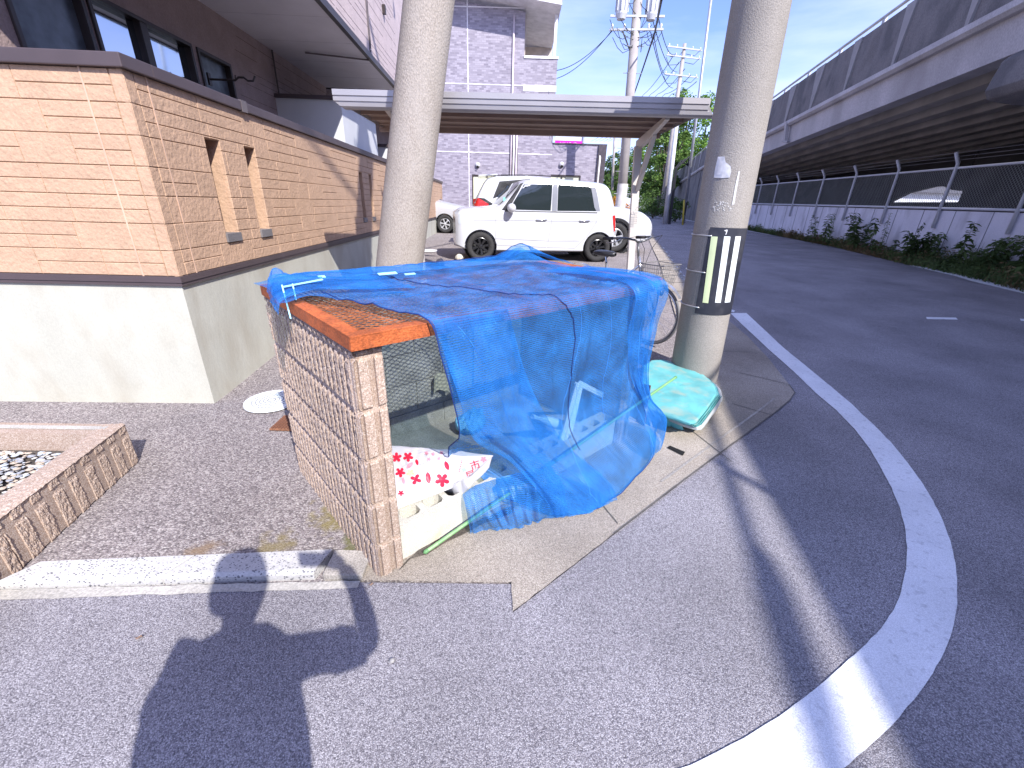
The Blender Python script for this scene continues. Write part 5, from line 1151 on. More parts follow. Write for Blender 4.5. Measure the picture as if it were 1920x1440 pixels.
mb = MB(); mb.grid(lambda u, v: M5 @ Vector((.09 + .22 * v, (u - .5) * (1.45 - .15 * v), 1.16 + .42 * v + .008)), 6, 6); mb.build('rear_window', M_cglass, suv, fix=False)
for sd in (1, -1):
    mb = MB(); mb.tube([M5 @ Vector((x, sd * .60, 1.735 - abs(x - 1.5) * .03)) for x in (.7, 1.5, 2.3)], .012, 6); mb.build('roof_rail', M_trim, suv)
local(suv)
# --- silver car by the far garden wall: front part visible
M6 = frame((-1.05, 16.9), (-1, .02), zg(17))
M6 = frame((-1.75, 16.6), (-.99, .10), zg(16))
top3 = [(0, .62), (.04, .74), (.3, .88), (.9, 1.0), (1.15, 1.04), (1.8, 1.42), (2.3, 1.50), (3.0, 1.46), (3.6, 1.2), (3.9, .95), (4.0, .7)]
wins3 = [('side_window', [(1.35, 1.04), (1.85, 1.36), (2.3, 1.42), (2.35, 1.03)], M_cglass, .004), ('side_window', [(2.42, 1.03), (2.4, 1.41), (3.1, 1.32), (3.3, 1.05)], M_cglass, .004), ('head_lamp', [(.08, .72), (.12, .82), (.48, .86), (.3, .74)], M_head, .006)]
sil, _, _ = car('car', 'silver grey car with silver wheels beyond the strut pole by the grey building', M6, 4.0, 1.69, top3, [(0, .95), (4, 1.0)], .16, (.72, 3.2), .30, M_silver, M_rims, 6, wins3, [[(1.3, 1.0), (1.25, .35)]], bot=.18)
mb = MB(); mb.grid(lambda u, v: M6 @ Vector((1.18 + .6 * v, (u - .5) * (1.4 - .15 * v), 1.06 + .35 * v + .012)), 6, 6); mb.build('windscreen', M_cglass, sil, fix=False)
local(sil)
# wheel stops and stones in the lot
for (x, y), lb_ in (((862, 487), 'pale broken stone lying by the front wheel of the white hatchback'), ((826, 497), 'grey lump of stone on the lot beside the strut pole, shaded')):
    p = G(x, y); mb = MB(); 
    mb.grid(lambda u, v: p + Vector((.09 * math.cos(6.283 * u) * math.sin(math.pi * v) * (1 + .3 * mnoise.noise(Vector((u * 3, v * 3, x)))), .07 * math.sin(6.283 * u) * math.sin(math.pi * v), .05 - .075 * math.cos(math.pi * v) + .02 * mnoise.noise(Vector((u * 4, v * 4, 9))))), 9, 7)
    tag(mb.build('stone', M_hol if x > 850 else M_blk), lb_, 'stone')
mb = MB(); p = G(800, 470); mb.lathe([(0, .012), (.26, .012), (.27, 0)], p, n=24); tag(mb.build('manhole_cover', mat('cover_pale', (.62, .62, .62), .7), fix=False), 'pale flat drain cover on the lot behind the strut pole', 'manhole cover')
# ================================================================ BICYCLE
M_bm = mat('bike_black', (.025, .025, .028), .4, spec=.6); M_bs = mat('bike_silver', (.60, .60, .62), .25, metal=.8); M_bg = mat('bike_grip', (.04, .035, .035), .7)
fwp = G(1214, 630) ; fwp = Vector((1.47, 4.42, zg(4.42))); bdir = Vector((.42, -1, 0)).normalized()   # nose towards us
bdir = Vector((.93, -.36, 0)).normalized()
bk = thing('bicycle', 'city bicycle with wire front basket and black saddle parked behind the blue net', 'bicycle', fwp)
rbw = .33
fc = fwp + ZV * rbw; bdir = Vector((.62, -.78, 0)).normalized()
rc = fc - bdir * 1.08 + ZV * .04; bn = Vector((-bdir.y, bdir.x, 0))
def bwheel(c, nm):
    mb = MB(); P = [c + bdir * (rbw - .018) * math.cos(a) + ZV * (rbw - .018) * math.sin(a) for a in [2 * math.pi * k / 48 for k in range(49)]]; mb.tube(P, .014, 8, cap=False); w_ = mb.build(nm, mat('bike_tyre', (.16, .16, .165), .8), bk, smooth=True)
    mb = MB(); P = [c + bdir * (rbw - .04) * math.cos(a) + ZV * (rbw - .04) * math.sin(a) for a in [2 * math.pi * k / 48 for k in range(49)]]; mb.tube(P, .011, 6, cap=False); mb.lathe([(.02, -.04), (.02, .04)], c, bn, 12); mb.build('rim', M_bs, w_, smooth=True)
    mb = MB()
    for k in range(28): a = 2 * math.pi * k / 28; s_ = 1 if k % 2 else -1; mb.tube([c + bn * .03 * s_ + bdir * .02 * math.cos(a + .9 * s_) + ZV * .02 * math.sin(a + .9 * s_), c + (bdir * math.cos(a) + ZV * math.sin(a)) * (rbw - .05)], .0012, 4)
    mb.build('spokes', M_bs, w_)
bwheel(fc, 'wheel'); bwheel(rc, 'wheel')
hd0, hd1 = fc - bdir * .20 + ZV * .36, fc - bdir * .27 + ZV * .56
mb = MB(); bb = fc - bdir * .60 - ZV * .04; st0 = bb - bdir * .10 + ZV * .50
mb.tube([hd0, bb], .016, 8); mb.tube([hd0 + (hd1 - hd0) * .6, bb + (st0 - bb) * .35], .013, 8); mb.tube([bb, st0], .014, 8)
for s_ in (-1, 1): mb.tube([bb + bn * .03 * s_, rc + bn * .055 * s_], .009, 6); mb.tube([st0 + bn * .02 * s_ - ZV * .1, rc + bn * .055 * s_], .008, 6); mb.tube([hd0 + bn * .045 * s_ , fc + bn * .05 * s_], .010, 6)
mb.tube([hd0, hd1], .018, 8); mb.tube([hd0 + bn * .05, hd0 - bn * .05], .012, 6)
mb.build('frame', M_bs, bk, smooth=True)
hb0 = hd1 + ZV * .14 - bdir * .03
mb = MB(); mb.tube([hd1 - ZV * .02, hb0], .012, 8)
for s_ in (-1, 1): mb.tube([hb0, hb0 + bn * .10 * s_ + bdir * .03 + ZV * .03, hb0 + bn * .22 * s_ + ZV * .05, hb0 + bn * .27 * s_ - bdir * .05 + ZV * .05, hb0 + bn * .275 * s_ - bdir * .13 + ZV * .04], .011, 8)
mb.build('handlebar', mat('bar_grey', (.16, .16, .165), .35, metal=.5), bk, smooth=True)
for s_ in (-1, 1):
    mb = MB(); mb.tube([hb0 + bn * .275 * s_ - bdir * .12 + ZV * .04, hb0 + bn * .28 * s_ - bdir * .24 + ZV * .03], .017, 10); mb.build('grip', M_bg, bk, smooth=True)
    mb = MB(); mb.tube([hb0 + bn * .25 * s_ - bdir * .03 + ZV * .045, hb0 + bn * .262 * s_ - bdir * .10 + ZV * .0, hb0 + bn * .268 * s_ - bdir * .2 - ZV * .01], .006, 6); mb.build('brake_lever', M_bs, bk, smooth=True)
    mb = MB(); mb.tube([hb0 + bn * .24 * s_ + ZV * .04, hb0 + bn * .2 * s_ + bdir * .14 + ZV * .08, hb0 + bn * .06 * s_ + bdir * .13 - ZV * .05, hd0 + ZV * .05], .0028, 5); mb.build('brake_cable', M_bm, bk)
mb = MB(); sd_ = st0 + ZV * .07 - bdir * .02
mb.grid(lambda u, v: sd_ - bdir * (.14 * math.cos(math.pi * u)) + bn * (math.cos(2 * math.pi * v) * (.035 + .075 * (1 - u) ** .8) * math.sin(math.pi * min(max(u, .02), .98)) ** .4) + ZV * (.035 * math.sin(2 * math.pi * v) * math.sin(math.pi * min(max(u, .02), .98)) ** .4 + .02), 16, 16)
mb.build('saddle', M_bm, bk, smooth=True); mb = MB(); mb.tube([st0, sd_], .012, 8); mb.build('seat_post', M_bs, bk)
mb = MB()    # wire basket
b0 = hd0 + bdir * .15 - ZV * .06; bw0, bw1, bd0, bd1, bh = .26, .34, .20, .27, .22
def bkp(u, v, f):  # u across -1..1, v fore-aft -1..1, f height
    return b0 + bn * u * (bw0 + (bw1 - bw0) * f) / 2 + bdir * v * (bd0 + (bd1 - bd0) * f) / 2 + bdir * .05 + ZV * bh * f
for f in [k / 6 for k in range(7)]:
    mb.tube([bkp(-1, -1, f), bkp(1, -1, f), bkp(1, 1, f), bkp(-1, 1, f), bkp(-1, -1, f)], .0022 if f < 1 else .005, 5)
for k in range(11):
    t_ = -1 + k * .2
    for s_ in (-1, 1): mb.tube([bkp(t_, s_, 0), bkp(t_, s_, 1)], .0018, 4); mb.tube([bkp(s_, t_, 0), bkp(s_, t_, 1)], .0018, 4)
    mb.tube([bkp(t_, -1, 0), bkp(t_, 1, 0)], .0018, 4)
mb.build('basket', mat('basket_wire', (.30, .29, .28), .5, metal=.5), bk)
for c_, a0_, a1_ in ((rc, .35, 2.9), (fc, .8, 2.5)):
    mb = MB(); mb.grid(lambda u, v: c_ - bdir * (rbw + .03) * math.cos(math.pi - (a0_ + (a1_ - a0_) * u)) * -1 + ZV * (rbw + .03) * math.sin(a0_ + (a1_ - a0_) * u) + bn * (v - .5) * .05, 24, 4); mb.build('mudguard', M_bs, bk, smooth=True, fix=False)
mb = MB(); mb.lathe([(.0, -.03), (.03, -.025), (.035, .02), (0, .03)], fc + bn * .09 + ZV * .22, bdir, 12); mb.build('lamp', M_bm, bk, smooth=True)
local(bk)
# ================================================================ GREY TILED BUILDING
def tile_material(name, c1, c2, mortar, sx, sy, axis='XZ'):
    m = bpy.data.materials.new(name); m.use_nodes = True; t = m.node_tree; L = t.links; p = t.nodes['Principled BSDF']; p.inputs['Roughness'].default_value = .6
    co = nn(t, 'ShaderNodeTexCoord'); s = nn(t, 'ShaderNodeSeparateXYZ'); L.new(co.outputs['Object'], s.inputs[0]); c = nn(t, 'ShaderNodeCombineXYZ')
    L.new(s.outputs[0 if axis == 'XZ' else 1], c.inputs[0]); L.new(s.outputs[2], c.inputs[1])
    b = nn(t, 'ShaderNodeTexBrick'); b.inputs['Color1'].default_value = (*c1, 1); b.inputs['Color2'].default_value = (*c2, 1); b.inputs['Mortar'].default_value = (*mortar, 1); b.inputs['Scale'].default_value = 1; b.inputs['Brick Width'].default_value = sx; b.inputs['Row Height'].default_value = sy; b.inputs['Mortar Size'].default_value = .008; b.inputs['Bias'].default_value = -.1; b.offset_frequency = 2
    L.new(c.outputs[0], b.inputs['Vector']); L.new(b.outputs['Color'], p.inputs['Base Color'])
    bp = nn(t, 'ShaderNodeBump'); bp.inputs['Strength'].default_value = .6; bp.inputs['Distance'].default_value = .02; L.new(b.outputs['Color'], bp.inputs['Height']); L.new(bp.outputs[0], p.inputs['Normal'])
    MT[name] = m; return m
M_tile = tile_material('grey_tile', (.345, .315, .365), (.18, .16, .20), (.26, .235, .27), .21, .08)
M_tiley = tile_material('grey_tile_side', (.345, .315, .365), (.18, .16, .20), (.26, .235, .27), .21, .08, 'YZ')
BY = 24.; bl = thing('apartment_building', 'three storey apartment building with pinkish grey tiles, roof overhang and corner balcony', 'building', (-3, BY, zg(BY)))
def P24(x, y): return PY(x, y, BY)
xr = P24(983, 100).x; xl = -16.; zroofL, zroofR = P24(860, 0).z, P24(983, 22).z
zb0 = 0; c183 = P24(1045, 105)
BAX0 = Vector((1, .047, 0)).normalized()
wnd = [('w1', 885, 327, 951, 420), ('w2', 1022, 327, 1086, 365)]
wr_ = []
for nme, x0, y0, x1, y1 in wnd: a = P24(x0, y0); b = P24(x1, y1); wr_.append((a.x, b.x, b.z if nme == 'w2' else b.z, a.z))
xe = P24(1123, 270).x; ze = P24(1100, 272).z; x2 = P24(1045, 120).x
def facade(mb, x0, x1, z0, z1, holes, y0, y1):
    v = x0
    for a, b, c, d in sorted(holes):
        if b <= x0 or a >= x1: continue
        mb.bx(v, a, y0, y1, z0, z1); mb.bx(a, b, y0, y1, z0, c); mb.bx(a, b, y0, y1, d, z1); v = b
    mb.bx(v, x1, y0, y1, z0, z1)
mb = MB(); facade(mb, xl, x2, 0, ze, wr_[:1], BY, BY + .2)
mb.build('ground_floor_wall', M_tile, bl)
mb = MB(); mb.prism([(xl, BY, ze), (xr, BY, ze), (xr, BY, zroofR), (xl, BY, zroofR + (xr - xl) * .10)], (0, .2, 0)); mb.build('upper_wall', M_tile, bl)
mb = MB(); mb.bx(xr - .2, xr, BY + .2, BY + 8, 0, zroofR); mb.build('side_wall', M_tiley, bl)
M_line = mat('white_joint', (.72, .70, .72), .7)
mb = MB()
for yy in (13, 158, 286): z = P24(900, yy).z; mb.bx(xl, (xr if yy < 286 else x2), BY - .012, BY, z - .02, z + .02)
xv_ = P24(877, 100).x; mb.bx(xv_ - .02, xv_ + .02, BY - .012, BY - .001, 0, 11); mb.build('joint_line', M_line, bl)
# balcony at the corner
bz0, bz1, bz2 = P24(1010, 160).z, P24(1010, 110).z, P24(1010, 172).z
mb = MB(); mb.bx(xr, x2, BY + .0, BY + .12, bz0, bz1); mb.bx(x2 - .12, x2, BY + .12, BY + 5, bz0, bz1); mb.build('balcony_wall', M_tile, bl)
mb = MB(); mb.bx(xr, x2 + .03, BY - .04, BY + .16, bz1, bz1 + .10); mb.bx(xr, x2 + .01, BY - .02, BY + 5, bz2, bz0); mb.build('balcony_trim', mat('balcony_white', (.72, .71, .72), .6), bl)
mb = MB(); mb.bx(xr, x2, BY + .0, BY + .14, ze, bz2); mb.build('lower_balcony_wall', M_tile, bl)
mb = MB(); mb.bx(xr + .01, xr + .04, BY + .3, BY + 5, bz0, zroofR); mb.bx(xr, x2, BY + 4.6, BY + 4.8, bz0, zroofR); mb.build('balcony_recess', mat('beige_render', (.55, .48, .42), .8), bl)
mb = MB(); mb.bx(x2 - .22, x2 - .10, BY + .02, BY + .14, bz1 + .1, zroofR + .05); mb.build('balcony_post', MT['balcony_white'], bl)
rx = P24(1050, 20).x; mb = MB(); zr = P24(1050, 12).z
mb.prism([(xl, BY - 1.0, zr + (rx - xl) * .12 - .28), (rx, BY - 1.0, zr - .28), (rx, BY - 1.0, zr), (xl, BY - 1.0, zr + (rx - xl) * .12)], (0, 7, 0)); mb.build('roof', MT['balcony_white'], bl)
mb = MB(); mb.prism([(xl, BY - 1.05, zr + (rx - xl) * .12 + .0), (rx + .05, BY - 1.05, zr), (rx + .05, BY - 1.05, zr + .07), (xl, BY - 1.05, zr + (rx - xl) * .12 + .07)], (0, 7.1, 0)); mb.build('roof_edge', mat('roof_dark', (.07, .065, .075), .5), bl)
M_blind = mat('cream_blind', (.62, .63, .46), .6, var=.03)
def bwin(a, b, c, d, par, split=.47):
    mb = MB(); f_ = .06
    mb.bx(a, b, BY + .02, BY + .1, d - f_, d); mb.bx(a, b, BY + .02, BY + .1, c, c + f_); mb.bx(a, a + f_, BY + .02, BY + .1, c + f_, d - f_); mb.bx(b - f_, b, BY + .02, BY + .1, c + f_, d - f_); m_ = a + (b - a) * split; mb.bx(m_ - .04, m_ + .04, BY + .03, BY + .09, c + f_, d - f_)
    w_ = mb.build('window', M_frame, par); mb = MB(); mb.bx(a + f_, b - f_, BY + .075, BY + .08, c + f_, d - f_); mb.build('pane', M_blind, w_)
bwin(*wr_[0], bl)
M_hood = mat('vent_hood', (.68, .68, .68), .35, metal=.3)
def vent(x, y, par):
    p = P24(x, y); mb = MB(); mb.lathe([(.12, 0), (.125, .05), (.10, .12), (.04, .15), (0, .15)], p + Vector((0, 0, 0)), (0, -1, -.15), 16); v_ = mb.build('vent_hood', M_hood, par, smooth=True); mb = MB(); mb.lathe([(0, .153), (.07, .153)], p + Vector((0, -.02, -.045)), (0, -1, -.5), 12); mb.build('vent_mouth', M_trim, v_)
for q in ((896, 309), (987, 333)): vent(*q, bl)
for k, xp in enumerate((957, 962, 967)):
    p = P24(xp, 330); mb = MB(); mb.tube([Vector((p.x, BY - .06, zg(BY))), Vector((p.x, BY - .06, P24(960, 249).z + .6 + (4 if k == 0 else 0)))], .045, 8); mb.build('downpipe', mat('pipe_mauve', (.58, .50, .54), .5) if k != 1 else mat('pipe_pale', (.72, .68, .70), .5), bl, smooth=True)
mb = MB(); mb.box((P24(962, 330).x, BY - .012, 2.2), (.42, .02, 3.6)); mb.build('pipe_recess', M_frame, bl)
local(bl)
an = thing('annex_building', 'low grey tiled annex with a dark end wall right of the apartment building', 'building', (3, BY, zg(BY)))
mb = MB(); facade(mb, x2 + .003, xe, 0, ze, wr_[1:], BY + .004, BY + .2); mb.build('wall', M_tile, an)
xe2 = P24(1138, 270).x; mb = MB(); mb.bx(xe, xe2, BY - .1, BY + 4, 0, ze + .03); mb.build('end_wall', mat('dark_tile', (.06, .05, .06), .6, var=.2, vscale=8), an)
mb = MB(); mb.bx(x2, xe2 + .02, BY - .03, BY + 4, ze, ze + .06); mb.build('parapet_cap', MT['roof_dark'], an)
bwin(*wr_[1], an); vent(1053, 308, an)
mb = MB(); p = P24(1124, 300); mb.tube([Vector((p.x, BY - .08, zg(BY))), Vector((p.x, BY - .08, P24(1124, 295).z)), Vector((p.x - .05, BY - .02, P24(1124, 288).z))], .05, 8); mb.build('downpipe', mat('pipe_white', (.75, .72, .66), .4), an, smooth=True); local(an)
# pink sign board above the annex roof
sg = thing('sign_board', 'bright magenta sign board with white lettering behind the annex roof', 'sign', (4, BY + 14, 0))
SY = BY + 14; a, b = PY(1041, 263, SY), PY(1091, 271, SY); w0 = PY(1041, 249, SY)
mb = MB(); mb.bx(a.x, b.x, SY, SY + .1, b.z - 1.2, a.z); bd = mb.build('board', mat('magenta', (.78, .015, .45), .4), sg)
mb = MB(); mb.bx(a.x, b.x + .1, SY + .2, SY + .4, b.z - 1.2, w0.z + 1.5); mb.build('back_panel', mat('pale_panel', (.62, .70, .78), .6), sg)
tv, tf = text_mesh('いいもの', 1.); s_ = (b.x - a.x) / 4.6
mb = MB(); mb.add([Vector((a.x + .8 * s_ * 1 + x * s_ * .75, SY - .012, b.z - .02 + y * s_ * .42)) for x, y, z in tv], tf); mb.build('lettering', M_paint, bd, fix=False)
mb = MB(); q = PY(1095, 260, SY); mb.bx(q.x - .04, q.x + .04, SY, SY + .08, 0, w0.z + 1.5); mb.build('pole', M_steel, sg); local(sg)
# ================================================================ VIADUCT RAMP
KV = .215; VD = Vector((KV, 1, 0)).normalized(); VN = Vector((VD.y, -VD.x, 0))    # VN points away to the right
def V(y, off, z):  # point at road distance y, off metres to the right of the outer face
    return Vector((5.85 + KV * y, y, z)) + VN * off
TOPZ = lambda y: 5.79 - .012 * y - (.0 if y < 33 else .028 * (y - 33))
M_vc = mat('viaduct_concrete', (.44, .42, .43), .85, var=.12, vscale=1.2, fine=.15, fscale=60, dirt=(.27, .25, .25), dscale=.9, damt=.6, stretch=(1, 1, .5))
M_vp = mat('stained_parapet', (.22, .205, .205), .9, var=.3, vscale=1.5, fine=.2, fscale=50, dirt=(.06, .06, .065), dscale=1.5, damt=.75, dpos=(.42, .62), stretch=(1.1, 1.1, .7), bump=.3, bscale=30)
M_vu = mat('girder_concrete', (.42, .385, .35), .9, var=.15, vscale=1.0, dirt=(.28, .25, .23), dscale=1.5, damt=.5)
YA, YB, YC = -26., 33., 90.
vd = thing('viaduct', 'long concrete road viaduct with stained parapet descending along the right of the road', 'viaduct', (9, 12, 0))
def vprism(mb, prof, ya, yb, zf, mi=0):
    """prof list of (off, dz) below zf(y); swept from ya to yb"""
    if ya < 33 < yb: vprism(mb, prof, ya, 33, zf, mi); vprism(mb, prof, 33, yb, zf, mi); return
    prof = [(o * 1.08, d * 1.12) for o, d in prof]; n = len(prof); A = [V(ya, o, zf(ya) + d) for o, d in prof]; B = [V(yb, o, zf(yb) + d) for o, d in prof]
    mb.add(A + B, [tuple(range(n))[::-1], tuple(range(n, 2 * n))] + [(i, (i + 1) % n, n + (i + 1) % n, n + i) for i in range(n)], mi)
mb = MB(); vprism(mb, [(.0, 0), (.22, 0), (.28, -1.03), (-.0, -1.03)], YA, 33, TOPZ); vprism(mb, [(.0, 0), (.22, 0), (.28, -1.03), (-.0, -1.03)], 33, YC, TOPZ); mb.build('parapet', M_vp, vd)
mb = MB(); vprism(mb, [(-.10, -1.03), (.28, -1.03), (.28, -1.17), (-.04, -1.17), (-.10, -1.12)], YA, YC, TOPZ); mb.build('slab_edge', M_vc, vd)
y = YA + 1
M_pil = mat('pilaster_concrete', (.30, .285, .285), .85, var=.15, vscale=2, dirt=(.12, .12, .12), dscale=2, damt=.5)
while y < YC:
    big = rng.random() < .5
    w_ = .12 if not big else .2
    mb = MB(); mb.add([V(y - w_ * 1.5, -.03, TOPZ(y) + .002), V(y + w_ * 1.5, -.03, TOPZ(y) + .002), V(y + w_ * .35, -.045, TOPZ(y) - 1.14), V(y - w_ * .35, -.045, TOPZ(y) - 1.14), V(y - w_ * 1.5, .02, TOPZ(y) + .002), V(y + w_ * 1.5, .02, TOPZ(y) + .002), V(y + w_ * .35, .02, TOPZ(y) - 1.14), V(y - w_ * .35, .02, TOPZ(y) - 1.14)], [(0, 1, 2, 3), (4, 7, 6, 5), (0, 3, 7, 4), (1, 5, 6, 2), (0, 4, 5, 1), (3, 2, 6, 7)])
    mb.build('pilaster', M_pil, vd); y += 2.15
# outer girder and the inner row of girders
mb = MB(); vprism(mb, [(.05, -1.17), (.10, -1.66), (.42, -1.66), (.50, -1.17)], YA, YB, TOPZ); mb.build('edge_girder', M_vc, vd)
for k in range(9):
    o0 = .95 + k * .78; mb = MB(); vprism(mb, [(o0, -1.19), (o0 + .03, -1.62), (o0 + .33, -1.62), (o0 + .36, -1.19)], YA, YB, TOPZ); mb.build('girder', M_vu, vd)
mb = MB(); vprism(mb, [(.28, -.9), (8.0, -.9), (8.0, -1.20), (.28, -1.175)], YA, YC, TOPZ); mb.build('deck', M_vu, vd)
mb = MB(); vprism(mb, [(8.0, 0), (8.25, 0), (8.25, -1.7), (8.0, -1.7)], YA, YC, TOPZ); mb.build('far_parapet', M_vp, vd)
# railing on the parapet
mb = MB(); mb.tube([V(YA, .16, TOPZ(YA) + .25), V(33, .16, TOPZ(33) + .25), V(YC, .16, TOPZ(YC) + .25)], .036, 8); mb.build('rail', M_steel, vd, smooth=True)
y = YA + .3
while y < 50:
    mb = MB(); mb.bar(V(y, .16, TOPZ(y) - .0), V(y, .16, TOPZ(y) + .24), .05, .05, up=(0, 1, 0)); mb.bar(V(y + .10, .16, TOPZ(y)), V(y + .10, .16, TOPZ(y) + .23), .018, .05, up=(0, 1, 0)); mb.build('rail_post', M_steel, vd); y += 2.15
# drain bracket hanging on the girder
for yq in (17.5, 31.):
    mb = MB(); mb.bar(V(yq, -.10, TOPZ(yq) - 1.2), V(yq, .0, TOPZ(yq) - 1.8), .12, .10, up=(0, 1, 0)); mb.bar(V(yq, -.10, TOPZ(yq) - 1.8), V(yq - .15, .04, TOPZ(yq) - 1.83), .12, .06); mb.build('drain_spout', M_vc, vd)
# abutment, retaining wall of the ramp, pier with its cap end
mb = MB(); vprism(mb, [(.05, -1.1), (8.1, -1.1), (8.1, -6), (.05, -6)], YB, YB + 1.2, TOPZ); mb.build('abutment', M_vp, vd)
mb = MB(); vprism(mb, [(.02, -1.1), (8.1, -1.1), (8.1, -6), (.02, -6)], YB + 1.2, YC, TOPZ); mb.build('retaining_wall', M_vp, vd)
yp = 7.4; zc = TOPZ(yp) - 1.87; mb = MB()
prof = [(.10, zc), (-.02, zc - .10), (-.10, zc - .50), (-.02, zc - .62), (.12, zc - .66), (2.6, zc - 1.0), (8.0, zc - 1.0), (8.0, zc)]
A = [V(yp - .75, o, z) for o, z in prof]; mb.prism(A, VD * 1.6); mb.build('pier_cap', M_vp, vd, bevel=.04)
mb = MB(); mb.prism([V(yp - .7, 3.9, -.1), V(yp + .8, 3.9, -.1), V(yp + .8, 6.0, -.1), V(yp - .7, 6.0, -.1)], (0, 0, zc - 1.2)); mb.build('pier', M_vp, vd)
# dark wall on the far side under the deck with an open bay
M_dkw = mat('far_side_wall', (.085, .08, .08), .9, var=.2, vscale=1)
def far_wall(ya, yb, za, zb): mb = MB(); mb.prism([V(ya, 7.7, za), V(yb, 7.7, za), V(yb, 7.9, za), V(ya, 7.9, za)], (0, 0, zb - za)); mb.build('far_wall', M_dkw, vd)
FWP = V(0, 7.7, 0)
def FQ(x, y): return PP(x, y, FWP, VN)
oy0, oy1 = FQ(1800, 370).y, FQ(1668, 378).y; zl0, zl1 = FQ(1790, 379).z, FQ(1675, 379).z
oy0 += .21 * 7.7; oy1 += .21 * 7.7
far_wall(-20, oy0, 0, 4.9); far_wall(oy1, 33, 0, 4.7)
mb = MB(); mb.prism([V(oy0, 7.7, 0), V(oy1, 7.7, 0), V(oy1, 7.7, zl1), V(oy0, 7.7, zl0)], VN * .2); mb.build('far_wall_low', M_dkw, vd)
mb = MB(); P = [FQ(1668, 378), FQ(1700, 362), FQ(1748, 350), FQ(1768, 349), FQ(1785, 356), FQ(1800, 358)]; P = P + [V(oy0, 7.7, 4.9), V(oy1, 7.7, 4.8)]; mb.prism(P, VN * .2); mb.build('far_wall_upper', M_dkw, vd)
local(vd)
# what shows through the bay: a white van and bushes in the sun
# ================================================================ LOW WALL AND CHAIN-LINK FENCE UNDER THE VIADUCT
FX = lambda y: 8.5 + .155 * y
FZ = lambda y: 1.50 + .012 * y          # level of the lower rail
M_lw = mat('pale_low_wall', (.66, .655, .74), .85, var=.06, vscale=2, dirt=(.24, .24, .27), dscale=2.5, damt=.5, stretch=(1, 1, .4), fine=.08)
lw = thing('low_wall', 'pale low concrete wall with vertical joints below the chain-link fence under the viaduct', 'wall', (FX(12), 12, zg(12)))
mb = MB(); A = [Vector((FX(y) + dx, y, z)) for y, dx, z in ((1.0, 0, -.1), (1.0, .2, -.1), (1.0, .2, FZ(1) - .05), (1.0, 0, FZ(1) - .05))]; B = [Vector((FX(29) + dx, 29, z)) for dx, z in ((0, .3), (.2, .3), (.2, FZ(29) - .05), (0, FZ(29) - .05))]
mb.add(A + B, [(0, 1, 2, 3), (4, 7, 6, 5)] + [(i, (i + 1) % 4, 4 + (i + 1) % 4, 4 + i) for i in range(4)]); mb.build('wall_body', M_lw, lw)
mb = MB(); y = 1.6
while y < 29: mb.bar(Vector((FX(y) - .002, y, 0)), Vector((FX(y) - .002, y, FZ(y) - .052)), .014, .008, up=(0, 1, 0)); y += 1.0
mb.build('joint', mat('joint_dark', (.22, .22, .25), .9), lw); local(lw)
fn = thing('chain_link_fence', 'chain-link fence with pale posts bent inward at the top and barbed wire under the viaduct', 'fence', (FX(12) , 12, FZ(12)))
M_fp = mat('pale_fence_paint', (.56, .57, .62), .45, var=.05)
mb = MB()
for dz, r in ((0.0, .028), (.86, .026)): mb.tube([Vector((FX(1) - .03, 1, FZ(1) + dz)), Vector((FX(29) - .03, 29, FZ(29) + dz))], r, 8)
mb.build('rail', M_fp, fn, smooth=True)
y = 1.05; posts = []
while y < 29:
    mb = MB(); b0 = Vector((FX(y) - .05, y, FZ(y) - .45)); mb.tube([b0, b0 + ZV * 1.36, b0 + ZV * 1.42 + Vector((-.01, 0, 0)), b0 + ZV * 1.62 + Vector((-.17, -.03, 0))], .036, 8); mb.build('post', M_fp, fn, smooth=True); posts.append(b0); y += 2.0
mb = MB()
for d_ in ((.05, 1.47), (.10, 1.54), (.16, 1.61)): mb.tube([p + Vector((-d_[0], 0, d_[1])) for p in posts], .005, 4)
mb.build('barbed_wire', mat('wire_dark', (.16, .15, .15), .5, metal=.3), fn)
mb = MB(); cell = .075; y = 2.0      # mesh of diagonal wires
M_mesh = mat('mesh_wire', (.26, .28, .28), .5, metal=.2)
ys = 1.5
while ys < 27.6:
    for s_ in (-1, 1):
        y0_ = ys if s_ > 0 else ys + .86; y1_ = ys + .86 if s_ > 0 else ys
        mb.bar(Vector((FX(y0_) - .03, y0_, FZ(y0_) + .02)), Vector((FX(y1_) - .03, y1_, FZ(y1_) + .85)), .0045, .0045)
    ys += cell
mb.build('mesh', M_mesh, fn); local(fn)
# ================================================================ VEGETATION
def leafmat(name, a, b, tr=.25):
    m = bpy.data.materials.new(name); m.use_nodes = True; t = m.node_tree; L = t.links; p = t.nodes['Principled BSDF']; p.inputs['Roughness'].default_value = .6; p.inputs['Specular IOR Level'].default_value = .25
    co = nn(t, 'ShaderNodeTexCoord'); n = nn(t, 'ShaderNodeTexNoise'); n.inputs['Scale'].default_value = 2.2; n.inputs['Detail'].default_value = 8; L.new(co.outputs['Object'], n.inputs['Vector'])
    r = nn(t, 'ShaderNodeValToRGB'); r.color_ramp.elements[0].position = .35; r.color_ramp.elements[1].position = .66; r.color_ramp.elements[0].color = (*a, 1); r.color_ramp.elements[1].color = (*b, 1); L.new(n.outputs['Fac'], r.inputs[0]); L.new(r.outputs[0], p.inputs['Base Color'])
    tl = nn(t, 'ShaderNodeBsdfTranslucent'); L.new(r.outputs[0], tl.inputs[0]); mxx = nn(t, 'ShaderNodeMixShader'); mxx.inputs[0].default_value = tr; o = [x for x in t.nodes if x.type == 'OUTPUT_MATERIAL'][0]
    L.new(p.outputs[0], mxx.inputs[1]); L.new(tl.outputs[0], mxx.inputs[2]); L.new(mxx.outputs[0], o.inputs[0]); MT[name] = m; return m
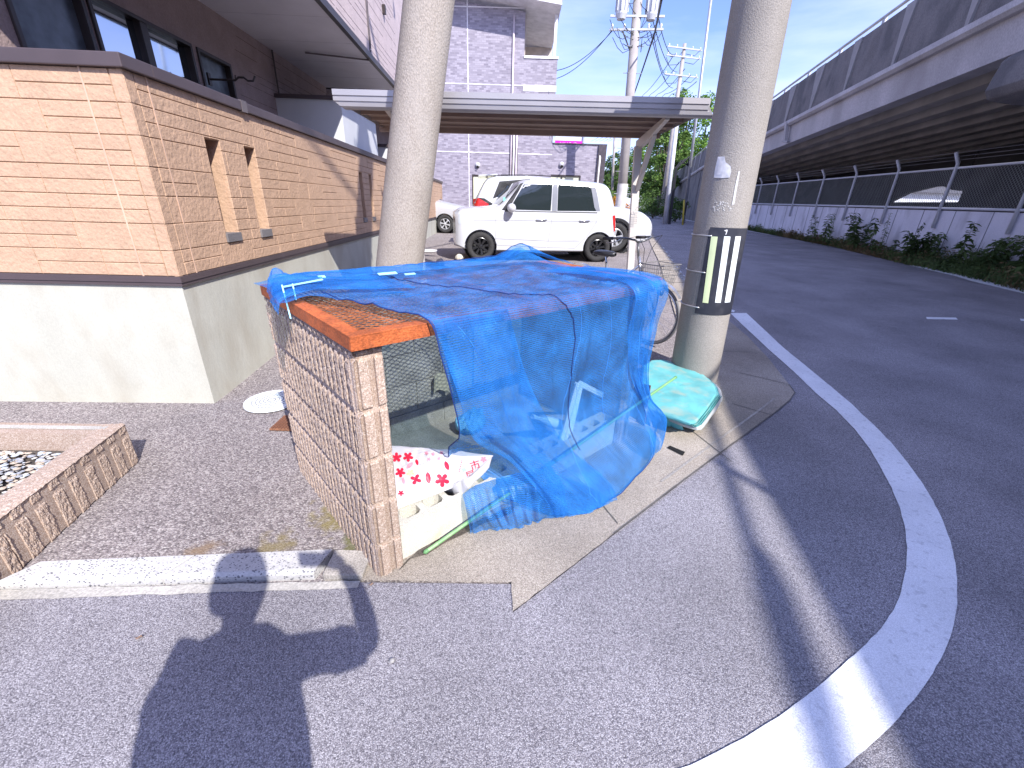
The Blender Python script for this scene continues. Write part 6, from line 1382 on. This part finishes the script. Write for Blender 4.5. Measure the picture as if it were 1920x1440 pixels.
M_l1 = leafmat('leaf_green', (.06, .14, .02), (.22, .38, .06)); M_l2 = leafmat('leaf_dark', (.04, .085, .02), (.13, .22, .045)); M_l3 = leafmat('leaf_pale', (.07, .13, .03), (.20, .32, .07)); M_lw2 = leafmat('weed_leaf', (.05, .085, .028), (.14, .20, .07)); M_dry = leafmat('dry_grass', (.14, .10, .05), (.28, .21, .11))
M_bark = mat('bark', (.12, .095, .07), .9, var=.3, vscale=8)
def leafcloud(mb, rg, c, rad, n, size, mi=0):
    for i in range(n):
        d = Vector((rg.gauss(0, 1), rg.gauss(0, 1), rg.gauss(0, 1))).normalized() * rad * rg.uniform(.45, 1.05) ; d.z *= .75
        p = c + d; a = rg.uniform(0, 6.28); t = rg.uniform(-.9, .9); u = Vector((math.cos(a), math.sin(a), t)).normalized(); w_ = u.cross(Vector((rg.gauss(0, 1), rg.gauss(0, 1), rg.gauss(0, 1)))).normalized(); s = size * rg.uniform(.6, 1.3)
        mb.add([p - u * s, p + w_ * s * .45, p + u * s, p - w_ * s * .45], [(0, 1, 2, 3)], mi)
def tree(name, base, h, rad, label, m, seed, n=5200, leaf=.13, cat='tree', group=None, trunk=.35, squash=1.):
    rg = random.Random(seed); base = Vector(base); t = thing(name, label, cat, base, group); mb = MB(); 
    mb.tube([base, base + Vector((.1, 0, h * trunk)), base + Vector((-.1, .1, h * .8))], [h * .025, h * .02, h * .006], 8); cl_ = []
    for k in range(16):
        a = rg.uniform(0, 6.28); zz = rg.uniform(trunk, .92); rr = rad * math.sin(math.pi * min(1, max(.12, (zz - trunk * .6) / (1.05 - trunk * .6)))) ** .7 * rg.uniform(.35, .85)
        e_ = base + Vector((math.cos(a) * rr, math.sin(a) * rr, h * zz)); mb.tube([base + Vector((0, 0, h * zz * .7)), base.lerp(e_, .6) + Vector((0, 0, h * .12)), e_], [h * .010, h * .006, h * .002], 5); cl_.append(e_)
    mb.build('trunk', M_bark, t); mb = MB()
    for k in range(44):
        a = rg.uniform(0, 6.28); zz = rg.uniform(trunk * .8, 1.); rr = rad * max(.15, math.sin(math.pi * min(1, max(.1, (zz - trunk * .5) / (1.02 - trunk * .5))))) ** .6 * rg.uniform(.2, 1.)
        cl_.append(base + Vector((math.cos(a) * rr, math.sin(a) * rr * squash, h * zz)))
    for c_ in cl_: leafcloud(mb, rg, c_, rad * rg.uniform(.14, .28), n // len(cl_), leaf)
    mb.build('crown', m, t, fix=False); return local(t)
TG = 'trees beyond the viaduct ramp'
def tp_(x, y, Y): p = PY(x, y, Y); return p
for (x, ytop, Y, rad, m, sd, lb) in [(1300, 172, 52, 4.2, M_l1, 1, 'tallest broad green tree behind the ramp, right beside the cycle shelter end'), (1240, 245, 60, 3.6, M_l2, 2, 'dark green tree behind the ramp between the shelter post and the tallest tree'), (1205, 275, 66, 3.4, M_l1, 3, 'mid green tree behind the ramp just right of the shelter post'), (1262, 215, 44, 2.2, M_l3, 4, 'pale green feathery tree in front of the dark tree behind the ramp'), (1160, 290, 75, 3.6, M_l2, 6, 'farthest small green tree left of the shelter post'), (1335, 190, 50, 4.0, M_l1, 7, 'green tree behind the ramp half hidden by the big striped pole')]:
    p = tp_(x, ytop, Y); g = zg(Y); tree('tree', (p.x, Y, g), p.z - g, rad, lb, m, sd, n=7200, leaf=.16, group=TG, trunk=.25)
def bush(x, y, Y, h, rad, label, m, sd, n=2200, leaf=.07):
    p = PY(x, y, Y); g = zg(Y); rg = random.Random(sd); b = Vector((p.x, Y, g)); t = thing('bush', label, 'bush', b, 'bushes along the road'); mb = MB()
    for k in range(6): a = k * 1.05; mb.tube([b, b + Vector((math.cos(a) * rad * .4, math.sin(a) * rad * .4, h * .7))], [.02, .006], 5)
    mb.build('stems', M_bark, t); mb = MB()
    for k in range(22): a = rg.uniform(0, 6.28); q = rg.uniform(.1, .8); leafcloud(mb, rg, b + Vector((math.cos(a) * rad * q, math.sin(a) * rad * q, h * rg.uniform(.15, .9) * (1.1 - q * .6))), rad * .3, n // 22, leaf)
    mb.build('foliage', m, t, fix=False); return local(t)
bush(1225, 398, 36, 2.4, 1.6, 'dark bush at the foot of the ramp retaining wall, left of the grey pipe post', M_l2, 11); bush(1268, 402, 30.5, 1.6, 1.2, 'dark leafy bush right of the grey pipe post under the ramp', M_l2, 12); bush(1207, 396, 44, 2.0, 1.5, 'dark bush at the far end of the ramp wall', M_l2, 13)
bush(1150, 392, 30, 1.5, 1.2, 'orange flowering bush beside the slim pole behind the white hatchback', leafmat('orange_blossom', (.45, .16, .02), (.7, .34, .05)), 14); bush(1141, 375, 33, 2.3, 1.2, 'green shrub beside the end wall of the annex', M_l3, 15)
# grass strip in front of the low wall
rg = random.Random(21); mb = MB()
for i in range(15000):
    y = 2.5 + 26 * rg.random() ** 1.5; off = rg.random() ** .7 ; x1 = FX(y) - .02; x0 = float(np.interp(y, [p[1] for p in right[::-1]], [p[0] for p in right[::-1]])) - .05
    x = x0 + (x1 - x0) * off; g = zg(y); hgt = rg.uniform(.06, .24) * (.6 + off * 1.1) * (1.5 if y < 11 else 1) * (1 + .6 * mnoise.noise(Vector((x * 2, y * 1.2, 0)))); a = rg.uniform(0, 6.28); w_ = rg.uniform(.004, .012); d = Vector((math.cos(a), math.sin(a), 0)); ln = Vector((rg.gauss(0, .5), rg.gauss(0, .5), 0)) * hgt; b = Vector((x, y, g))
    dry = mnoise.noise(Vector((x * .9, y * .5, 5))) + rg.uniform(-.3, .3) > (-.05 if y > 11 else .2)
    mb.add([b - d * w_, b + d * w_, b + ln + ZV * hgt], [(0, 1, 2)], 1 if dry else 0)
    if i % 2 == 0: leafcloud(mb, rg, b + ZV * hgt * .7, .09, 3, .034, 0 if not dry else 1)
g_ = mb.build('grass', [M_lw2, M_dry], fix=False); tag(g_, 'rough green and dry grass along the foot of the pale low wall', 'grass', kind='stuff')
sheet('verge', [(p[0], p[1]) for p in right if p[1] < 40] + [(FX(y) + .1, y) for y in (-2, 5, 12, 20, 29)], .004, M_dirt)
WG = 'tall weeds against the low wall'
for i, (x, yb, h, kind, lb) in enumerate([(1515, 448, 1.0, 0, 'leftmost slender weed against the pale wall'), (1530, 450, 1.05, 0, 'second slender weed from the left against the pale wall'), (1545, 452, .9, 0, 'slender leaning weed between the first two fence posts with weeds'), (1565, 452, 1.05, 0, 'upright weed just left of the bushy fern-like clump'),
        (1608, 455, 1.0, 1, 'broad bushy weed clump with fern-like leaves mid-wall'), (1644, 462, 1.25, 0, 'tall dark weed right of the bushy clump'), (1658, 466, 1.0, 0, 'second tall dark weed right of the bushy clump'), (1688, 468, .65, 0, 'short spiky weed below the bright opening'), (1722, 478, .95, 1, 'broad weed with drooping leaves under the bright opening'), (1719, 470, 1.15, 0, 'tall spike weed rising from the broad drooping weed'),
        (1760, 490, .85, 0, 'thin leaning weed beside the large fence post'), (1805, 490, 1.1, 0, 'tall narrow weed right of the large fence post'), (1850, 500, .75, 1, 'sparse weed with small dark leaves near the right picture edge'), (1912, 505, 1.35, 1, 'big dark leafy weed cut by the right picture edge')]):
    p = G(x, yb + 6); y = p.y; y = min(y, 24); 
    # stand it in front of the wall
    d = ray(x, yb); t_ = (8.5 - .22) / (d.x - .155 * d.y); q = CAMP + d * t_; rg = random.Random(50 + i); h *= rg.uniform(.75, 1.15); b = Vector((q.x - rg.uniform(0, .18), q.y, zg(q.y)))
    t = thing('weed', lb, 'weed', b, WG); mb = MB(); ml = MB(); ns = 1 if kind == 0 else 6
    for s_ in range(ns):
        a = rg.uniform(0, 6.28); lean = Vector((math.cos(a) * .10 * (ns > 1) * 2.5 - .05, math.sin(a) * .12 * (ns > 1) * 2 + rg.uniform(-.12, .12), 0)); hh = h * (1.0 if ns == 1 else rg.uniform(.6, 1)); P = [b, b + lean * .5 + ZV * hh * .5, b + lean * 1.3 + ZV * hh]; mb.tube(P, [.008, .006, .002], 5)
        for k in range(80 if kind == 0 else 48):
            f = rg.uniform(.15 if kind == 0 else .35, 1); c_ = b + lean * 1.3 * f + ZV * hh * f; a2 = rg.uniform(0, 6.28); ln = (.12 + .06 * (i % 3) if kind == 0 else .25) * (1.15 - f * .6) * rg.uniform(.6, 1.2); u = Vector((math.cos(a2), math.sin(a2), rg.uniform(-.5, .35))).normalized(); w_ = u.cross(ZV).normalized() * ln * .2
            ml.add([c_, c_ + u * ln * .5 + w_, c_ + u * ln - ZV * ln * .3, c_ + u * ln * .5 - w_], [(0, 1, 2, 3)])
    mb.build('stem', M_lw2, t); ml.build('leaves', M_lw2, t, fix=False); local(t)
# ================================================================ POLES AND WIRES ALONG THE ROAD
M_p2 = mat('far_pole', (.36, .33, .31), .8, var=.1)
def slim_pole(name, x0, y0, x1, y1, Y, r0, r1, label, cat, m=M_p2, foot=None, ext=0.):
    a = PY(x0, y0, Y); b = PY(x1, y1, Y); d = (b - a) / (b.z - a.z); g = zg(Y) if foot is None else foot; base = a + d * (g - a.z); topp = b + d * ext
    t = thing(name, label, cat, base); mb = MB(); mb.tube([base, topp], [r0, r1], 16); mb.build('shaft', m, t, smooth=True); return t, base, topp, d
def arms(t, base, d, zs, w_, ins=(-.9, -.45, .45, .9), dirv=(1, -.1, 0), s=1.):
    dv = Vector(dirv).normalized()
    for z in zs:
        c = base + d * (z - base.z) - Vector((0, .14 * s, 0)); mb = MB(); mb.bar(c - dv * w_, c + dv * w_, .07 * s, .07 * s); mb.build('cross_arm', M_steel, t)
        for f in ins:
            p = c + dv * w_ * f; mb = MB(); mb.lathe([(.02, 0), (.05, .03), (.03, .07), (.055, .10), (.02, .16), (0, .17)], p + ZV * .03, n=8); mb.build('insulator', MT['porcelain'], t, smooth=True)
# nearer service pole with transformers
Yp = 21.; t2, b2, tt2, d2_ = slim_pole('utility_pole', 1163, 395, 1196, 0, Yp, .22, .165, 'round utility pole with two grey transformers rising above the cycle shelter', 'utility pole', ext=1.6)
zA = PY(1190, 33, Yp).z; zB = PY(1188, 58, Yp).z; arms(t2, b2, d2_, (zA, ), 1.05, (), dirv=(1, -.05, 0)); arms(t2, b2, d2_, (zB,), 1.05)
for sx in (-.62, .55):
    c = b2 + d2_ * (zA - b2.z) + Vector((sx, -.1, .05)); mb = MB(); mb.lathe([(0, -.18), (.16, -.16), (.22, 0), (.22, .75), (.235, .78), (.15, .84), (0, .86)], c, n=20)
    for k in range(10): a = k * .628; mb.box(c + Vector((math.cos(a) * .235, math.sin(a) * .235, .38)), (.06, .012, .6), (Vector((math.cos(a), math.sin(a), 0)), Vector((-math.sin(a), math.cos(a), 0)), ZV))
    tr = mb.build('transformer', mat('transformer_grey', (.50, .51, .53), .5), t2); mb = MB()
    for q in (-.1, .1): mb.lathe([(.04, 0), (.06, .04), (.035, .08), (.055, .12), (.02, .2), (0, .2)], c + Vector((q, 0, .84)), n=8)
    mb.build('bushing', MT['porcelain'], tr)
rg = random.Random(8); mb = MB()
for k in range(16):
    z = zB + rg.uniform(-.25, 1.2); c = b2 + d2_ * (z - b2.z); e1 = c + Vector((rg.uniform(-1.1, 1.1), -.15, rg.uniform(-.2, .2))); e2 = c + Vector((rg.uniform(-.9, .9), -.15, rg.uniform(-.5, .1))); m_ = (e1 + e2) / 2 - ZV * rg.uniform(.15, .5); mb.tube([e1, e1.lerp(m_, .5) - ZV * .08, m_, m_.lerp(e2, .5) - ZV * .08, e2], .012, 5)
mb.bar(b2 + d2_ * (zB - b2.z) + Vector((-.55, -.1, 0)), b2 + d2_ * (zB - .9 - b2.z), .04, .04); mb.build('jumper_wire', MT['cable_black'], t2)
for k in range(8): z = PY(1187, 88, Yp).z - k * .9; c = b2 + d2_ * (z - b2.z); mb = MB(); mb.tube([c - Vector((.38, .1, 0)), c + Vector((.38, -.1, 0))], .014, 6); mb.build('step_bolt', M_steel, t2)
c = b2 + d2_ * (1.9 - b2.z); mb = MB(); mb.lathe([(.235, -.5), (.235, .5)], c, n=20); mb.build('wrap_sheet', mat('pale_wrap', (.55, .53, .50), .6), t2, smooth=True); local(t2)
Yq = 40.; t3, b3, tt3, d3 = slim_pole('utility_pole', 1262, 240, 1284, 82, Yq, .2, .13, 'farther utility pole with three cross arms standing over the trees', 'utility pole')
zz3 = [PY(1280, yy, Yq).z for yy in (92, 108, 143)]; arms(t3, b3, d3, zz3, 1.5, dirv=(1, .25, 0), s=1.2); mb = MB()
for z in zz3: c = b3 + d3 * (z - b3.z); mb.tube([c - Vector((1.3, 0, 0)), c - Vector((1.0, 0, .5)), c - Vector((.3, 0, .45)), c], .02, 5); mb.tube([c + Vector((1.3, 0, 0)), c + Vector((.9, 0, -.4)), c + Vector((.2, 0, -.3))], .02, 5)
mb.build('jumper_wire', MT['cable_black'], t3); local(t3)
t4, b4, tt4, _ = slim_pole('lamp_pole', 1297, 290, 1333, 0, 30, .09, .07, 'slim grey lamp pole rising from the ramp edge beside the big striped pole', 'lamp pole', m=M_steel, ext=2.); mb = MB(); mb.tube([tt4, tt4 + Vector((.8, -.6, .5)), tt4 + Vector((1.8, -1.2, .6))], .05, 8); mb.build('arm', M_steel, t4); local(t4)
t5, b5, tt5, _ = slim_pole('pipe_post', 1249, 402, 1270, 222, 27.5, .15, .11, 'pale conduit post with black cables standing by the ramp wall', 'post', m=mat('pale_post', (.52, .53, .56), .5)); mb = MB()
for k in range(3): mb.tube([b5 + Vector((.16 + .05 * k, -.16, 0)), b5 + (tt5 - b5) * .55 + Vector((.16 + .05 * k, -.16, 0)), b5 + (tt5 - b5) * .62 + Vector((.45 + .2 * k, -.16, .1 * k)), b5 + (tt5 - b5) * .60 + Vector((1.5, 1.5, 0))], .035, 6)
mb.build('conduit', MT['cable_black'], t5); local(t5)
t6, b6, tt6, _ = slim_pole('utility_pole', 1147, 372, 1155, 200, 70, .2, .15, 'thin distant utility pole between the annex and the shelter post', 'utility pole'); arms(t6, b6, (tt6 - b6) / (tt6.z - b6.z), [PY(1152, yy, 70).z for yy in (215, 228, 262)], 1.2, dirv=(1, .2, 0)); local(t6)
t7, _, _, _ = slim_pole('bollard_post', 1281, 406, 1283, 375, 27., .05, .045, 'short yellow and black marker post at the road edge under the viaduct', 'marker post', m=mat('yellow_post', (.6, .48, .06), .6)); mb = MB(); mb.tube([t7.location + ZV * .55, t7.location + ZV * 1.25], .054, 10); mb.build('black_sleeve', M_trim, t7); local(t7)
# wires between the poles
CG = 'overhead wires along the road'
def P3(x, y, Y): return PY(x, y, Y)
cable('cable', [Vector((2.6, -6, 11.4)), P3(1240, 0, 13.5), P3(1228, 60, 20.5), P3(1189, 176, 32)], .035, 'thick black bundled cable descending past the transformer pole', sag=.1)
for k, (x0, y0, x1, y1) in enumerate([(1222, 30, 1270, 135), (1235, 35, 1268, 100), (1220, 60, 1262, 165), (1226, 68, 1255, 140)]):
    cable('cable', [P3(x0, y0, 21), P3(x1, y1, 39.8)], .018, 'thin overhead wire between the transformer pole and the farther utility pole', sag=.7, group=CG)
for k in range(5):
    cable('cable', [P3(1262 + k * 11, 105 + k * 12, 39.8), P3(1208 + k * 13, 176, 60), P3(1108 + k * 8, 265, 110)], .028, 'thin overhead wire running on from the farther utility pole behind the shelter roof', sag=.4, group=CG)
for k, (x0, y0) in enumerate([(1044, 147), (1044, 132)]):
    cable('cable', [P3(1148, 56 + k * 2, 20.8), P3(x0, y0, 23.5)], .014, 'thin service wire sagging from the transformer pole to the tiled building balcony', sag=2.2, group='service wires to the tiled building')
# ground shadows on the asphalt: the service cables over the roadside
for k, (x, z, r, lb) in enumerate([(0, 6.2, .036, 'thick communication cable parallel to the road above the camera')]):
    s0, s1 = Vector((.976 - x * 0, .874, 0)), Vector((1.463, 2.695, 0)); dd = (s1 - s0) / (s1.y - s0.y)
    off = TO_SUN * (z / TO_SUN.z); A_ = s0 + dd * -14 + off + Vector((x, 0, 0)); B_ = s0 + dd * 30 + off + Vector((x, 0, 0)); cable('cable', [A_, B_], r, lb, sag=0., n=2)
sA, sB = PZ(1338, 862), PZ(1500, 958)
cable('cable', [Vector((sA.x, sA.y, 0)) + TO_SUN * (6.2 / TO_SUN.z), Vector((sB.x, sB.y, 0)) + TO_SUN * (5.3 / TO_SUN.z)], .034, 'short black unseen cable added for the forked shadow, from the communication cable to the viaduct parapet', sag=.3)  # unseen cable added to cast the fork of the shadow stripe
q0 = Vector((1.40, 2.35, 0)) + TO_SUN * (6.2 / TO_SUN.z)
t = thing('added_shadow_case', 'black unseen case added on the communication cable to widen its shadow', 'shadow caster', q0 - dd * 1.5); mb = MB(); mb.tube([q0 - dd * 1.7, q0 - dd * 1.5, q0 - dd * 1.05, q0 - dd * .85], [.04, .065, .065, .04], 10); mb.build('case', MT['cable_black'], t); local(t)  # unseen case added for the shadow it casts on the road
# ================================================================ SCENERY BEYOND
M_far = mat('far_wall', (.55, .53, .50), .8, var=.1)
for k, (x, Y, w_, h, c_, lb) in enumerate([(26, 48, 9, 5.5, (.56, .52, .46), 'plain beige house seen through the bay under the viaduct'), (30, 34, 8, 3.0, (.62, .64, .66), 'low pale shed seen through the bay under the viaduct')]):
    t = thing('far_house', lb, 'house', (x, Y, zg(Y))); mb = MB(); mb.bx(x - w_ / 2, x + w_ / 2, Y, Y + 6, 0, h); mb.build('wall', mat('farw%d' % k, c_, .8), t); mb = MB(); mb.prism([(x - w_ / 2 - .4, Y - .4, h), (x + w_ / 2 + .4, Y - .4, h), (x, Y - .4, h + 1.5)], (0, 7, 0)); mb.build('roof', mat('far_roof', (.12, .12, .14), .6), t)
    for q in range(3): mb = MB(); mb.bx(x - 2.6 + q * 2, x - 1.6 + q * 2, Y - .03, Y - .003, 1.2, 2.2); mb.build('window', M_cglass, t)
    local(t)
for k in range(7):
    y = 12 + k * 2.; x = FX(y) + 9.5 + k * .5
    tree('tree', (x, y, zg(y)), 2.2, 1.1, 'small green tree in the sun beyond the bay under the viaduct', M_l3, 80 + k, n=900, leaf=.12, group='small trees beyond the viaduct bay', trunk=.2)
# far strip of trees and roofs closing the horizon
def far_tree(x, Y, h, rad, sd): tree('tree', (x, Y, zg(Y)), h, rad, 'distant green tree at the end of the road', M_l2 if sd % 2 else M_l1, sd, n=1500, leaf=.35, group='distant trees at the end of the road', trunk=.15)
for k in range(9): far_tree(13 + k * 5.0 + (k % 2) * 2, 95 + (k % 3) * 8, 6 + (k % 3) * 1.5, 3.8, 100 + k)
# ================================================================ THE PHOTOGRAPHER (casts the shadow in the foreground)
def skinned(name, nodes, edges, m, parent, sub=2):
    me = bpy.data.meshes.new(name); me.from_pydata([n[0] for n in nodes], edges, []); me.materials.append(m); o = bpy.data.objects.new(name, me); COL.objects.link(o)
    o.modifiers.new('skin', 'SKIN'); 
    for i, n in enumerate(nodes): me.skin_vertices[0].data[i].radius = n[1] if isinstance(n[1], tuple) else (n[1], n[1]); me.skin_vertices[0].data[i].use_root = (i == 0)
    sm_ = o.modifiers.new('sub', 'SUBSURF'); sm_.levels = sub; sm_.render_levels = sub
    dg = bpy.context.evaluated_depsgraph_get(); m2 = bpy.data.meshes.new_from_object(o.evaluated_get(dg)); o.modifiers.clear(); o.data = m2; m2.polygons.foreach_set('use_smooth', [True] * len(m2.polygons))
    if not m2.materials: m2.materials.append(m)
    o.parent = parent; return o
M_skin = mat('skin', (.50, .32, .23), .55, var=.05); M_shirt = mat('navy_shirt', (.05, .06, .10), .85); M_trs = mat('dark_trousers', (.06, .06, .065), .85); M_hair = mat('black_hair', (.015, .013, .012), .6); M_shoe = mat('shoe', (.04, .035, .03), .6)
PX, PYY = -.150, -.27
ph = thing('person', 'person in a navy shirt standing behind the camera, raising a phone with the right hand', 'person', (PX, PYY, 0))
hd = (PX + .012, PYY + .03)
nodes = [((PX + .012, PYY, .93), (.172, .11)), ((PX + .012, PYY, 1.10), (.172, .10)), ((PX + .005, PYY, 1.24), (.168, .105)), ((PX, PYY, 1.32), (.10, .07)), ((PX + .005, PYY + .01, 1.375), (.050, .050)), ((hd[0], hd[1] + .01, 1.462), (.080, .088)), ((hd[0], hd[1], 1.575), (.108, .114)), ((hd[0], hd[1], 1.665), (.080, .086)),
  ((PX - .17, PYY, 1.265), .062), ((PX - .245, PYY - .01, 1.02), .046), ((PX - .265, PYY + .04, .80), .034), ((PX - .265, PYY + .06, .72), (.026, .040)),
  ((PX + .17, PYY + .02, 1.25), .070), ((.262, PYY + .12, 1.205), .046), ((.226, -.080, 1.36), .035), ((.162, -.034, 1.442), .031),
  ((PX - .09, PYY, .84), .095), ((PX - .10, PYY + .01, .48), .062), ((PX - .10, PYY - .01, .10), .042), ((PX + .09, PYY, .84), .095), ((PX + .10, PYY + .01, .48), .062), ((PX + .10, PYY - .01, .10), .042)]
edges = [(0, 1), (1, 2), (2, 3), (3, 4), (4, 5), (5, 6), (6, 7), (2, 8), (8, 9), (9, 10), (10, 11), (2, 12), (12, 13), (13, 14), (14, 15), (0, 16), (16, 17), (17, 18), (0, 19), (19, 20), (20, 21)]
bd_ = skinned('body', nodes, edges, M_skin, ph)
b_ = bmesh.new(); b_.from_mesh(bd_.data); vs_ = [v for v in b_.verts if 1.16 < v.co.z < 1.37 and v.co.x < .16]
for k in range(14): bmesh.ops.smooth_vert(b_, verts=vs_, factor=.5, use_axis_x=True, use_axis_y=True, use_axis_z=True)
b_.to_mesh(bd_.data); b_.free()
# clothes are cut from the body surface a few millimetres outside it
body_me = [o for o in COL.objects if o.parent == ph][0].data
def cloth_from_body(name, keep, off, m):
    b_ = bmesh.new(); b_.from_mesh(body_me); b_.normal_update(); bmesh.ops.delete(b_, geom=[f for f in b_.faces if not keep(f.calc_center_median())], context='FACES')
    for v in b_.verts: v.co += v.normal * off
    me = bpy.data.meshes.new(name); b_.to_mesh(me); b_.free(); me.materials.clear(); me.materials.append(m); o = bpy.data.objects.new(name, me); COL.objects.link(o); o.parent = ph; return o
cloth_from_body('trousers', lambda c: .07 < c.z < .97 and abs(c.x - PX) < .20 and c.z < 1, .007, M_trs)
def in_shirt(c):
    if not (.86 < c.z < 1.345): return False
    if c.z < 1.10 and abs(c.x - PX) > .195: return False
    if c.y > PYY + .12 or c.x > .235: return False
    return True
cloth_from_body('shirt', in_shirt, .013, M_shirt)
for sx in (-1, 1):
    skinned('shoe', [((PX + sx * .10, PYY - .07, .05), (.042, .050)), ((PX + sx * .10, PYY + .0, .055), (.046, .055)), ((PX + sx * .105, PYY + .10, .042), (.050, .042)), ((PX + sx * .11, PYY + .19, .034), (.040, .034))], [(0, 1), (1, 2), (2, 3)], M_shoe, ph)
mb = MB(); hc = Vector((hd[0], hd[1] - .012, 1.60))
mb.grid(lambda u, v: hc + Vector((.104 * math.cos(6.2832 * u) * math.sin(v * 1.75), .116 * math.sin(6.2832 * u) * math.sin(v * 1.75) - .02 * v * (math.sin(6.2832 * u) > 0), .112 * math.cos(v * 1.75) - (.07 * v if math.sin(6.2832 * u) < .2 else 0))), 28, 12); mb.build('hair', M_hair, ph, smooth=True, fix=False)
# face: eyes, nose, mouth, ears
fz = Vector((hd[0], hd[1], 0)); mb = MB()
for sx in (-1, 1): mb.lathe([(0, .012), (.008, .009), (.012, 0), (.008, -.009), (0, -.012)], fz + Vector((sx * .033, .094, 1.555)), (0, 1, 0), 10)
mb.build('eyes', mat('eye_white', (.7, .7, .7), .3), ph, smooth=True)
skinned('nose', [(tuple(fz + Vector((0, .100, 1.55))), .009), (tuple(fz + Vector((0, .118, 1.515))), .014)], [(0, 1)], M_skin, ph, 1)
mb = MB(); mb.tube([fz + Vector((x, .098 - abs(x) * .3, 1.475)) for x in (-.024, -.01, 0, .01, .024)], .005, 6); mb.build('mouth', mat('lips', (.40, .16, .14), .5), ph, smooth=True)
for sx in (-1, 1): skinned('ear', [(tuple(fz + Vector((sx * .100, 0, 1.565))), (.010, .018)), (tuple(fz + Vector((sx * .098, .004, 1.525))), (.008, .011))], [(0, 1)], M_skin, ph, 1)
# right hand gripping the phone's right end: palm and five fingers
palm = Vector((.150, -.030, 1.432))
skinned('palm', [(tuple(palm + Vector((.014, -.006, -.01))), (.026, .022)), (tuple(palm + Vector((-.004, 0, .022))), (.030, .016)), (tuple(palm + Vector((-.010, .004, .048))), (.026, .012))], [(0, 1), (1, 2)], M_skin, ph)
for k, (dz, ln) in enumerate([(.050, .060), (.030, .070), (.010, .066), (-.008, .052)]):
    b_ = palm + Vector((-.006 , .010, dz)); skinned('finger', [(tuple(b_), .0088), (tuple(b_ + Vector((-.018, .022, .003))), .0085), (tuple(b_ + Vector((-.018 - ln * .45, .020, .004))), .0078), (tuple(b_ + Vector((-.018 - ln * .75, .012, .004))), .007)], [(0, 1), (1, 2), (2, 3)], M_skin, ph, 1)
skinned('thumb', [(tuple(palm + Vector((-.005, -.012, .0))), .0115), (tuple(palm + Vector((-.032, -.018, .016))), .0105), (tuple(palm + Vector((-.062, -.013, .022))), .009)], [(0, 1), (1, 2)], M_skin, ph, 1)
for k in range(4):
    b_ = Vector(nodes[11][0]) + Vector((0, .02 - k * .017 + .005, -.012)); skinned('finger', [(tuple(b_), .009), (tuple(b_ + Vector((.004, .006, -.04))), .008), (tuple(b_ + Vector((.012, .012, -.075 + abs(k - 1.5) * .006))), .007)], [(0, 1), (1, 2)], M_skin, ph, 1)
skinned('thumb', [(tuple(Vector(nodes[11][0]) + Vector((.008, .03, .01))), .011), (tuple(Vector(nodes[11][0]) + Vector((.018, .055, -.03))), .009)], [(0, 1)], M_skin, ph, 1)
local(ph)
t = thing('phone', 'dark phone held sideways by the photographer at the camera point', 'phone', (.06, -.022, 1.45))
mb = MB(); mb.bx(-.022, .132, -.028, -.018, 1.418, 1.492); mb.build('phone_case', mat('phone_black', (.02, .02, .022), .3), t, bevel=.003)
mb = MB(); mb.bx(-.018, .128, -.0295, -.0283, 1.421, 1.489); mb.build('screen', mat('screen_glass', (.01, .01, .012), .08), t); local(t)
